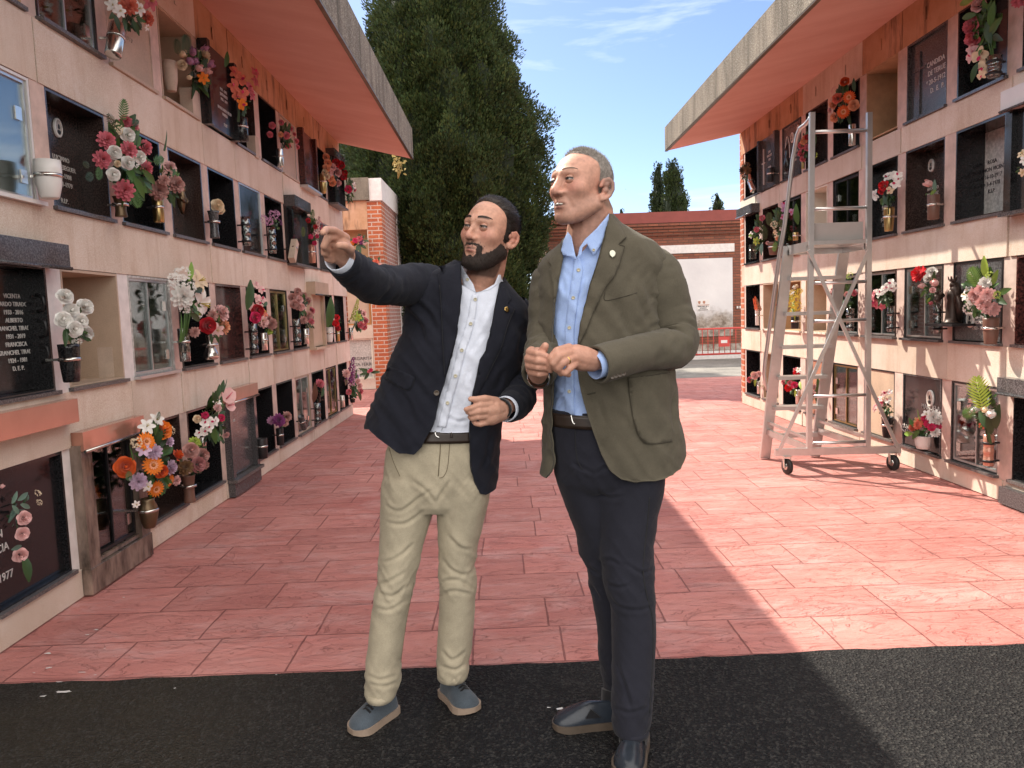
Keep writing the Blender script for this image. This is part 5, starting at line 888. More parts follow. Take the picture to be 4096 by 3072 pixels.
# dark Virgin statue on a bracket
def statue():
    s='R'; X=wx(s,.05); p=onX(3808,1293,X); t=onX(3808,1104,X); h=t[2]-p[2]; r=thing('statue',p,'dark bronze Virgin statue with a crown on a small shelf, third right row','statue'); b=MB()
    b.lathe([(0,0),(.19,0),(.19,.03),(.15,.05),(.135,.12),(.12,.3),(.095,.48),(.115,.58),(.085,.69),(.04,.73),(0,.75)],(p[0],p[1],p[2]),16)
    b.v=[(x,y,z) if i<0 else (p[0]+(x-p[0])*h,p[1]+(y-p[1])*h,p[2]+(z-p[2])*h) for i,(x,y,z) in enumerate(b.v)]
    b.ball((p[0],p[1],p[2]+.81*h),(.062*h,.062*h,.08*h),10,8); b.tube([(p[0]+.02,p[1],p[2]+.86*h),(p[0]+.05*h,p[1]-.02*h,p[2]+.70*h),(p[0]+.06*h,p[1]-.02*h,p[2]+.35*h)],[.06*h,.12*h,.10*h],10); b.lathe([(.06*h,0),(.085*h,.05*h),(.03*h,.06*h)],(p[0],p[1],p[2]+.88*h),8)
    for k in range(5): a=k*1.256; b.tube([(p[0]+.07*h*math.cos(a),p[1]+.07*h*math.sin(a),p[2]+.92*h),(p[0]+.09*h*math.cos(a),p[1]+.09*h*math.sin(a),p[2]+1.0*h)],[.02*h,.006*h],5)
    b.tube([(p[0]-.05,p[1]+.12*h,p[2]+.62*h),(p[0]-.10,p[1]+.08*h,p[2]+.5*h),(p[0]-.10,p[1]-.02*h,p[2]+.5*h)],[.07*h,.06*h,.04*h],8); b.ball((p[0]-.10,p[1]+.06*h,p[2]+.66*h),(.045*h,.045*h,.05*h),8,6); b.tube([(p[0]-.10,p[1]+.06*h,p[2]+.62*h),(p[0]-.09,p[1]+.05*h,p[2]+.46*h)],[.06*h,.05*h],8)
    b.tube([(p[0]+.02,p[1]-.16*h,p[2]+.05*h),(p[0]+.02,p[1]-.16*h,p[2]+.4*h),(p[0]+.02,p[1]-.05*h,p[2]+.66*h)],[.05*h,.08*h,.05*h],8)
    b.build('figure',MT['dbronze'],r); q=MB(); q.box(p[0]-.10,wx(s,-.01),p[1]-.17,p[1]+.17,p[2]-.018,p[2]-.001); q.build('shelf',MT['dark'],r)
statue()

# flowers on the far block, which faces the viewer
def far_bouquet(label,blooms,n,leafc='dk'):
    Y=14.28; xs=[q[2] for q in blooms]; ys=[q[3] for q in blooms]; c=onY(sum(xs)/len(xs),sum(ys)/len(ys)+8,Y); r=thing('bouquet',c,label,'bouquet','flowers set out along the niches'); k=Y/FPX
    for i,(kd,co,px,py,sz) in enumerate(blooms):
        p=onY(px,py,Y-.04); o=bpy.data.objects.new({'carn':'carnation'}.get(kd,kd),bloom_mesh(kd,co,i%2)); COL.objects.link(o); o.parent=r; o.location=Vector(p)-r.location; o.rotation_euler=Vector((random.uniform(-.3,.3),-1,.25)).to_track_quat('Z','Y').to_euler(); o.scale=(sz*k*1.15,)*3
    b=MB()
    for i in range(n):
        a=random.uniform(0,6.28); d=np.array([math.cos(a),random.uniform(-.6,0),math.sin(a)]); leaf_geo(b,c+d*.02,d,(0,-1,.3),random.uniform(.10,.2),.035,'leaf')
    b.build('foliage',lm_(leafc),r)
far_bouquet('pink and orange flowers on a ledge of the far block, just above the pointing wrist',[('carn','hot',1420,962,24),('carn','pink',1438,955,26),('carn','purple',1446,968,20),('carn','orange',1410,972,20),('carn','pale',1458,970,20)],14)
far_bouquet('coral flowers hanging on the brick pier of the far block, behind the navy sleeve',[('carn','coral',1488,1052,24),('carn','coral',1505,1046,22),('carn','pale',1520,1060,16)],16)
far_bouquet('tiny pink posy stuck on the lowest marble slab of the far block',[('carn','hot',1484,1480,16),('carn','pink',1476,1486,14)],6)
def ytext(lines,px,py,size,Y,parent):
    for i,l in enumerate(lines):
        cu=bpy.data.curves.new('t','FONT'); cu.body=l; cu.size=size; cu.align_x='CENTER'; cu.extrude=.001; cu.resolution_u=2; t=bpy.data.objects.new('t',cu); COL.objects.link(t); bpy.context.view_layer.update(); me=bpy.data.meshes.new_from_object(t.evaluated_get(bpy.context.evaluated_depsgraph_get())); bpy.data.objects.remove(t)
        c=onY(px,py,Y); n=len(me.vertices); co=np.empty(n*3,dtype=np.float32); me.vertices.foreach_get('co',co); co=co.reshape(-1,3); w=np.stack([c[0]+co[:,0],Y-.002-co[:,2],c[2]+co[:,1]-i*size*1.3],1); me.vertices.foreach_set('co',w.astype(np.float32).ravel()); me.update(); me.materials.clear(); me.materials.append(MT['letterd']); put('inscription',me,parent)
_sl=[o for o in bpy.data.objects if o.name.startswith('niche_slab') and o.parent and abs(o.parent.location.y-14.4)<.01]
_sl=sorted(_sl,key=lambda o:(min(v.co.z for v in o.data.vertices),-max(v.co.x for v in o.data.vertices)))
ytext(['MARGARITA','GARCIA FERRER','+ 14-1-1977','D.E.P.'],1440,1440,.085,14.4+.05,_sl[0])
# dry weed on the parapet
def weed():
    c=onY(1592,715,14.5); r=thing('dry_weed',c,'dry yellowish weed sprouting from the white parapet corner','plant'); b=MB()
    for i in range(7):
        a=random.uniform(-.7,.7); p=c+np.array([.22*math.sin(a)*random.uniform(.4,1.2),random.uniform(-.1,.1),.35*random.uniform(.5,1)]); b.tube([c,(c+p)/2+np.array([.03,0,.02]),p],[.008,.006,.003],5)
        for q in range(5): leaf_geo(b,p+RNG.normal(0,.04,3),RNG.normal(0,1,3),(0,-1,.2),.07,.02,'leaf')
    b.build('stems',M('dry_stem',(.30,.22,.07),.8,var=.3,local=True),r)
weed()
# ---------------- rolling ladder ----------------
def ladder():
    YF=5.95; P=lambda x,y,Y=YF: onY(x,y,Y)
    c=P(3350,1800); r=thing('rolling_ladder',(c[0],YF+.3,0),'tall aluminium rolling ladder with platform, X braces and two castors, before the right block','ladder')
    A=MT['alu']; B=lambda n,p,q,w,d,up=(0,1,0): MB().bar(p,q,w,d,up).build(n,A,r)
    lt,lb=P(3248,450),P(3236,1800); rt,rb=P(3477,450),P(3470,1795)
    B('post',lt,lb,.038,.032); B('post',rt,rb,.038,.032)
    a,b=P(3099,1809),P(3600,1797); B('base_bar',a,b,.055,.04)
    for y,w in ((527,.03),(836,.028),(1132,.026),(1285,.026),(1585,.026),(1772,.026)):
        o=.0; p=P(3252,y+1); q=P(3463,y-6); MB().tube([p,q],w*.5,8).build('rung',A,r)
    B('brace',P(3234,1000,YF-.035),P(3592,1792,YF-.035),.026,.014); B('brace',P(3476,1000,YF-.055),P(3116,1806,YF-.055),.026,.014)
    # platform with a toe board
    YB=6.38; p0,p1=P(3243,975),P(3463,968); q0=onY(3152,976,YB); zt=p0[2]+.02
    MB().box(p0[0]-.02,p1[0]+.03,YF-.01,YB,zt-.03,zt).build('platform',A,r)
    for k in (0,1): x=(p0[0]-.02,p1[0]+.0)[k]; MB().box(x,x+.03,YF+.03,YB+.02,zt-.075,zt-.0305).build('platform_rail',A,r)
    MB().box(p0[0]-.02,p1[0]+.03,YB-.03,YB,zt-.075,zt-.0305).build('platform_rail',A,r)
    k0,k1=P(3246,962),P(3461,884); MB().box(k0[0],k1[0],YF+.035,YF+.043,k0[2]-.01,k1[2]).build('toe_board',M('grey_plastic_sheet',(.42,.40,.38),.6,var=.06),r)
    # rear stair
    sl0,sl1=onY(3156,985,YB),onZ(3059,1834); sr0,sr1=onY(3377,992,YB),onZ(3258,1826); sl1=np.array([sl1[0],sl1[1],0.005]); sr1=np.array([sr1[0],sr1[1],.005])
    B('stringer',sl0,sl1,.03,.085,(1,0,0)); B('stringer',sr0,sr1,.03,.085,(1,0,0))
    for f in (.14,.30,.455,.60,.745):
        u=sl0+(sl1-sl0)*f; v=sr0+(sr1-sr0)*f; MB().box(u[0]+.012,v[0]-.012,u[1]-.07,u[1]+.07,u[2]-.03,u[2]-.002).build('tread',A,r)
    u=sl0+(sl1-sl0)*.88; v=sr0+(sr1-sr0)*.88; MB().box(u[0]+.012,v[0]-.012,u[1]-.02,u[1]+.02,u[2]-.04,u[2]).build('tie_bar',A,r)
    for (s1,pf) in ((sl0+(sl1-sl0)*.87,lb),(sr0+(sr1-sr0)*.87,rb)):
        e=np.array([pf[0],YF+.02,.19]); B('side_bar',s1+np.array([0,-.02,0]),e,.03,.05,(0,0,1)); B('side_bar',s1+np.array([0,-.02,.085]),e+np.array([0,.0,.075]),.022,.022,(0,0,1))
    # bent handrail
    H=[(3246,462,5.97),(3238,478,6.0),(3222,497,6.05),(3200,513,6.12),(3189,540,6.18),(3171,640,6.22),(3155,775,6.27),(3139,898,6.32),(3117,1022,6.38),(3090,1225,6.46),(3072,1360,6.52),(3060,1445,6.55),(3056,1495,6.56),(3062,1535,6.58),(3072,1562,6.6)]
    MB().tube([onY(*h) for h in H],.0165,10).build('handrail',A,r)
    MB().ball(onY(3072,1564,6.6),.020,10,6).build('handrail_joint',MT['dark'],r)
    B('handrail_stay',onY(3074,1575,6.6),onY(3080,1790,6.62),.022,.022)
    # castors
    for (px,x) in ((3140,P(3140,1830)[0]),(3560,P(3562,1830)[0])):
        g=thing('wheel',(x,YF-.03,.0),None,None); bpy.data.objects.remove(g)
        cz=.062; b=MB(); b.lathe([(.012,-.017),(.04,-.017),(.06,-.013),(.062,0),(.06,.013),(.04,.017),(.012,.017)],(x+.01,YF-.02,cz),22,0,(1,.25,0)); w=b.build('wheel',M('black_rubber',(.02,.02,.02),.6,var=.2),r)
        b=MB(); b.lathe([(.0,-.021),(.026,-.019),(.028,0),(.026,.019),(0,.021)],(x+.01,YF-.02,cz),16,0,(1,.25,0)); b.build('hub',MT['steel'],w)
        b=MB()
        b.box(x-.022,x+.04,YF-.05,YF+.03,.138,.145); b.build('castor_plate',MT['steel'],r)
        for sg in (-1,1): MB().bar((x+.01+sg*.026,YF-.01,.14),(x+.01+sg*.026,YF-.022,cz-.012),.03,.005,(1,0,0)).build('castor_fork',MT['steel'],r)
ladder()
# ---------------- people ----------------
from mathutils import noise as _noise
def interp(y,tab): tab=np.asarray(tab,float); return np.array([np.interp(y,tab[:,0],tab[:,k]) for k in range(1,tab.shape[1])])
def catmull(P,n):
    P=np.asarray(P,float); m=len(P); t=np.linspace(0,m-1,n); o=[]
    for x in t:
        i=min(int(x),m-2); f=x-i; p0=P[max(i-1,0)];p1=P[i];p2=P[i+1];p3=P[min(i+2,m-1)]
        o.append(.5*((2*p1)+(-p0+p2)*f+(2*p0-5*p1+4*p2-p3)*f*f+(-p0+3*p1-3*p2+p3)*f**3))
    return np.array(o)
def ringpt(row,th,sq=0.9):
    xl,xr,Yc,d=row[1:5]; y=row[0]; A=onY(xl,y,Yc); B=onY(xr,y,Yc); C=(A+B)/2; h=(B-A)/2
    c,s=math.cos(th),math.sin(th); c=math.copysign(abs(c)**sq,c); s=math.copysign(abs(s)**sq,s); return C+h*c+np.array([0,-d*s,0])
def th_at(row,px,lo,hi,sq=.9):
    for _ in range(26):
        m=(lo+hi)/2
        if proj(ringpt(row,m,sq))[0]>px: lo=m
        else: hi=m
    return (lo+hi)/2
def voxel(me,size,smooth=2):
    o=bpy.data.objects.new('tmp',me); COL.objects.link(o); m=o.modifiers.new('r','REMESH'); m.mode='VOXEL'; m.voxel_size=size; bpy.context.view_layer.update()
    e=bpy.data.meshes.new_from_object(o.evaluated_get(bpy.context.evaluated_depsgraph_get())); bpy.data.objects.remove(o); bpy.data.meshes.remove(me)
    n=len(e.vertices); V=np.empty(n*3,dtype=np.float32); e.vertices.foreach_get('co',V); V=V.reshape(-1,3).astype(float); ne=len(e.edges); E=np.empty(ne*2,dtype=np.int32); e.edges.foreach_get('vertices',E); E=E.reshape(-1,2)
    npol=len(e.polygons); F=np.empty(npol*4,dtype=np.int32); 
    assert len(e.loops)==npol*4; e.loops.foreach_get('vertex_index',F); F=F.reshape(-1,4)
    deg=np.bincount(E.ravel(),minlength=n).clip(1)[:,None]
    for _ in range(smooth):
        S=np.stack([np.bincount(E[:,0],V[E[:,1],k],n)+np.bincount(E[:,1],V[E[:,0],k],n) for k in range(3)],1)/deg; V=V+.55*(S-V)
    bpy.data.meshes.remove(e); return V,F
def vnormals(V,F):
    fn=np.cross(V[F[:,2]]-V[F[:,0]],V[F[:,3]]-V[F[:,1]]) if F.shape[1]==4 else np.cross(V[F[:,1]]-V[F[:,0]],V[F[:,2]]-V[F[:,0]]); N=np.zeros_like(V)
    for k in range(F.shape[1]):
        for c in range(3): N[:,c]+=np.bincount(F[:,k],fn[:,c],len(V))
    return N/(np.linalg.norm(N,axis=1)[:,None]+1e-12)
def wrinkle(V,N,amp,scale=(7,7,26),shear=10,seed=0.):
    """cloth folds: stretched 3-D noise along the normals"""
    out=V.copy(); amp=np.broadcast_to(amp,(len(V),))
    for i in range(len(V)):
        if amp[i]<1e-5: continue
        x,y,z=V[i]; q=Vector((x*scale[0]+seed,y*scale[1],z*scale[2]+shear*x)); n=_noise.noise(q)+.45*_noise.noise(q*2.3)
        out[i]+=N[i]*amp[i]*(1-2.2*abs(n))
    return out
def grid_shell(name,G,mat,parent,thick=.006,closed_u=False):
    """G[v][u] of points -> shell with thickness (inward), edges closed"""
    G=np.asarray(G,float); nv,nu=G.shape[:2]; F=[]
    V=G.reshape(-1,3); f=np.array([(i*nu+j,i*nu+(j+1)%nu,(i+1)*nu+(j+1)%nu,(i+1)*nu+j) for i in range(nv-1) for j in range(nu if closed_u else nu-1)]); N=vnormals(V,f)
    cen=V.mean(0); 
    if ((V-cen)*N).sum()<0: N=-N; f=f[:,::-1]
    W=V-N*thick; n=len(V); F=[f,(f+n)[:,::-1]]; ed=[]
    if not closed_u:
        for i in range(nv-1): ed+= [(i*nu,(i+1)*nu,(i+1)*nu+n,i*nu+n),(i*nu+nu-1,i*nu+nu-1+n,(i+1)*nu+nu-1+n,(i+1)*nu+nu-1)]
    for j in range(nu if closed_u else nu-1):
        k=(j+1)%nu; ed+=[(j,j+n,k+n,k),((nv-1)*nu+j,(nv-1)*nu+k,(nv-1)*nu+k+n,(nv-1)*nu+j+n)]
    me=np_mesh(name,np.concatenate([V,W]),np.concatenate(F+[np.array(ed)]),mat,True); o=put(name,me,parent); return o
def jacket(rows,xol,xor_,ytop,hem,mat,root,nu=150,nv=110,wamp=.004,seed=0,sq=.9):
    rows=np.asarray(rows,float); G=np.zeros((nv,nu,3)); us=np.linspace(0,1,nu)
    for i in range(nv):
        v=i/(nv-1)
        for j,u in enumerate(us):
            y0=np.interp(u,*zip(*ytop)); y1=np.interp(u,*zip(*hem)); y=y0+v*(y1-y0); rw=np.concatenate([[y],interp(y,rows)])
            key=round(y,1)
            if key not in _thc: _thc[key]=(th_at(rw,np.interp(y,*zip(*xor_)),0.02,math.pi-.02,sq),th_at(rw,np.interp(y,*zip(*xol)),0.02,math.pi-.02,sq))
            tr,tl=_thc[key]; th=tr+(tl-2*math.pi-tr)*u; G[i,j]=ringpt(rw,th,sq)
    _thc.clear()
    V=G.reshape(-1,3); f=np.array([(i*nu+j,i*nu+j+1,(i+1)*nu+j+1,(i+1)*nu+j) for i in range(nv-1) for j in range(nu-1)]); N=vnormals(V,f)
    if ((V-V.mean(0))*N).sum()<0: N=-N
    y_=np.repeat(np.linspace(0,1,nv),nu); V=wrinkle(V,N,wamp*np.clip(y_*5,.1,1),(4.5,4.5,10),13,seed); V=wrinkle(V,N,wamp*.35*np.clip(y_*5,.1,1),(10,10,18),-20,seed+9); return grid_shell('jacket',V.reshape(nv,nu,3),mat,root,.007)
_thc={}
def loft(b,rows,seg=44,sq=.92,n=None):
    rows=np.asarray(rows,float)
    if n: ys=np.linspace(rows[0,0],rows[-1,0],n); rows=np.array([np.concatenate([[y],interp(y,rows)]) for y in ys])
    vs=[ringpt(r,2*math.pi*k/seg,sq) for r in rows for k in range(seg)]; m=len(rows)
    fs=[(i*seg+k,i*seg+(k+1)%seg,(i+1)*seg+(k+1)%seg,(i+1)*seg+k) for i in range(m-1) for k in range(seg)]; fs+=[tuple(reversed(range(seg))),tuple((m-1)*seg+k for k in range(seg))]
    b.add(vs,fs,0,True)
def sleeve(path,mat,parent,name='sleeve',wamp=.006,seed=0.,seg=40,elbow=.5):
    """path rows (px,py,Y,r)"""
    P=np.array([[*onY(a[0],a[1],a[2]),a[3]] for a in path]); Q=catmull(P,64); pts=Q[:,:3]; R=Q[:,3]
    b=MB(); b.tube(pts,R,seg,caps=False,up=(0,0,1)); V=np.array(b.v); F=np.array(b.f); N=vnormals(V,F)
    if ((V-np.repeat(pts,seg,0))*N).sum()<0: N=-N
    t=np.repeat(np.linspace(0,1,64),seg); amp=wamp*(.35+np.exp(-((t-elbow)/.16)**2)+.35*np.exp(-((t-.12)/.1)**2))*np.clip((1-t)*12,0,1)
    # folds run round the arm: noise in (t, angle) space
    ang=np.tile(np.arange(seg)/seg*2*math.pi,64)
    for i in range(len(V)):
        q=Vector((math.cos(ang[i])*.9+seed,math.sin(ang[i])*.9,t[i]*15+.8*math.sin(ang[i]+seed))); n=_noise.noise(q)+.4*_noise.noise(q*2.1); V[i]+=N[i]*amp[i]*(1-2.3*abs(n))
    T=pts[-1]-pts[-2]; T/=np.linalg.norm(T); last=V[-seg:]; c=pts[-1]
    inn=c+(last-c)*.86; deep=inn-T*.035; n0=len(V); V=np.concatenate([V,inn,deep,[c-T*.035]]); F2=[]
    for k in range(seg): F2+=[(n0-seg+k,n0-seg+(k+1)%seg,n0+(k+1)%seg,n0+k),(n0+k,n0+(k+1)%seg,n0+seg+(k+1)%seg,n0+seg+k),(n0+seg+k,n0+seg+(k+1)%seg,n0+2*seg,n0+2*seg)]
    me=bpy.data.meshes.new(name); me.from_pydata([tuple(v) for v in V],[],[tuple(f) if len(set(f))==4 else tuple(f[:3]) for f in [tuple(map(int,x)) for x in np.concatenate([F,np.array(F2)])]]); me.polygons.foreach_set('use_smooth',np.ones(len(me.polygons),dtype=bool)); me.materials.append(mat); me.update()
    return put(name,me,parent),(c,T,R[-1])
def cuff(end,mat,parent,r=.9,L=.014,name='shirt_cuff'):
    c,T,R=end; R=R*r; b=MB(); b.lathe([(R*.97,-.03),(R,-.005),(R,L),(R*.94,L+.001),(R*.9,L-.004),(R*.88,-.03)],c,30,0,T); return b.build(name,mat,parent)
def chain(b,pts,seg=12):
    """finger / limb core: rows (px,py,Y,r): tube with balls at the joints"""
    P=[onY(*p[:3]) for p in pts]; R=[p[3] for p in pts]
    for i in range(len(P)-1):
        q=np.linspace(0,1,5)[:,None]; b.tube(P[i]+(P[i+1]-P[i])*q,R[i]+(R[i+1]-R[i])*q[:,0],seg)
    for p,r in zip(P,R): b.ball(p,r,12,8)
def chain3(b,pts,seg=14):
    P=[np.array(p[:3],float) for p in pts]; R=[p[3] for p in pts]
    for i in range(len(P)-1):
        q=np.linspace(0,1,6)[:,None]; b.tube(P[i]+(P[i+1]-P[i])*q,R[i]+(R[i+1]-R[i])*q[:,0],seg)
    for p,r in zip(P,R): b.ball(p,r,14,10)
# --- head: smooth union of simple volumes, solved along rays from its centre
def smin(a,b,k): h=np.clip(.5+.5*(b-a)/k,0,1); return b+(a-b)*h-k*h*(1-h)
def smax(a,b,k): return -smin(-a,-b,k)
def ell(p,c,r): q=(p-np.array(c))/np.array(r); l=np.linalg.norm(q,axis=-1); return (l-1)*min(r)*1.0*np.where(l>0,1,1)
def ell2(p,c,r):
    r=np.array(r); q=p-np.array(c); k0=np.linalg.norm(q/r,axis=-1); k1=np.linalg.norm(q/(r*r),axis=-1); return k0*(k0-1)/np.maximum(k1,1e-6)
def cap(p,a,b,ra,rb):
    a=np.array(a,float);b=np.array(b,float); ba=b-a; t=np.clip(((p-a)@ba)/(ba@ba),0,1); return np.linalg.norm(p-(a+t[...,None]*ba),axis=-1)-(ra+(rb-ra)*t)
def head_sdf(p,o):
    ps=p.copy(); ps[...,0]=np.abs(ps[...,0]); ch=o.get('chin',0); fw=o['fw']; nw=o.get('nose',1.)
    d=ell2(p,(0,-.014,.026),(.0765,.098,o.get('cr',.080))); d=smin(d,ell2(p,(0,.028,-.030),(.060*fw,.060,.084)),.03)
    d=smin(d,cap(ps,(.054*o['jw'],-.006,-.062-ch*.6),(.018,.058,-.100-ch),.020,.020),.03); d=smin(d,ell2(p,(0,.066,-.100-ch),(.024,.020,.018)),.018)
    d=smin(d,ell2(ps,(.044,.053,-.024),(.021,.024,.020)),.022)
    d=smin(d,cap(ps,(.012,.083,.020),(.042,.068,.020),.011,.010),.014)
    d=smax(d,-ell2(ps,(.031,.098,.000),(.019,.021,.0120)),.011)
    if o.get('bag'): d=smin(d,cap(ps,(.022,.083,-.014),(.042,.072,-.012),.0045,.004),.006)
    nz=cap(p,(0,.083,.012),(0,.108,-.030),.0078*nw,.0098*nw); nz=smin(nz,ell2(p,(0,.106,-.036),(.0120*nw,.0125,.010)),.008); nz=smin(nz,ell2(ps,(.0140*nw,.091,-.039),(.0088*nw,.011,.0082)),.007); d=smin(d,nz,.009)
    d=smax(d,-ell2(ps,(.0075*nw,.103,-.0475),(.004,.006,.003)),.003)
    d=smin(d,ell2(p,(0,.069,-.070),(.031,.026,.024)),.015)
    d=smin(d,cap(ps,(0,.0940,-.0635),(.020,.0805,-.0668),.0050,.003),.005); d=smin(d,cap(ps,(0,.0915,-.0770),(.017,.0805,-.0735),.0060,.003),.005)
    d=smax(d,-cap(ps,(0,.101,-.0702),(.021,.086,-.0702),o['gap'],o['gap']*.45),.003)
    d=smax(d,-ell2(p,(0,.094,-.087),(.018,.010,.005)),.008)
    d=smax(d,-cap(ps,(.024,.090,-.043),(.037,.071,-.078),.0030,.002),.009)
    if o.get('brow'):
        for k in range(4): d=smax(d,-cap(ps,(0,.100-.002*k,.040+.011*k),(.036,.084-.003*k,.042+.010*k),.0026,.0014),.004)
        d=smax(d,-cap(ps,(.006,.100,.014),(.007,.098,.032),.002,.0015),.004)
    return d
def head_radius(D,o):
    lo=np.full(len(D),.03); hi=np.full(len(D),.165)
    # outermost crossing: march inwards then bisect
    r=np.linspace(.165,.03,70); prev=np.full(len(D),.165); found=np.zeros(len(D),bool); a=np.full(len(D),.165); b=np.full(len(D),.03)
    for x in r:
        f=head_sdf(D*x,o); hit=(f<0)&~found; a[hit]=prev[hit]; b[hit]=x; found|=hit; prev=np.where(found,prev,x)
    for _ in range(16):
        m=(a+b)/2; f=head_sdf(D*m[:,None],o); ins=f<0; b=np.where(ins,m,b); a=np.where(ins,a,m)
    return (a+b)/2
NLA,NLO=110,150
def head_dirs():
    la=np.linspace(0.02,math.pi-.02,NLA); lo=np.linspace(0,2*math.pi,NLO,endpoint=False); L,O=np.meshgrid(la,lo,indexing='ij'); return np.stack([np.sin(L)*np.cos(O),np.sin(L)*np.sin(O),np.cos(L)],-1).reshape(-1,3)
HF=np.array([(i*NLO+j,(i+1)*NLO+j,(i+1)*NLO+(j+1)%NLO,i*NLO+(j+1)%NLO) for i in range(NLA-1) for j in range(NLO)])
HD=head_dirs()
class Head:
    def __init__(s,c,yaw,pitch,roll,scale,o):
        y,p,r=map(math.radians,(yaw,pitch,roll)); f=np.array([-math.sin(y)*math.cos(p),-math.cos(y)*math.cos(p),math.sin(p)]); u=np.array([0,0,1.])-f*f[2]; u/=np.linalg.norm(u); x=np.cross(f,u)
        u2=u*math.cos(r)+x*math.sin(r); x2=np.cross(f,u2); s.M=np.stack([x2,f,u2]); s.c=np.array(c); s.s=scale; s.o=o; s.R=head_radius(HD,o); s.P=HD*s.R[:,None]
    def w(s,p): return s.c+(np.asarray(p,float)*s.s)@s.M
    def loc(s,V): return ((V-s.c)@s.M.T)/s.s
    def add(s,b):
        W=s.w(s.P); F=[tuple(f) for f in HF]+[tuple(reversed(range(NLO))),tuple((NLA-1)*NLO+k for k in range(NLO))]; b.add(W,F,0,True)
        for sg in (-1,1):      # ears
            ez=s.o.get('ear',(1,-.016)); es=ez[0]; base=np.array([sg*.073,-.012,ez[1]]); e=[]
            for (yy,zz,r) in ((.012,.012,.006),(.004,.028,.0065),(-.010,.033,.0065),(-.021,.022,.0065),(-.022,.004,.006),(-.014,-.014,.006),(-.002,-.024,.007),(.009,-.027,.007)):
                q=base+es*np.array([sg*(.008+.48*max(0,-yy+.012)),yy,zz]); e.append((*s.w(q),r*s.s*es))
            chain3(b,e,8); q=[s.w(base+es*np.array([sg*a,y_,z_])) for a,y_,z_ in ((.004,.004,-.018),(.009,-.006,.0),(.010,-.006,.018))]
            for p_ in q: b.ball(p_,.0115*s.s,10,8)
    def shell(s,name,thick,mat,parent,noise_amp=.002,nscale=120,streak=(1,1,1)):
        t=thick(s.P); n=np.array([_noise.noise(Vector((q[0]*nscale*streak[0],q[1]*nscale*streak[1],q[2]*nscale*streak[2]))) for q in s.P]); t=np.where(t>0.0005,t+noise_amp*n*np.clip(t/.004,0,1),t)
        P=HD*(s.R+t)[:,None]; keep=(t[HF]>-.0022).any(1); F=HF[keep]; u=np.unique(F); mp=np.full(len(P),-1); mp[u]=np.arange(len(u)); return put(name,np_mesh(name,s.w(P[u]),mp[F],mat,True),parent)
    def strands(s,name,thick,dens,n,L,w,flow,lift,mat,parent,seed=1,jit=.25):
        rg=np.random.default_rng(seed); t=thick(s.P); q=dens(s.P)*np.sin(np.arccos(np.clip(HD[:,2],-1,1))); q=np.clip(q,0,None); idx=rg.choice(len(HD),n,p=q/q.sum()); D=HD[idx]+rg.normal(0,.018,(n,3)); D/=np.linalg.norm(D,axis=1)[:,None]
        R=s.R[idx]+np.maximum(t[idx],0)*.8; B=D*R[:,None]; f=np.array([flow(p) for p in B])+rg.normal(0,jit,(n,3)); f-=D*(f*D).sum(1)[:,None]; f/=np.linalg.norm(f,axis=1)[:,None]+1e-9
        ln=L*rg.uniform(.5,1.2,n)[:,None]; ax=f+D*lift*rg.uniform(.4,1.6,(n,1)); sd=np.cross(f,D); sd/=np.linalg.norm(sd,axis=1)[:,None]; mid=B+ax*ln*.5+D*ln*.06; tip=B+f*ln+D*(lift*.55*ln)
        V=np.stack([B-sd*w,B+sd*w,mid+sd*w*.8,mid-sd*w*.8,tip],1).reshape(-1,3); k=np.arange(n)*5; F=np.concatenate([np.stack([k,k+1,k+2,k+3],1),np.stack([k+3,k+2,k+4,k+4],1)])
        me=bpy.data.meshes.new(name); W=s.w(V); me.from_pydata([tuple(x) for x in W],[],[tuple(map(int,x)) if x[2]!=x[3] else tuple(map(int,x[:3])) for x in F]); me.materials.append(mat); me.update(); return put(name,me,parent)
    def eyes(s,root,gaze,iris,skin,openup=10,opendn=14):
        for sg in (-1,1):
            c=np.array([sg*.031,.0755,.000]); g=np.array(gaze,float); g/=np.linalg.norm(g); b=MB(); R=.0125
            sd=np.cross(g,(0,0,1.)); sd/=np.linalg.norm(sd); up=np.cross(sd,g); n=20; rings=[]
            for i in range(13):
                a=math.pi*i/12
                for k in range(n): rings.append(s.w(c+R*(g*math.cos(a)+(sd*math.cos(2*math.pi*k/n)+up*math.sin(2*math.pi*k/n))*math.sin(a))))
            fs=[(i*n+k,(i+1)*n+k,(i+1)*n+(k+1)%n,i*n+(k+1)%n) for i in range(12) for k in range(n)]; b.add(rings,fs,0,True); b.mi=[1 if f//n<2 else 0 for f in range(len(fs))]
            e=b.build('eye',[M('eye_white',(.42,.38,.36),.25,var=.05,local=True),iris],root)
            for (nm,a0,a1) in (('eyelid',openup,95),('eyelid',-100,-opendn)):
                b=MB(); vs=[]; A=np.linspace(math.radians(a0),math.radians(a1),9); H=np.linspace(math.radians(-78),math.radians(78),17)
                for i,aa in enumerate(A):
                    for h in H:
                        edge=(1-(h/math.radians(78))**2); base=A[0] if a0>0 else A[-1]; al=aa if (i>0 if a0>0 else i<8) else base*edge-(1-edge)*.08
                        rr=.0146; vs.append(s.w(c+rr*np.array([math.sin(h)*math.cos(al),math.cos(h)*math.cos(al),math.sin(al)])))
                b.add(vs,[(i*17+j,i*17+j+1,(i+1)*17+j+1,(i+1)*17+j) for i in range(8) for j in range(16)],0,True); b.mi=[1 if (f//16==0 if a0>0 else f//16==7) and nm=='eyelid' and a0>0 else 0 for f in range(len(b.f))]
                b.build('eyelid',[skin,MT['lash']],root)
MT['lash']=M('lash',(.03,.02,.017),.6,local=True)
MT['skin_plain']=M('lid_skin',(.43,.225,.16),.5,var=.12,vs=60,local=True,sub=.08)
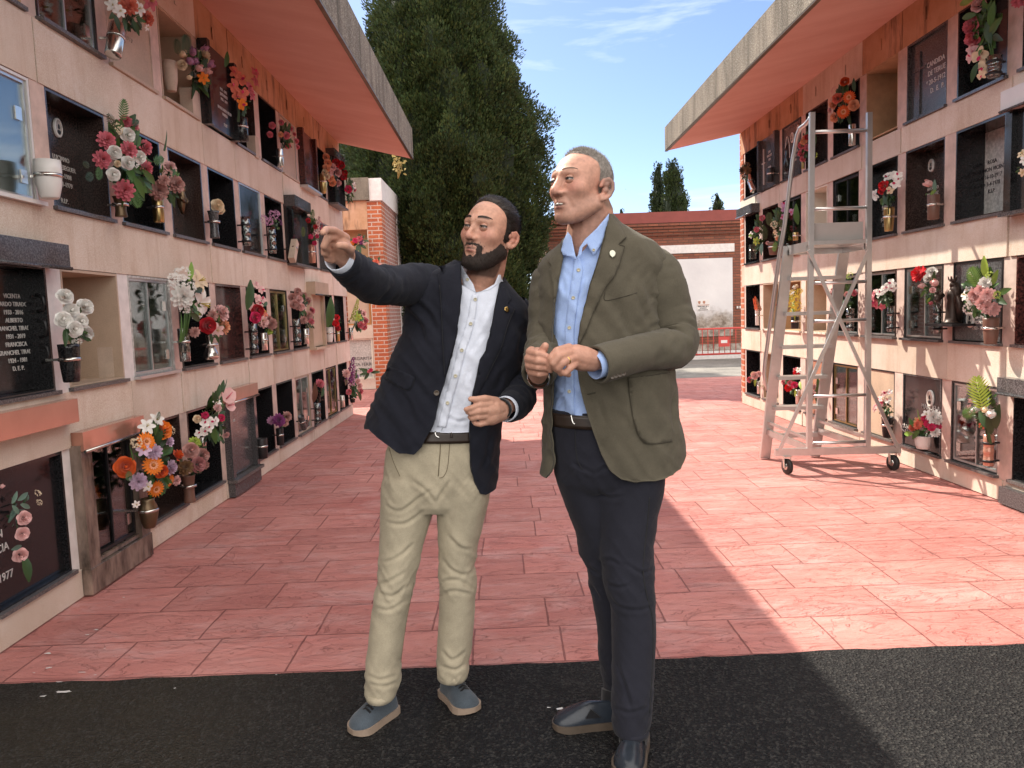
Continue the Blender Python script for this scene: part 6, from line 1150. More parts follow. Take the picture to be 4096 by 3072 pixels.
def m_skin(name):
    m,N,K,B=nodes(name); at=N.new('ShaderNodeVertexColor'); at.layer_name='tint'; tc=N.new('ShaderNodeNewGeometry').outputs['Position']
    c=mk_mix(N,K,.45,at.outputs[0],mk_ramp(N,K,mk_noise(N,K,tc,70,5,.65),.3,G3(.36),.7,G3(.62)),'OVERLAY'); K.new(c,B.inputs['Base Color']); B.inputs['Roughness'].default_value=.48; B.inputs['Specular IOR Level'].default_value=.4
    B.inputs['Subsurface Weight'].default_value=.06; B.inputs['Subsurface Radius'].default_value=(.010,.004,.002); K.new(mk_bump(N,K,mk_noise(N,K,tc,300,5,.7),.5,.002),B.inputs['Normal']); return m
def m_cloth(name,col,rough=.9,weave=900,var=.12,sheen=.25,bump=.25,vs=14):
    m,N,K,B=nodes(name); g=N.new('ShaderNodeNewGeometry').outputs['Position']
    c=mk_ramp(N,K,mk_noise(N,K,g,vs,6,.6),.3,tuple(x*(1-var) for x in col),.7,tuple(x*(1+var) for x in col)); c=mk_mix(N,K,.25,c,mk_ramp(N,K,mk_noise(N,K,g,weave,2,.5,(1,1,.35)),.3,G3(.25),.7,G3(.75)),'OVERLAY')
    K.new(c,B.inputs['Base Color']); B.inputs['Roughness'].default_value=rough; B.inputs['Sheen Weight'].default_value=sheen; B.inputs['Specular IOR Level'].default_value=.2
    K.new(mk_bump(N,K,mk_noise(N,K,g,weave,2),bump,.0015,mk_bump(N,K,mk_noise(N,K,g,34,6,.6),.35,.006)),B.inputs['Normal']); return m
CL=dict(navy=m_cloth('navy_wool',(.0125,.0135,.021),sheen=.06),olive=m_cloth('olive_linen',(.098,.086,.062),sheen=.10,bump=.45),white=m_cloth('white_cotton',(.66,.70,.80),sheen=.1),blue=m_cloth('pale_blue_cotton',(.36,.49,.80),sheen=.1),khaki=m_cloth('khaki_twill',(.40,.35,.255),sheen=.08),dpants=m_cloth('charcoal_navy_twill',(.018,.0185,.027),sheen=.08),
 belt=M('dark_brown_leather',(.028,.017,.012),.35,var=.25,vs=30),suede=m_cloth('blue_grey_suede',(.062,.078,.095),weave=400,var=.25),sole=M('tan_rubber_sole',(.30,.225,.17),.7,var=.12,vs=20),leath=M('navy_leather',(.020,.026,.036),.27,var=.3,vs=16,bump=.3,bs=30),brsole=M('brown_rubber_sole',(.10,.075,.055),.6,var=.2,vs=20),sock=m_cloth('black_sock',(.012,.012,.014)),button=M('horn_button',(.50,.46,.34),.3,var=.15,vs=200),dbutton=M('dark_horn_button',(.07,.05,.035),.3,var=.3,vs=200),gold=M('gold',(.75,.50,.18),.2,metal=1,var=.05),chrome=M('polished_buckle',(.7,.69,.66),.18,metal=1,var=.05),seam=M('dark_seam',(.014,.014,.016),.9),oseam=M('olive_seam',(.042,.035,.024),.9))
# --- patches of cloth laid on a garment, drawn in photo pixels and dropped on to its surface
def bvh_tube(rows):
    b=MB(); b.tube([onY(*r[:3]) for r in rows],[r[3] for r in rows],40,caps=False); return BVHTree.FromPolygons([Vector(v) for v in b.v],b.f)
def bvh_of(objs):
    V=[];F=[];o0=0
    for o in objs:
        me=o.data; w=wloc(o); V+=[v.co+w for v in me.vertices]; F+=[tuple(i+o0 for i in p.vertices) for p in me.polygons]; o0=len(V)
    return BVHTree.FromPolygons(V,F)
def hit(bv,px,py):
    d=Vector(ray(px,py)).normalized(); l,n,i,t=bv.ray_cast(Vector(CAMP),d)
    if l is None:
        q=Vector(CAMP)+d*2.4; l,n,i,t=bv.find_nearest(q)
        tt=(l-Vector(CAMP)).dot(d); l=Vector(CAMP)+d*tt
    return np.array(l),-np.array(d)
def patch(name,bv,poly,mat,parent,off=.004,thick=.003,step=14,edge=0.0):
    poly=[Vector(p) for p in poly]; P=[]; n=len(poly)
    for i in range(n):
        a,c=poly[i],poly[(i+1)%n]; m=max(1,int((c-a).length/step))
        for k in range(m): P.append(a+(c-a)*k/m)
    nb=len(P); xs=[p.x for p in poly]; ys=[p.y for p in poly]
    def inside(x,y):
        c=False; j=n-1
        for i in range(n):
            if (poly[i].y>y)!=(poly[j].y>y) and x<(poly[j].x-poly[i].x)*(y-poly[i].y)/(poly[j].y-poly[i].y)+poly[i].x: c=not c
            j=i
        return c
    x=min(xs)+step*.5
    while x<max(xs):
        y=min(ys)+step*.5
        while y<max(ys):
            if inside(x,y) and min((Vector((x,y))-q).length for q in P[:nb])>step*.45: P.append(Vector((x,y)))
            y+=step
        x+=step
    r=delaunay_2d_cdt(P,[(i,(i+1)%nb) for i in range(nb)],[list(range(nb))],1,1e-4); V2,_,F2=r[0],r[1],r[2]
    top=[];bot=[]
    for v in V2: l,d=hit(bv,v.x,v.y); top.append(l+d*off); bot.append(l+d*(off-thick))
    top=np.array(top)
    m=len(V2); F=[tuple(f) for f in F2]; ec={}
    for f in F:
        for a,c in zip(f,f[1:]+f[:1]): ec[(a,c)]=ec.get((a,c),0)+1
    F+= [tuple(reversed([i+m for i in f])) for f in F2]+[(c,a,a+m,c+m) for (a,c) in ec if (c,a) not in ec]
    me=bpy.data.meshes.new(name); me.from_pydata([tuple(t) for t in top]+[tuple(t) for t in bot],[],F); me.polygons.foreach_set('use_smooth',np.ones(len(me.polygons),dtype=bool)); me.materials.append(mat); me.update(); return put(name,me,parent)
def strip(name,bv,pts,w,mat,parent,off=.003,r=None):
    Q=[hit(bv,*p) for p in catmull(np.array(pts,float),max(8,len(pts)*5))]; b=MB(); b.tube([l+d*off for l,d in Q],w,6); return b.build(name,mat,parent)
def disc(name,bv,px,py,rad,mat,parent,off=.004,h=.003):
    l,d=hit(bv,px,py); b=MB(); b.lathe([(0,0),(rad,0),(rad,h),(rad*.8,h*1.2),(rad*.6,h*.7),(0,h*.7)],l+d*(off-h*.3),14,0,d); return b.build(name,mat,parent)
def shoe(heel,toe,mat,solemat,parent,wid=1.0,kind='lace',lift=.0):
    h=np.array([heel[0],heel[1],0.]);t=np.array([toe[0],toe[1],0.]); ax=t-h; L=np.linalg.norm(ax); ax/=L; sd=np.cross(ax,(0,0,1.)); T=[0,.05,.15,.3,.45,.6,.75,.87,.95,1.0]
    W=np.array([.016,.029,.034,.035,.037,.043,.047,.042,.028,.008])*wid; Ht=np.array([.070,.088,.098,.104,.092,.070,.058,.052,.043,.026]) if kind=='lace' else np.array([.060,.078,.084,.080,.086,.074,.060,.052,.042,.026]); cv=np.array([0,0,0,0,.002,.005,.006,.004,.001,-.002])
    b=MB(); seg=24; vs=[]
    for i,f in enumerate(T):
        c=h+ax*L*f+sd*cv[i]
        for k in range(seg):
            a=2*math.pi*k/seg; x=math.cos(a); z=math.sin(a); zz=.018+(Ht[i]-.018)*max(0,z)**(1.1 if f<.5 else .8); ww=W[i]*(abs(x)**.8)*math.copysign(1,x)*(1-.33*max(0,z)*(1 if f<.45 else .25)); vs.append(c+sd*ww+np.array([0,0,zz]))
    fs=[(i*seg+k,i*seg+(k+1)%seg,(i+1)*seg+(k+1)%seg,(i+1)*seg+k) for i in range(len(T)-1) for k in range(seg)]+[tuple(reversed(range(seg))),tuple((len(T)-1)*seg+k for k in range(seg))]
    b.add(vs,fs,0,True); me=b.mesh('shoe',mat); o=put('shoe',me,parent)
    sub=o.modifiers.new('s','SUBSURF'); sub.levels=1; sub.render_levels=1
    b=MB(); n=40; up=[];dn=[]
    for i in range(n):
        a=2*math.pi*i/n; f=.5+.5*math.cos(a); w=np.interp(f,T,W)+.004; c=h+ax*(L*(f*1.02-.01))+sd*(np.interp(f,T,cv)+math.copysign(w,math.sin(a))*min(1,abs(math.sin(a))*3.0)); e=.010 if f>.55 else 0
        up.append(c+np.array([0,0,.024]));dn.append(c+np.array([0,0,.0005+ (.006*max(0,(f-.8)/.2) )]))
    b.add(up+dn,[(i,(i+1)%n,n+(i+1)%n,n+i) for i in range(n)]+[tuple(range(n)),tuple(reversed(range(n,2*n)))],0,False); b.build('sole',solemat,o)
    if kind=='lace':
        for f in (.50,.56,.62,.68):
            z=np.interp(f,T,Ht)+.003; c=h+ax*L*f; MB().tube([c-sd*.020+np.array([0,0,z-.010]),c+np.array([0,0,z+.001]),c+sd*.020+np.array([0,0,z-.010])],.0042,6).build('lace',CL['sock'],o)
        c=h+ax*L*.475+np.array([0,0,.094]); MB().tube([c,c+sd*.018+ax*.012+np.array([0,0,.006]),c+sd*.030+ax*.02-np.array([0,0,.006]),c],.0042,6).build('lace_bow',CL['sock'],o); MB().tube([c,c-sd*.018+ax*.012+np.array([0,0,.006]),c-sd*.030+ax*.02-np.array([0,0,.006]),c],.0042,6).build('lace_bow',CL['sock'],o)
    else:
        f=.40; c=h+ax*L*f
        for s2 in (-1,1): b=MB(); b.prism([(0,0),(.05,.0),(.03,.045)],'y',-.001,.001); b.v=[tuple(c-ax*.02+ax*x+sd*s2*(.036*wid-.012*z/.05+y)+np.array([0,0,.045+z*.55])) for x,y,z in b.v]; b.build('elastic_gore',CL['sock'],o)
    return o
def pants(rowsets,mat,parent,wfun,seed,vox=.0052):
    b=MB()
    for r in rowsets: loft(b,r,48,.95,46)
    me=b.mesh('p',mat); bm=bmesh.new(); bm.from_mesh(me); bmesh.ops.recalc_face_normals(bm,faces=bm.faces); bm.to_mesh(me); bm.free()
    V,F=voxel(me,vox,5); N=vnormals(V,F); V=wrinkle(V,N,wfun(V),(4.5,4.5,13),17,seed); V=wrinkle(V,N,wfun(V)*.45,(9,9,24),-30,seed+3)
    return put('trousers',np_mesh('trousers',V,F,mat,True),parent)
def skin_body(b,head,root,skin,paint,vox=.0026):
    V,F=voxel(b.mesh('body',skin),vox,2); col=paint(V,head.loc(V)); o=put('body',np_mesh('body',V,F,skin,True,col),root); return o
def crease(objs,lines,depth=.005,w=7.):
    """press creases into cloth along polylines given in photo pixels (only the side facing the camera)"""
    for o in objs:
        me=o.data; n=len(me.vertices); V=np.empty(n*3,dtype=np.float32); me.vertices.foreach_get('co',V); V=V.reshape(-1,3).astype(float); NN=np.empty(n*3,dtype=np.float32); me.vertices.foreach_get('normal',NN); NN=NN.reshape(-1,3).astype(float)
        wl=np.array(wloc(o)); Wp=V+wl-CAMP; c=Wp@RC; px=np.stack([CXP+FPX*c[:,0]/c[:,2],CYP+FPX*c[:,1]/c[:,2]],1); f=-(NN*Wp).sum(1)/np.linalg.norm(Wp,axis=1); face=np.clip(f*3,0,1); D=np.zeros(n)
        for L in lines:
            P=catmull(np.array(L,float),max(8,len(L)*6)); d=np.full(n,1e9); t=np.zeros(n)
            for i in range(len(P)-1):
                a,b=P[i],P[i+1]; ab=b-a; s_=np.clip(((px-a)@ab)/(ab@ab+1e-9),0,1); q=px-(a+s_[:,None]*ab); dd=np.linalg.norm(q,axis=1)*np.sign(q[:,0]*ab[1]-q[:,1]*ab[0]); m=np.abs(dd)<np.abs(d); d=np.where(m,dd,d); t=np.where(m,(i+s_)/(len(P)-1),t)
            e=np.sin(np.pi*np.clip(t,.0,1))**.6*(np.abs(d)<60); D+=e*(-np.exp(-(d/w)**2)+.75*np.exp(-((d-1.9*w)/(1.3*w))**2)+.35*np.exp(-((d+2.2*w)/(1.6*w))**2))
        V=V+NN*(D*face*depth)[:,None]; me.vertices.foreach_set('co',V.astype(np.float32).ravel()); me.update()
def gauss(p,c,s): return np.exp(-(((p-np.array(c))/np.array(s))**2).sum(-1))
def inset(rows,px,dd,dy=0): return [(r[0]+dy,r[1]+px,r[2]-px,r[3],r[4]-dd) for r in rows]
SKIN=m_skin('skin')
def iris(name,c):
    return M(name,c,.15,var=.1,local=True)
def belt(rows,y0,y1,root,mat,grow=6,dd=.008):
    G=[]
    for y in np.linspace(y0,y1,5):
        r=interp(y,rows); rw=(y,r[0]-grow,r[1]+grow,r[2],r[3]+dd); G.append([ringpt(rw,2*math.pi*k/72,.95) for k in range(72)])
    return grid_shell('belt',G,mat,root,.004,True)
def paint_factory(h,kind):
    def paint(V,L):
        n=len(V); base=np.array([.55,.30,.215]) if kind=='young' else np.array([.54,.285,.205]); c=np.tile(base,(n,1)); inhead=(np.linalg.norm(L,axis=1)<.19)
        c*= (1+np.array([.16*_noise.noise(Vector(q*45))+.12*_noise.noise(Vector(q*130)) if k else 0. for q,k in zip(L,inhead)]))[:,None]
        A=np.abs(L[:,0]); S=L.copy(); S[:,0]=A
        def mixc(w,col): 
            nonlocal c; w=np.clip(w,0,1)[:,None]*inhead[:,None]; c=c*(1-w)+np.array(col)*w
        mixc(.55*gauss(S,(.042,.070,-.022),(.022,.03,.022)),(.55,.215,.165)); mixc(.55*gauss(S,(0,.110,-.035),(.016,.02,.014)),(.52,.21,.165)); mixc(.6*gauss(S,(.085,-.02,-.01),(.018,.03,.03)),(.55,.19,.14))
        mixc(.35*gauss(S,(.031,.085,.002),(.018,.02,.010)),(.33,.16,.13))
        mixc(1.1*gauss(S,(0,.095,-.0775),(.017,.016,.0045)),(.40,.15,.125)); mixc(.9*gauss(S,(0,.097,-.0640),(.018,.016,.0035)),(.36,.14,.115)); mixc(1.2*gauss(S,(0,.09,-.0702),(.018,.02,.0024)),(.05,.02,.017)); mixc(.8*gauss(S,(.0075,.103,-.0475),(.004,.012,.0028)),(.10,.04,.03))
        brow=np.exp(-((L[:,2]-(.0255+.004*np.cos((A-.03)*60)))/.0042)**2)*np.clip((A-.010)/.006,0,1)*np.clip((.052-A)/.008,0,1)*(L[:,1]>.045)
        if kind!='young': mixc(1.2*gauss(S,(0,.095,-.0715),(.021,.02,.0036)),(.05,.02,.017))
        if kind=='young':
            mixc(.95*brow,(.055,.033,.025)); bd=beard_t(L); mixc(np.clip(bd*240,0,.8),(.045,.028,.022))
        else:
            mixc(.45*brow,(.24,.15,.10)); mixc(.22*((L[:,2]<-.035)&(L[:,1]>-.03)).astype(float),(.33,.22,.18))
            HM=[(.102,.074),(.094,.066),(.086,.050),(.074,.024),(.058,.008),(.036,.004),(.012,.005),(-.01,.003),(-.03,-.002),(-.045,-.026),(-.068,-.045),(-.082,-.06)]; mixc(.62*hair_mask(L,HM),(.19,.15,.125))
            for sp in ((.055,.058,-.01),(.06,.045,.02),(.05,.06,-.045),(.048,.066,.012),(.062,.03,-.03),(.055,.045,.055),(.066,.02,.04)): mixc(.6*gauss(L*np.array([-1,1,1]),sp,(.0035,.0035,.0035))+.6*gauss(L,sp,(.003,.003,.003)),(.26,.12,.085))
        return np.concatenate([c,np.ones((n,1))],1)
    return paint
def beard_t(P):
    A=np.abs(P[:,0]); y,z=P[:,1],P[:,2]
    edge=np.interp(y,[-.03,.0,.02,.045,.07,.088],[-.060,-.034,-.030,-.056,-.074,-.078]); low=np.clip((edge-z)/.034,0,1)*np.clip((y+.028)/.012,0,1)
    mous=np.exp(-((z+.0555+.10*np.maximum(0,A-.012))/.0055)**2)*np.clip((.030-A)/.006,0,1)*(y>.07); corner=np.exp(-((A-.028)/.006)**2)*np.clip((-.054-z)/.006,0,1)*np.clip((z+.095)/.006,0,1)*(y>.06)
    lip=(A<.022)&(z>-.086)&(z<-.060)&(y>.06); low=np.where(lip,0,low); bare=np.exp(-((A-.013)/.008)**2)*np.exp(-((z+.089)/.005)**2)*(y>.07)
    t=np.maximum(np.maximum(low*(1-.85*bare),.55*mous),.75*np.where(lip,0,corner)); cut=np.clip((z+.150)/.02,0,1)
    return t*(.0030+.0055*np.clip((-.085-z)/.03,0,1))*cut
def hair_mask(P,tab,lo=-.075):
    tab=sorted(tab); yb=np.interp(P[:,2],[q[0] for q in tab],[q[1] for q in tab]); return np.clip((yb-P[:,1])/.014,0,1)*np.clip((P[:,2]-lo)/.014,0,1)
# =============================== man with the beard, pointing ===============================
def young():
    g=onZ(1640,2850); root=thing('person',(g[0],g[1],0),'bearded man in navy blazer, white shirt and khaki chinos, pointing to the left','person')
    h=Head(onY(1958,928,2.50),33,8,-8,.985,dict(fw=1.02,jw=.99,gap=.0030,chin=.003,ear=(.86,-.022))); mt=CL
    b=MB(); h.add(b)
    N=lambda px,py,Y,r:(*onY(px,py,Y),r)
    chain3(b,[(*h.w((0,-.022,-.045)),.058),N(1950,1060,2.535,.060),N(1925,1150,2.56,.064)]); chain3(b,[N(1925,1150,2.56,.064),N(1890,1230,2.56,.10),N(1800,1600,2.55,.10),N(1770,1850,2.53,.09)])
    chain3(b,[N(1890,1190,2.56,.05),N(1710,1140,2.52,.045),N(1560,1135,2.36,.036),N(1440,1090,2.17,.030),N(1385,1040,2.085,.027)])
    chain3(b,[N(1890,1190,2.56,.05),N(2060,1260,2.56,.036),N(2105,1400,2.56,.036),N(2100,1570,2.49,.034),N(2015,1634,2.335,.026)])
    chain3(b,[N(1660,1900,2.53,.07),N(1590,2330,2.485,.04),N(1530,2780,2.452,.028)]); chain3(b,[N(1850,1900,2.53,.07),N(1830,2330,2.522,.035),N(1812,2690,2.54,.028)])
    # pointing fist (right hand)
    chain3(b,[N(1385,1040,2.085,.027),N(1368,1000,2.055,.030),N(1348,975,2.045,.030)]); chain3(b,[N(1385,1030,2.075,.028),N(1345,1010,2.055,.028),N(1330,985,2.045,.026)])
    for f in ([(1383,952,2.055,.0125),(1338,922,2.00,.0105),(1305,918,1.955,.0095),(1292,930,1.925,.0085)],
              [(1362,945,2.045,.0125),(1312,950,1.985,.0108),(1296,985,1.985,.0098),(1313,1003,2.01,.009)],
              [(1345,962,2.05,.012),(1301,980,2.00,.0105),(1297,1012,2.005,.0095),(1316,1026,2.025,.0088)],
              [(1340,985,2.06,.0115),(1308,1010,2.02,.0098),(1310,1036,2.025,.009),(1328,1044,2.04,.008)],
              [(1398,1030,2.075,.0135),(1400,998,2.02,.0125),(1378,984,1.99,.0112),(1356,982,1.975,.0095)]): chain(b,f)
    # left hand, half closed before the belly
    chain3(b,[N(2018,1636,2.335,.026),N(1975,1636,2.305,.030),N(1955,1640,2.295,.029)]); chain3(b,[N(2010,1650,2.325,.025),N(1965,1665,2.30,.028),N(1945,1670,2.295,.025)])
    for f in ([(1985,1606,2.31,.0145),(1940,1594,2.275,.0115),(1905,1598,2.26,.010),(1882,1596,2.255,.0082)],
              [(1962,1617,2.285,.0125),(1918,1620,2.262,.0105),(1885,1632,2.258,.0092),(1864,1638,2.262,.0078)],
              [(1958,1640,2.280,.012),(1915,1645,2.258,.0105),(1884,1652,2.262,.0092),(1870,1648,2.275,.008)],
              [(1953,1664,2.282,.0115),(1912,1668,2.262,.010),(1889,1674,2.268,.009),(1880,1668,2.283,.008)],
              [(1950,1688,2.287,.0105),(1920,1697,2.272,.009),(1902,1694,2.276,.008),(1895,1686,2.288,.007)]): chain(b,f)
    skin_body(b,h,root,SKIN,paint_factory(h,'young'))
    h.eyes(root,(-.12,1,.12),iris('brown_iris',(.05,.03,.02)),MT['skin_plain'],13,10)
    hairm=M('dark_brown_hair',(.026,.017,.013),.42,var=.3,vs=60,local=True,bump=.6,bs=300,stretch=(1,3,1),spec=.4)
    HT=[(.106,.068),(.094,.052),(.080,.038),(.062,.025),(.045,.020),(.015,.018),(-.010,.016),(-.030,.012),(-.042,-.022),(-.060,-.035),(-.075,-.05)]
    h.shell('hair',lambda P:np.where(hair_mask(P,HT)>0,hair_mask(P,HT)*(.0025+.008*np.clip((P[:,2]-.045)/.05,0,1)),-.004)-.0006,hairm,root,.0022,170,(1,.35,.6))
    h.shell('beard',lambda P:np.where(beard_t(P)>.0006,beard_t(P)*1.0,-.004),M('dark_beard',(.028,.018,.014),.7,var=.4,vs=120,local=True,bump=.8,bs=500),root,.0016,420)
    dens=lambda P:hair_mask(P,HT)**.7
    h.strands('hair_strands',lambda P:hair_mask(P,HT)*(.0025+.008*np.clip((P[:,2]-.045)/.05,0,1)),dens,7000,.026,.0008,lambda p:(0,-1,-.75+1.3*(p[2]>.075)),.34,hairm,root,3,.38)
    h.strands('beard_hairs',beard_t,lambda P:np.clip(beard_t(P)*300,0,1),5200,.0085,.0005,lambda p:(p[0]*2,.15,-1),.42,M('beard_hair',(.035,.022,.016),.6,local=True),root,4,.35)
    for sg in (-1,1):   # eyebrows
        b=MB(); Q=[]
        for t in np.linspace(0,1,9): 
            d=np.array([sg*(.012+.038*t),.085-.022*t,.0235+.006*math.sin(math.pi*(.2+.65*t))]); d/=np.linalg.norm(d); r=head_radius(d[None,:],h.o)[0]; Q.append(h.w(d*(r+.0008)))
        b.tube(Q,[[.0012,.0022],[.0014,.0034],[.0014,.0036],[.0014,.0034],[.0014,.0030],[.0013,.0026],[.0011,.002],[.001,.0015],[.0006,.0007]],8); b.build('eyebrow',hairm,root)
    # clothes
    rows=[(1030,1838,1960,2.53,.078),(1065,1775,1985,2.53,.085),(1100,1700,2012,2.53,.10),(1135,1662,2036,2.53,.11),(1160,1648,2055,2.53,.117),(1200,1632,2088,2.53,.123),(1240,1622,2112,2.53,.128),(1300,1622,2120,2.53,.132),(1340,1612,2115,2.53,.135),(1420,1576,2098,2.53,.142),(1500,1539,2072,2.53,.145),(1580,1508,2042,2.53,.145),(1650,1480,2014,2.53,.145),(1700,1462,2000,2.53,.145),(1780,1452,1996,2.53,.145),(1980,1450,1980,2.53,.145)]
    srows=[(r[0],max(r[1],np.interp(r[0],[1240,1500,1720],[1640,1650,1640])) if r[0]>1240 else r[1],r[2],r[3],r[4]) for r in inset(rows,16,.016)]
    hips=[(1690,1672,1985,2.53,.122),(1730,1640,1988,2.53,.125),(1766,1556+20,1990,2.53,.128),(1800,1545,1986,2.53,.130),(1870,1538,1976,2.53,.132),(1927,1534,1966,2.53,.130),(2000,1529,1956,2.53,.118),(2030,1530,1950,2.53,.10)]
    hips=[(1690,1600,1985,2.53,.122),(1730,1580,1988,2.53,.125),(1766,1560,1990,2.53,.128),(1800,1545,1986,2.53,.130),(1870,1538,1976,2.53,.132),(1927,1534,1966,2.53,.130),(2000,1529,1956,2.53,.118),(2030,1530,1950,2.53,.10)]
    legL=[(1900,1535,1752,2.525,.115),(1960,1529,1745,2.52,.112),(2021,1524,1742,2.515,.105),(2066,1522,1726,2.51,.10),(2180,1521,1692,2.50,.090),(2306,1516,1662,2.485,.082),(2370,1501,1648,2.48,.078),(2401,1496,1640,2.475,.078),(2496,1483,1622,2.47,.076),(2591,1472,1609,2.465,.072),(2642,1465,1603,2.46,.07),(2718,1466,1598,2.455,.069),(2750,1463,1588,2.452,.070),(2778,1468,1580,2.45,.072)]
    legR=[(1900,1738,1972,2.525,.115),(1960,1740,1964,2.525,.112),(2041,1746,1946,2.525,.105),(2180,1755,1912,2.525,.088),(2256,1761,1898,2.525,.080),(2338,1756,1903,2.525,.078),(2433,1758,1901,2.53,.076),(2560,1750,1890,2.535,.072),(2667,1751,1876,2.54,.069),(2702,1752,1868,2.54,.068)]
    wf=lambda V: .0006+.0040*np.exp(-((V[:,2]-.48)/.10)**2)+.0050*np.exp(-((V[:,2]-.13)/.07)**2)+.003*np.exp(-((V[:,2]-.80)/.06)**2)
    tr=pants([hips,legL,legR],mt['khaki'],root,wf,1.7); bt=bvh_of([tr])
    strip('fly_seam',bt,[(1762,1752),(1761,1800),(1757,1850),(1753,1905)],.0016,M('khaki_seam',(.16,.13,.08),.9),tr,.0005); strip('fly_seam',bt,[(1757,1912),(1775,1905),(1790,1870),(1797,1800),(1800,1755)],.0011,M('khaki_seam',(.16,.13,.08),.9),tr,.0005)
    strip('side_seam',bt,[(1655,2330),(1638,2420),(1620,2520),(1603,2650)],.0012,M('khaki_seam',(.16,.13,.08),.9),tr,.0004); strip('pocket_seam',bt,[(1556,1790),(1575,1850),(1600,1905)],.0013,M('khaki_seam',(.16,.13,.08),.9),tr,.0004)
    for r_ in (legL,legR):
        rr=np.array(r_[-2:],float); G=[[ringpt((y,*(interp(y,np.array(r_))+np.array([-3,3,0,.003]))),2*math.pi*k/48,.95) for k in range(48)] for y in (r_[-1][0]-26,r_[-1][0]+1)]; grid_shell('hem',G,mt['khaki'],tr,.004,True)
    xol=[(1030,1840),(1053,1842),(1078,1844),(1175,1848),(1277,1836),(1368,1820),(1440,1801),(1509,1780),(1596,1751),(1650,1744),(1690,1725),(1730,1700),(1759,1686),(1784,1660),(1800,1640)]
    xor_=[(1100,2004),(1131,2003),(1216,1982),(1310,1962),(1399,1942),(1437,1917),(1524,1899),(1581,1885),(1675,1877),(1741,1877),(1856,1885),(1908,1901),(1950,1923),(1956,1945)]
    jk=jacket(rows,xol,xor_,[(0,1131),(.06,1125),(.16,1090),(.5,1040),(.85,1040),(1,1050)],[(0,1955),(.05,1950),(.13,1938),(.30,1860),(.5,1770),(.70,1722),(.82,1700),(.90,1745),(.96,1783),(1,1786)],mt['navy'],root,wamp=.0065,seed=2.)
    pl=[(1165,1905),(1198,1901),(1295,1883),(1401,1847),(1504,1822),(1612,1790),(1720,1762)]
    sh=jacket(srows,pl,pl,[(0,1172),(.05,1160),(.10,1135),(.2,1105),(.5,1060),(.8,1065),(.9,1090),(.95,1140),(1,1172)],[(0,1706),(1,1706)],mt['white'],root,wamp=.005,seed=5.); sh.name='shirt'; sh.data.name='shirt'
    bs=bvh_of([sh])
    patch('placket',bs,[(1890,1178),(1912,1182),(1896,1300),(1862,1405),(1836,1508),(1806,1615),(1784,1710),(1748,1708),(1774,1610),(1806,1502),(1832,1398),(1866,1292),(1884,1200)],mt['white'],sh,.0035,.003,12)
    for x,y in ((1901,1198),(1883,1295),(1847,1401),(1822,1504),(1790,1612)): disc('shirt_button',bs,x,y,.0058,mt['button'],sh,.005)
    nk=bvh_tube([(1953,1040,2.53,.072),(1935,1110,2.535,.080),(1915,1190,2.54,.098)])
    patch('shirt_collar',nk,[(1842,1055),(1866,1096),(1893,1137),(1905,1174),(1880,1166),(1860,1164),(1850,1130),(1844,1095)],mt['white'],sh,.004,.004,10); patch('shirt_collar',nk,[(1903,1174),(1940,1158),(1978,1136),(1994,1098),(2003,1100),(2008,1128),(1992,1152),(1952,1178),(1918,1196)],mt['white'],sh,.004,.004,10); disc('shirt_button',nk,1870,1118,.0055,mt['button'],sh,.006)
    belt(hips,1704,1748,root,mt['belt']); bb=bvh_of([o for o in root.children if o.name.startswith('belt')])
    strip('belt_buckle',bb,[(1815,1713),(1790,1709),(1758,1710),(1744,1718),(1741,1732),(1746,1745),(1757,1750)],.0028,mt['chrome'],[o for o in root.children if o.name.startswith('belt')][0],.003); strip('belt_loop',bb,[(1808,1712),(1806,1750)],.004,mt['belt'],[o for o in root.children if o.name.startswith('belt')][0],.003)
    bj=bvh_of([jk,sh])
    patch('lapel',bj,[(1841,1052),(1800,1060),(1752,1064),(1778,1094),(1752,1098),(1757,1140),(1765,1250),(1770,1379),(1779,1510),(1800,1438),(1819,1366),(1834,1277),(1846,1175),(1842,1080)],mt['navy'],jk,.006,.005,14)
    patch('lapel',bj,[(2004,1133),(2032,1162),(2046,1196),(2030,1215),(2060,1236),(2032,1300),(2006,1390),(1976,1452),(1940,1525),(1905,1590),(1888,1578),(1901,1524),(1919,1437),(1944,1399),(1964,1310),(1984,1216)],mt['navy'],jk,.006,.005,14)
    strip('lapel_seam',bj,[(1758,1140),(1766,1250),(1771,1379),(1779,1505)],.0010,mt['seam'],jk,.0065); strip('lapel_seam',bj,[(2060,1236),(2032,1300),(2006,1390),(1976,1452),(1940,1525)],.0010,mt['seam'],jk,.0065)
    patch('pocket_flap',bj,[(1548,1462),(1600,1480),(1659,1509),(1650,1540),(1635,1559),(1620,1558),(1581,1538),(1537,1509)],mt['navy'],jk,.006,.005,12); strip('pocket_seam',bj,[(1537,1510),(1581,1540),(1620,1560),(1636,1560),(1651,1541),(1659,1512)],.0010,mt['seam'],jk,.003)
    disc('jacket_button',bj,1746,1572,.009,mt['dbutton'],jk,.006)
    patch('pin',bj,[(2019,1229),(2029,1226),(2037,1234),(2036,1247),(2027,1249),(2019,1241)],mt['gold'],jk,.012,.004,5)
    sl,e=sleeve([(1735,1150,2.54,.070),(1660,1140,2.49,.068),(1600,1143,2.42,.061),(1540,1140,2.34,.056),(1480,1128,2.245,.053),(1425,1090,2.15,.050),(1390,1062,2.105,.046),(1366,1042,2.075,.043)],mt['navy'],jk,wamp=.007,seed=1.,elbow=.55); cuff(e,mt['white'],root,.88,.022)
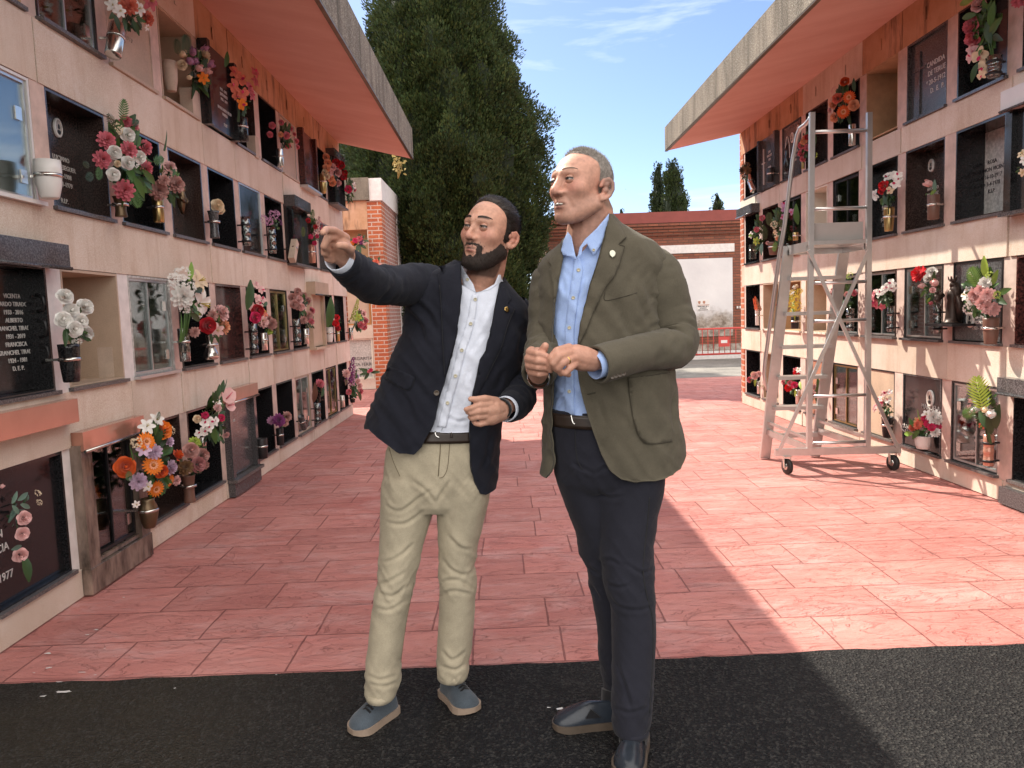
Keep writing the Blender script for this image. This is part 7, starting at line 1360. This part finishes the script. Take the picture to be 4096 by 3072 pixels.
    sl,e=sleeve([(2046,1225,2.54,.050),(2080,1285,2.555,.062),(2088,1380,2.565,.060),(2084,1490,2.55,.056),(2078,1570,2.50,.055),(2058,1618,2.42,.050),(2026,1634,2.35,.043)],mt['navy'],jk,wamp=.007,seed=4.,elbow=.62); cuff(e,mt['white'],root,.92,.018)
    b=MB(); c=onY(2003,1636,2.325); b.lathe([(.031,-.010),(.034,-.008),(.034,.008),(.031,.010)],c,24,0,e[1]); b.build('watch',CL['sock'],root)
    crease([tr],[[(1510,2338),(1560,2325),(1625,2285)],[(1515,2368),(1570,2385),(1640,2335)],[(1530,2250),(1590,2230),(1660,2170)],[(1540,2020),(1600,2045),(1680,1990),(1735,1955)],[(1545,2090),(1620,2095),(1700,2040)],[(1472,2700),(1520,2720),(1590,2700)],[(1478,2735),(1540,2745),(1590,2725)],[(1500,2430),(1560,2440),(1625,2400)],[(1765,2230),(1800,2275),(1850,2300),(1895,2285)],[(1765,2330),(1830,2320),(1898,2360)],[(1760,2385),(1810,2365),(1890,2378)],[(1765,2600),(1810,2640),(1870,2600)],[(1760,2660),(1820,2680),(1868,2650)],[(1748,2010),(1775,1960),(1805,1920)],[(1738,2010),(1700,1960),(1650,1925)],[(1790,2140),(1840,2190),(1890,2200)]],.0042,7)
    crease([o for o in root.children_recursive if o.name.startswith(('jacket','sleeve'))],[[(1622,1240),(1680,1300),(1700,1380)],[(1640,1185),(1720,1260),(1745,1330)],[(1595,1075),(1565,1140),(1545,1205)],[(1540,1095),(1515,1160),(1510,1200)],[(1655,1075),(1645,1140),(1650,1190)],[(1470,1075),(1450,1130)],[(2110,1500),(2080,1560),(2035,1595)],[(2120,1560),(2070,1640)],[(2090,1330),(2080,1400),(2095,1460)],[(1600,1560),(1640,1620),(1660,1690)],[(1960,1740),(1950,1820),(1930,1880)],[(2010,1480),(1990,1560)]],.0055,8)
    crease([sh],[[(1962,1200),(1940,1260),(1905,1330)],[(1850,1500),(1880,1545)],[(1795,1580),(1830,1645)],[(1935,1330),(1890,1400),(1870,1440)],[(1860,1220),(1850,1290)],[(1780,1660),(1830,1685),(1870,1680)],[(1880,1480),(1850,1560)]],.004,6)
    # shoes
    shoe(onZ(1580,2838),onZ(1412,2948),mt['suede'],mt['sole'],root); shoe(onZ(1778,2770),onZ(1900,2856),mt['suede'],mt['sole'],root)
young()
# =============================== older man in olive blazer ===============================
def older():
    g=onZ(2480,2960); root=thing('person',(g[0],g[1],0),'grey-cropped older man in olive blazer, light blue shirt and dark trousers, hands together','person')
    h=Head(onY(2324,740,2.34),50,4,0,1.0,dict(fw=1.04,jw=1.12,gap=.0062,brow=True,chin=.001,cr=.072,nose=1.16,bag=True,ear=(1.0,-.026))); mt=CL
    b=MB(); h.add(b); N=lambda px,py,Y,r:(*onY(px,py,Y),r)
    chain3(b,[(*h.w((0,-.030,-.040)),.060),N(2366,860,2.378,.068),N(2352,985,2.395,.074)]); chain3(b,[N(2352,985,2.40,.068),N(2400,1090,2.40,.10),N(2420,1400,2.40,.11),N(2430,1750,2.39,.10)])
    chain3(b,[N(2400,1060,2.40,.05),N(2600,1110,2.39,.036),N(2670,1240,2.38,.034),N(2700,1380,2.35,.034),N(2560,1412,2.24,.030),N(2385,1444,2.14,.026)])
    chain3(b,[N(2400,1060,2.40,.05),N(2215,1100,2.41,.036),N(2196,1240,2.40,.028),N(2178,1410,2.345,.028),N(2152,1500,2.205,.026)])
    chain3(b,[N(2345,1850,2.41,.06),N(2420,2330,2.435,.032),N(2466,2780,2.445,.026)]); chain3(b,[N(2520,1850,2.38,.08),N(2520,2350,2.32,.045),N(2524,2915,2.23,.030)])
    # right hand (picture left): fist with thumb up
    chain3(b,[N(2152,1500,2.20,.027),N(2143,1468,2.165,.030),N(2138,1440,2.155,.029)]); chain3(b,[N(2160,1490,2.19,.026),N(2158,1455,2.165,.029),N(2150,1425,2.16,.026)])
    for f in ([(2126,1402,2.125,.0125),(2118,1408,2.10,.0115),(2150,1415,2.065,.0105),(2186,1424,2.07,.0088)],
              [(2118,1428,2.125,.0125),(2112,1434,2.098,.0115),(2152,1443,2.062,.0108),(2190,1449,2.070,.0090)],
              [(2120,1456,2.13,.012),(2114,1461,2.103,.011),(2152,1469,2.068,.0102),(2188,1474,2.076,.0085)],
              [(2128,1484,2.14,.0115),(2124,1489,2.113,.0102),(2156,1497,2.080,.0095),(2184,1494,2.088,.008)],
              [(2146,1442,2.135,.0145),(2162,1418,2.105,.0130),(2174,1398,2.085,.0125),(2181,1384,2.078,.0105)]): chain(b,f)
    # left hand: knuckles up, fingers bent down over the other
    chain3(b,[N(2378,1440,2.135,.027),N(2335,1428,2.115,.031),N(2305,1420,2.105,.030)]); chain3(b,[N(2370,1450,2.135,.026),N(2325,1445,2.115,.028),N(2300,1438,2.108,.026)])
    for f in ([(2276,1392,2.095,.0135),(2228,1404,2.06,.0118),(2204,1432,2.055,.0105),(2200,1462,2.065,.0095),(2202,1482,2.075,.0085)],
              [(2282,1410,2.085,.0135),(2234,1426,2.045,.0118),(2214,1452,2.045,.0108),(2226,1478,2.06,.009)],
              [(2292,1430,2.085,.0128),(2252,1450,2.048,.0112),(2232,1472,2.052,.0103),(2244,1494,2.07,.009)],
              [(2302,1452,2.095,.0120),(2278,1474,2.06,.0105),(2262,1492,2.06,.0098),(2274,1498,2.078,.0085)],
              [(2320,1412,2.13,.0135),(2270,1412,2.125,.012),(2232,1428,2.115,.0105)]): chain(b,f)
    skin_body(b,h,root,SKIN,paint_factory(h,'older'))
    h.eyes(root,(.12,1,.06),iris('grey_iris',(.06,.055,.05)),MT['skin_plain'],12,11)
    gh=M('cropped_grey_hair',(.20,.175,.155),.7,var=.35,vs=90,local=True,bump=.9,bs=700,col2=(.30,.27,.24))
    HT=[(.102,.074),(.094,.066),(.086,.050),(.074,.024),(.058,.008),(.036,.004),(.012,.005),(-.01,.003),(-.03,-.002),(-.045,-.026),(-.068,-.045),(-.082,-.06)]
    th=lambda P:np.where(hair_mask(P,HT)>0,hair_mask(P,HT)*(.0012+.0045*np.clip((P[:,2]-.055)/.04,0,1)),-.004)-.0006
    h.shell('hair',th,gh,root,.0016,500)
    # bristles along the crown
    tt=th(h.P); rg=np.random.default_rng(5); idx=np.where((hair_mask(h.P,HT)>.04)&(rg.random(len(tt))<hair_mask(h.P,HT)+.1))[0]; sel=rg.choice(idx,7500); vs=[];fs=[]
    for q,i in enumerate(sel):
        d=HD[i]+rg.normal(0,.012,3); d/=np.linalg.norm(d); base=HD[i]*(h.R[i]+max(tt[i],0)-.001)+rg.normal(0,.0012,3); L=(.0022+.0065*np.clip((h.P[i,2]-.045)/.05,0,1))*rg.uniform(.6,1.3); s=np.cross(d,rg.normal(0,1,3)); s/=np.linalg.norm(s); tip=base+(d+np.array([0,.25,.25]))*L
        vs+=[h.w(base-s*.0007),h.w(base+s*.0007),h.w(tip)]; fs.append((3*q,3*q+1,3*q+2))
    o=put('hair_bristles',np_mesh('hair_bristles',np.array(vs),np.array(fs),M('grey_bristle',(.34,.31,.28),.6,var=.3,vs=200,local=True)),root)
    for sg in (-1,1):
        b=MB(); Q=[]
        for t in np.linspace(0,1,9):
            d=np.array([sg*(.012+.038*t),.085-.022*t,.0225+.007*math.sin(math.pi*(.2+.65*t))]); d/=np.linalg.norm(d); r=head_radius(d[None,:],h.o)[0]; Q.append(h.w(d*(r+.0005)))
        b.tube(Q,[[.0008,.0015]]+[[.0010,.0024]]*6+[[.0008,.0014],[.0006,.0007]],8); b.build('eyebrow',M('grey_brown_brow',(.24,.16,.12),.8,var=.3,vs=200,local=True),root)
    b=MB(); Q=[]
    for t in np.linspace(-1,1,9): Q.append(h.w((t*.0165,.0945-.012*t*t,-.0685)))
    b.tube(Q,[.0026]*9,6,flat=None); b.build('teeth',M('teeth',(.66,.62,.55),.3,local=True),root)
    rows=[(845,2272,2440,2.40,.080),(900,2262,2488,2.40,.088),(940,2252,2560,2.40,.098),(970,2244,2622,2.40,.106),(1005,2200,2652,2.40,.115),(1035,2172,2668,2.40,.121),(1070,2156,2670,2.40,.127),(1150,2148,2660,2.40,.136),(1250,2148,2645,2.40,.142),(1350,2150,2645,2.40,.147),(1450,2160,2684,2.40,.15),(1530,2174,2696,2.40,.152),(1660,2174,2714,2.40,.154),(1790,2168,2733,2.40,.155),(1900,2163,2736,2.40,.155)]
    srows=[(r[0],r[1]+(18 if r[0]>1200 else 0),r[2]-(40 if r[0]>1200 else 0),r[3],r[4]) for r in inset(rows,12,.015)]
    hips=[(1630,2192,2650,2.395,.132),(1700,2194,2660,2.395,.134),(1800,2207,2668,2.395,.136),(1860,2217,2667,2.39,.134),(1920,2226,2660,2.39,.118),(1950,2240,2655,2.39,.10)]
    legL=[(1830,2212,2450,2.41,.115),(1927,2227,2450,2.415,.112),(2021,2261,2452,2.42,.104),(2116,2299,2456,2.425,.094),(2205,2317,2470,2.43,.086),(2268,2345,2480,2.43,.080),(2325,2354,2484,2.435,.076),(2401,2370,2490,2.435,.074),(2496,2388,2502,2.44,.072),(2610,2396,2508,2.44,.069),(2718,2413,2515,2.445,.066),(2780,2420,2520,2.445,.064)]
    legR=[(1830,2400,2668,2.385,.118),(1960,2372,2655,2.375,.114),(2053,2381,2629,2.365,.106),(2116,2394,2621,2.355,.100),(2180,2399,2610,2.345,.094),(2281,2408,2612,2.33,.088),(2370,2427,2616,2.32,.084),(2433,2446,2617,2.31,.080),(2528,2448,2622,2.295,.078),(2654,2450,2616,2.27,.074),(2781,2453,2606,2.25,.071),(2880,2452,2598,2.235,.070),(2916,2454,2592,2.23,.070)]
    wf=lambda V: .0006+.0035*np.exp(-((V[:,2]-.52)/.12)**2)+.004*np.exp(-((V[:,2]-.15)/.10)**2)+.003*np.exp(-((V[:,2]-.86)/.06)**2)
    tr=pants([hips,legL,legR],mt['dpants'],root,wf,6.1); bt=bvh_of([tr])
    strip('side_seam',bt,[(2598,1990),(2590,2090),(2578,2200),(2573,2300),(2592,2400),(2610,2480),(2612,2600),(2606,2720),(2598,2850)],.0022,mt['seam'],tr,.0005); strip('fly_seam',bt,[(2300,1700),(2302,1780),(2310,1840),(2330,1880)],.0016,mt['seam'],tr,.0005)
    for r_ in (legL,legR):
        G=[[ringpt((y,*(interp(y,np.array(r_))+np.array([-2,2,0,.003]))),2*math.pi*k/48,.95) for k in range(48)] for y in (r_[-1][0]-20,r_[-1][0]+1)]; grid_shell('hem',G,mt['dpants'],tr,.004,True)
    xol=[(960,2246),(970,2247),(1035,2251),(1120,2235),(1216,2220),(1313,2212),(1398,2212),(1535,2209),(1625,2204),(1734,2205),(1839,2209),(1864,2205),(1893,2188)]
    xor_=[(845,2437),(854,2436),(958,2417),(1066,2386),(1143,2359),(1236,2335),(1293,2320),(1382,2309),(1450,2310),(1517,2318),(1589,2336),(1643,2354),(1705,2375),(1777,2404),(1842,2440),(1875,2484),(1885,2538)]
    jk=jacket(rows,xol,xor_,[(0,854),(.15,858),(.4,862),(.7,900),(.92,945),(1,970)],[(0,1885),(.06,1884),(.12,1878),(.2,1850),(.27,1816),(.5,1800),(.8,1850),(.93,1890),(1,1893)],mt['olive'],root,wamp=.0055,seed=8.)
    pl=[(1035,2305),(1080,2312),(1191,2293),(1311,2277),(1566,2277),(1662,2275)]
    sh=jacket(srows,pl,pl,[(0,1036),(.03,1005),(.07,955),(.2,890),(.5,870),(.85,930),(.95,1000),(1,1036)],[(0,1654),(1,1654)],mt['blue'],root,wamp=.005,seed=9.); sh.name='shirt'; sh.data.name='shirt'; bs=bvh_of([sh])
    patch('placket',bs,[(2296,1036),(2322,1034),(2332,1080),(2312,1192),(2296,1312),(2296,1566),(2297,1660),(2260,1660),(2259,1566),(2260,1312),(2276,1190),(2292,1080)],mt['blue'],sh,.0035,.003,12)
    for x,y in ((2314,1080),(2293,1191),(2277,1311),(2277,1566)): disc('shirt_button',bs,x,y,.0055,mt['button'],sh,.005)
    nk=bvh_tube([(2366,840,2.375,.076),(2352,930,2.38,.083),(2330,1050,2.385,.108)])
    patch('shirt_collar',nk,[(2271,926),(2286,946),(2300,1016),(2306,1040),(2284,1026),(2252,1020),(2244,1000),(2254,962)],mt['blue'],sh,.004,.004,10); patch('shirt_collar',nk,[(2437,852),(2430,919),(2410,968),(2376,1021),(2360,1000),(2348,974),(2330,990),(2327,1014),(2308,1038),(2318,990),(2339,958),(2386,914),(2420,874)],mt['blue'],sh,.004,.004,10); disc('shirt_button',nk,2375,1000,.0045,mt['button'],sh,.006)
    bl=belt(hips,1642,1694,root,mt['belt'],4,.007); bb=bvh_of([bl]); strip('belt_buckle',bb,[(2350,1652),(2315,1652),(2288,1656),(2286,1670),(2292,1690),(2300,1697)],.0026,mt['chrome'],bl,.003)
    bj=bvh_of([jk,sh])
    patch('lapel',bj,[(2437,853),(2472,890),(2506,948),(2476,976),(2498,984),(2479,1051),(2456,1105),(2421,1151),(2379,1236),(2341,1328),(2311,1384),(2322,1293),(2337,1236),(2361,1143),(2388,1066),(2419,958)],mt['olive'],jk,.007,.006,14)
    patch('lapel',bj,[(2247,968),(2224,1004),(2192,1046),(2206,1062),(2196,1076),(2210,1140),(2216,1216),(2222,1212),(2237,1120),(2252,1035)],mt['olive'],jk,.007,.006,12)
    strip('lapel_seam',bj,[(2498,984),(2479,1051),(2456,1105),(2421,1151),(2379,1236),(2341,1328),(2312,1384)],.0010,mt['oseam'],jk,.0062); strip('notch_seam',bj,[(2506,948),(2476,976),(2498,984)],.0010,mt['oseam'],jk,.008)
    patch('patch_pocket',bj,[(2513,1510),(2600,1500),(2679,1488),(2690,1765),(2629,1774),(2585,1774),(2556,1745),(2535,1680),(2520,1589)],mt['olive'],jk,.004,.004,16); strip('pocket_seam',bj,[(2513,1512),(2520,1589),(2535,1680),(2556,1745),(2585,1775),(2629,1775),(2690,1766)],.0010,mt['oseam'],jk,.003); strip('pocket_seam',bj,[(2513,1512),(2600,1502),(2679,1490)],.0014,mt['oseam'],jk,.003)
    strip('pocket_seam',bj,[(2420,1170),(2421,1201),(2486,1189),(2548,1171)],.0012,mt['oseam'],jk,.001); strip('buttonhole',bj,[(2349,1577),(2382,1570)],.0022,mt['oseam'],jk,.001)
    patch('pin',bj,[(2442,1003),(2449,1000),(2456,1002),(2463,1010),(2461,1022),(2450,1031),(2440,1020),(2438,1010)],M('pale_enamel',(.62,.62,.50),.3,metal=.4,var=.05),jk,.013,.005,5)
    sl,e=sleeve([(2596,1035,2.40,.046),(2626,1078,2.385,.064),(2648,1143,2.38,.072),(2670,1240,2.385,.073),(2696,1330,2.37,.070),(2694,1385,2.33,.062),(2640,1400,2.28,.056),(2564,1410,2.235,.053),(2470,1436,2.175,.053),(2388,1460,2.135,.055)],mt['olive'],jk,wamp=.007,seed=7.,elbow=.55); cuff(e,mt['blue'],root,.70,.012)
    bq=bvh_of([sl])
    for x,y in ((2450,1508),(2464,1504),(2480,1500),(2495,1495)): disc('cuff_button',bq,x,y,.0065,mt['dbutton'],sl,.004)
    sl,e=sleeve([(2224,1075,2.40,.040),(2204,1125,2.405,.060),(2196,1220,2.405,.063),(2188,1330,2.39,.060),(2176,1420,2.34,.056),(2158,1480,2.255,.050),(2150,1500,2.225,.046)],mt['olive'],jk,wamp=.006,seed=3.,elbow=.7)
    b=MB(); c=onY(2155,1508,2.20); b.lathe([(.030,-.010),(.033,-.008),(.033,.008),(.030,.010)],c,24,0,np.array(e[1])); b.build('watch',mt['chrome'],root)
    b=MB(); c=onY(2266,1443,2.062); ax=onY(2252,1450,2.048)-onY(2292,1430,2.085); b.lathe([(.0122,-.002),(.0135,-.0015),(.0135,.0015),(.0122,.002)],c,20,0,ax); b.build('wedding_ring',mt['gold'],root)
    for f in ((2462,2780,2.42,2455,2850,2.40),(2530,2916,2.235,2532,2990,2.22)): MB().tube([onY(f[0],f[1]-20,f[2]),onY(f[3],f[4],f[5])],[.046,.040],16).build('sock',mt['sock'],root)
    crease([tr],[[(2390,2250),(2440,2240),(2480,2262)],[(2432,2380),(2480,2430),(2560,2440),(2612,2420)],[(2418,2330),(2470,2350),(2520,2340)],[(2350,2268),(2400,2300)],[(2385,1960),(2430,1990),(2500,1985)],[(2465,2650),(2500,2750),(2530,2850)],[(2372,1895),(2330,1872),(2285,1850)],[(2500,2250),(2560,2290),(2608,2280)],[(2455,2830),(2520,2850),(2590,2830)],[(2380,1900),(2420,1870),(2480,1860)],[(2365,2340),(2400,2400)]],.0045,7)
    crease([o for o in root.children_recursive if o.name.startswith(('jacket','sleeve'))],[[(2600,1312),(2660,1290),(2735,1300)],[(2612,1338),(2680,1352),(2755,1335)],[(2640,1100),(2690,1130)],[(2600,1180),(2660,1200),(2730,1190)],[(2545,1120),(2562,1200),(2592,1290)],[(2480,1240),(2520,1330),(2570,1345)],[(2395,1600),(2425,1700)],[(2560,1390),(2620,1420),(2680,1400)],[(2480,1400),(2520,1460)],[(2700,1560),(2690,1650),(2705,1740)],[(2125,1180),(2160,1200)],[(2120,1290),(2165,1310)],[(2115,1360),(2160,1350)],[(2180,1580),(2185,1700),(2180,1800)],[(2440,1420),(2450,1480)]],.006,8)
    crease([sh],[[(2250,1100),(2262,1200)],[(2225,1590),(2260,1570)],[(2230,1640),(2250,1600),(2285,1580)],[(2320,1600),(2305,1650)],[(2340,1100),(2320,1180)]],.004,6)
    shoe(onZ(2478,2893),onZ(2212,2915),mt['leath'],mt['brsole'],root,1.0,'slip'); shoe(onZ(2556,2945),onZ(2512,3128),mt['leath'],mt['brsole'],root,1.02,'slip')
older()
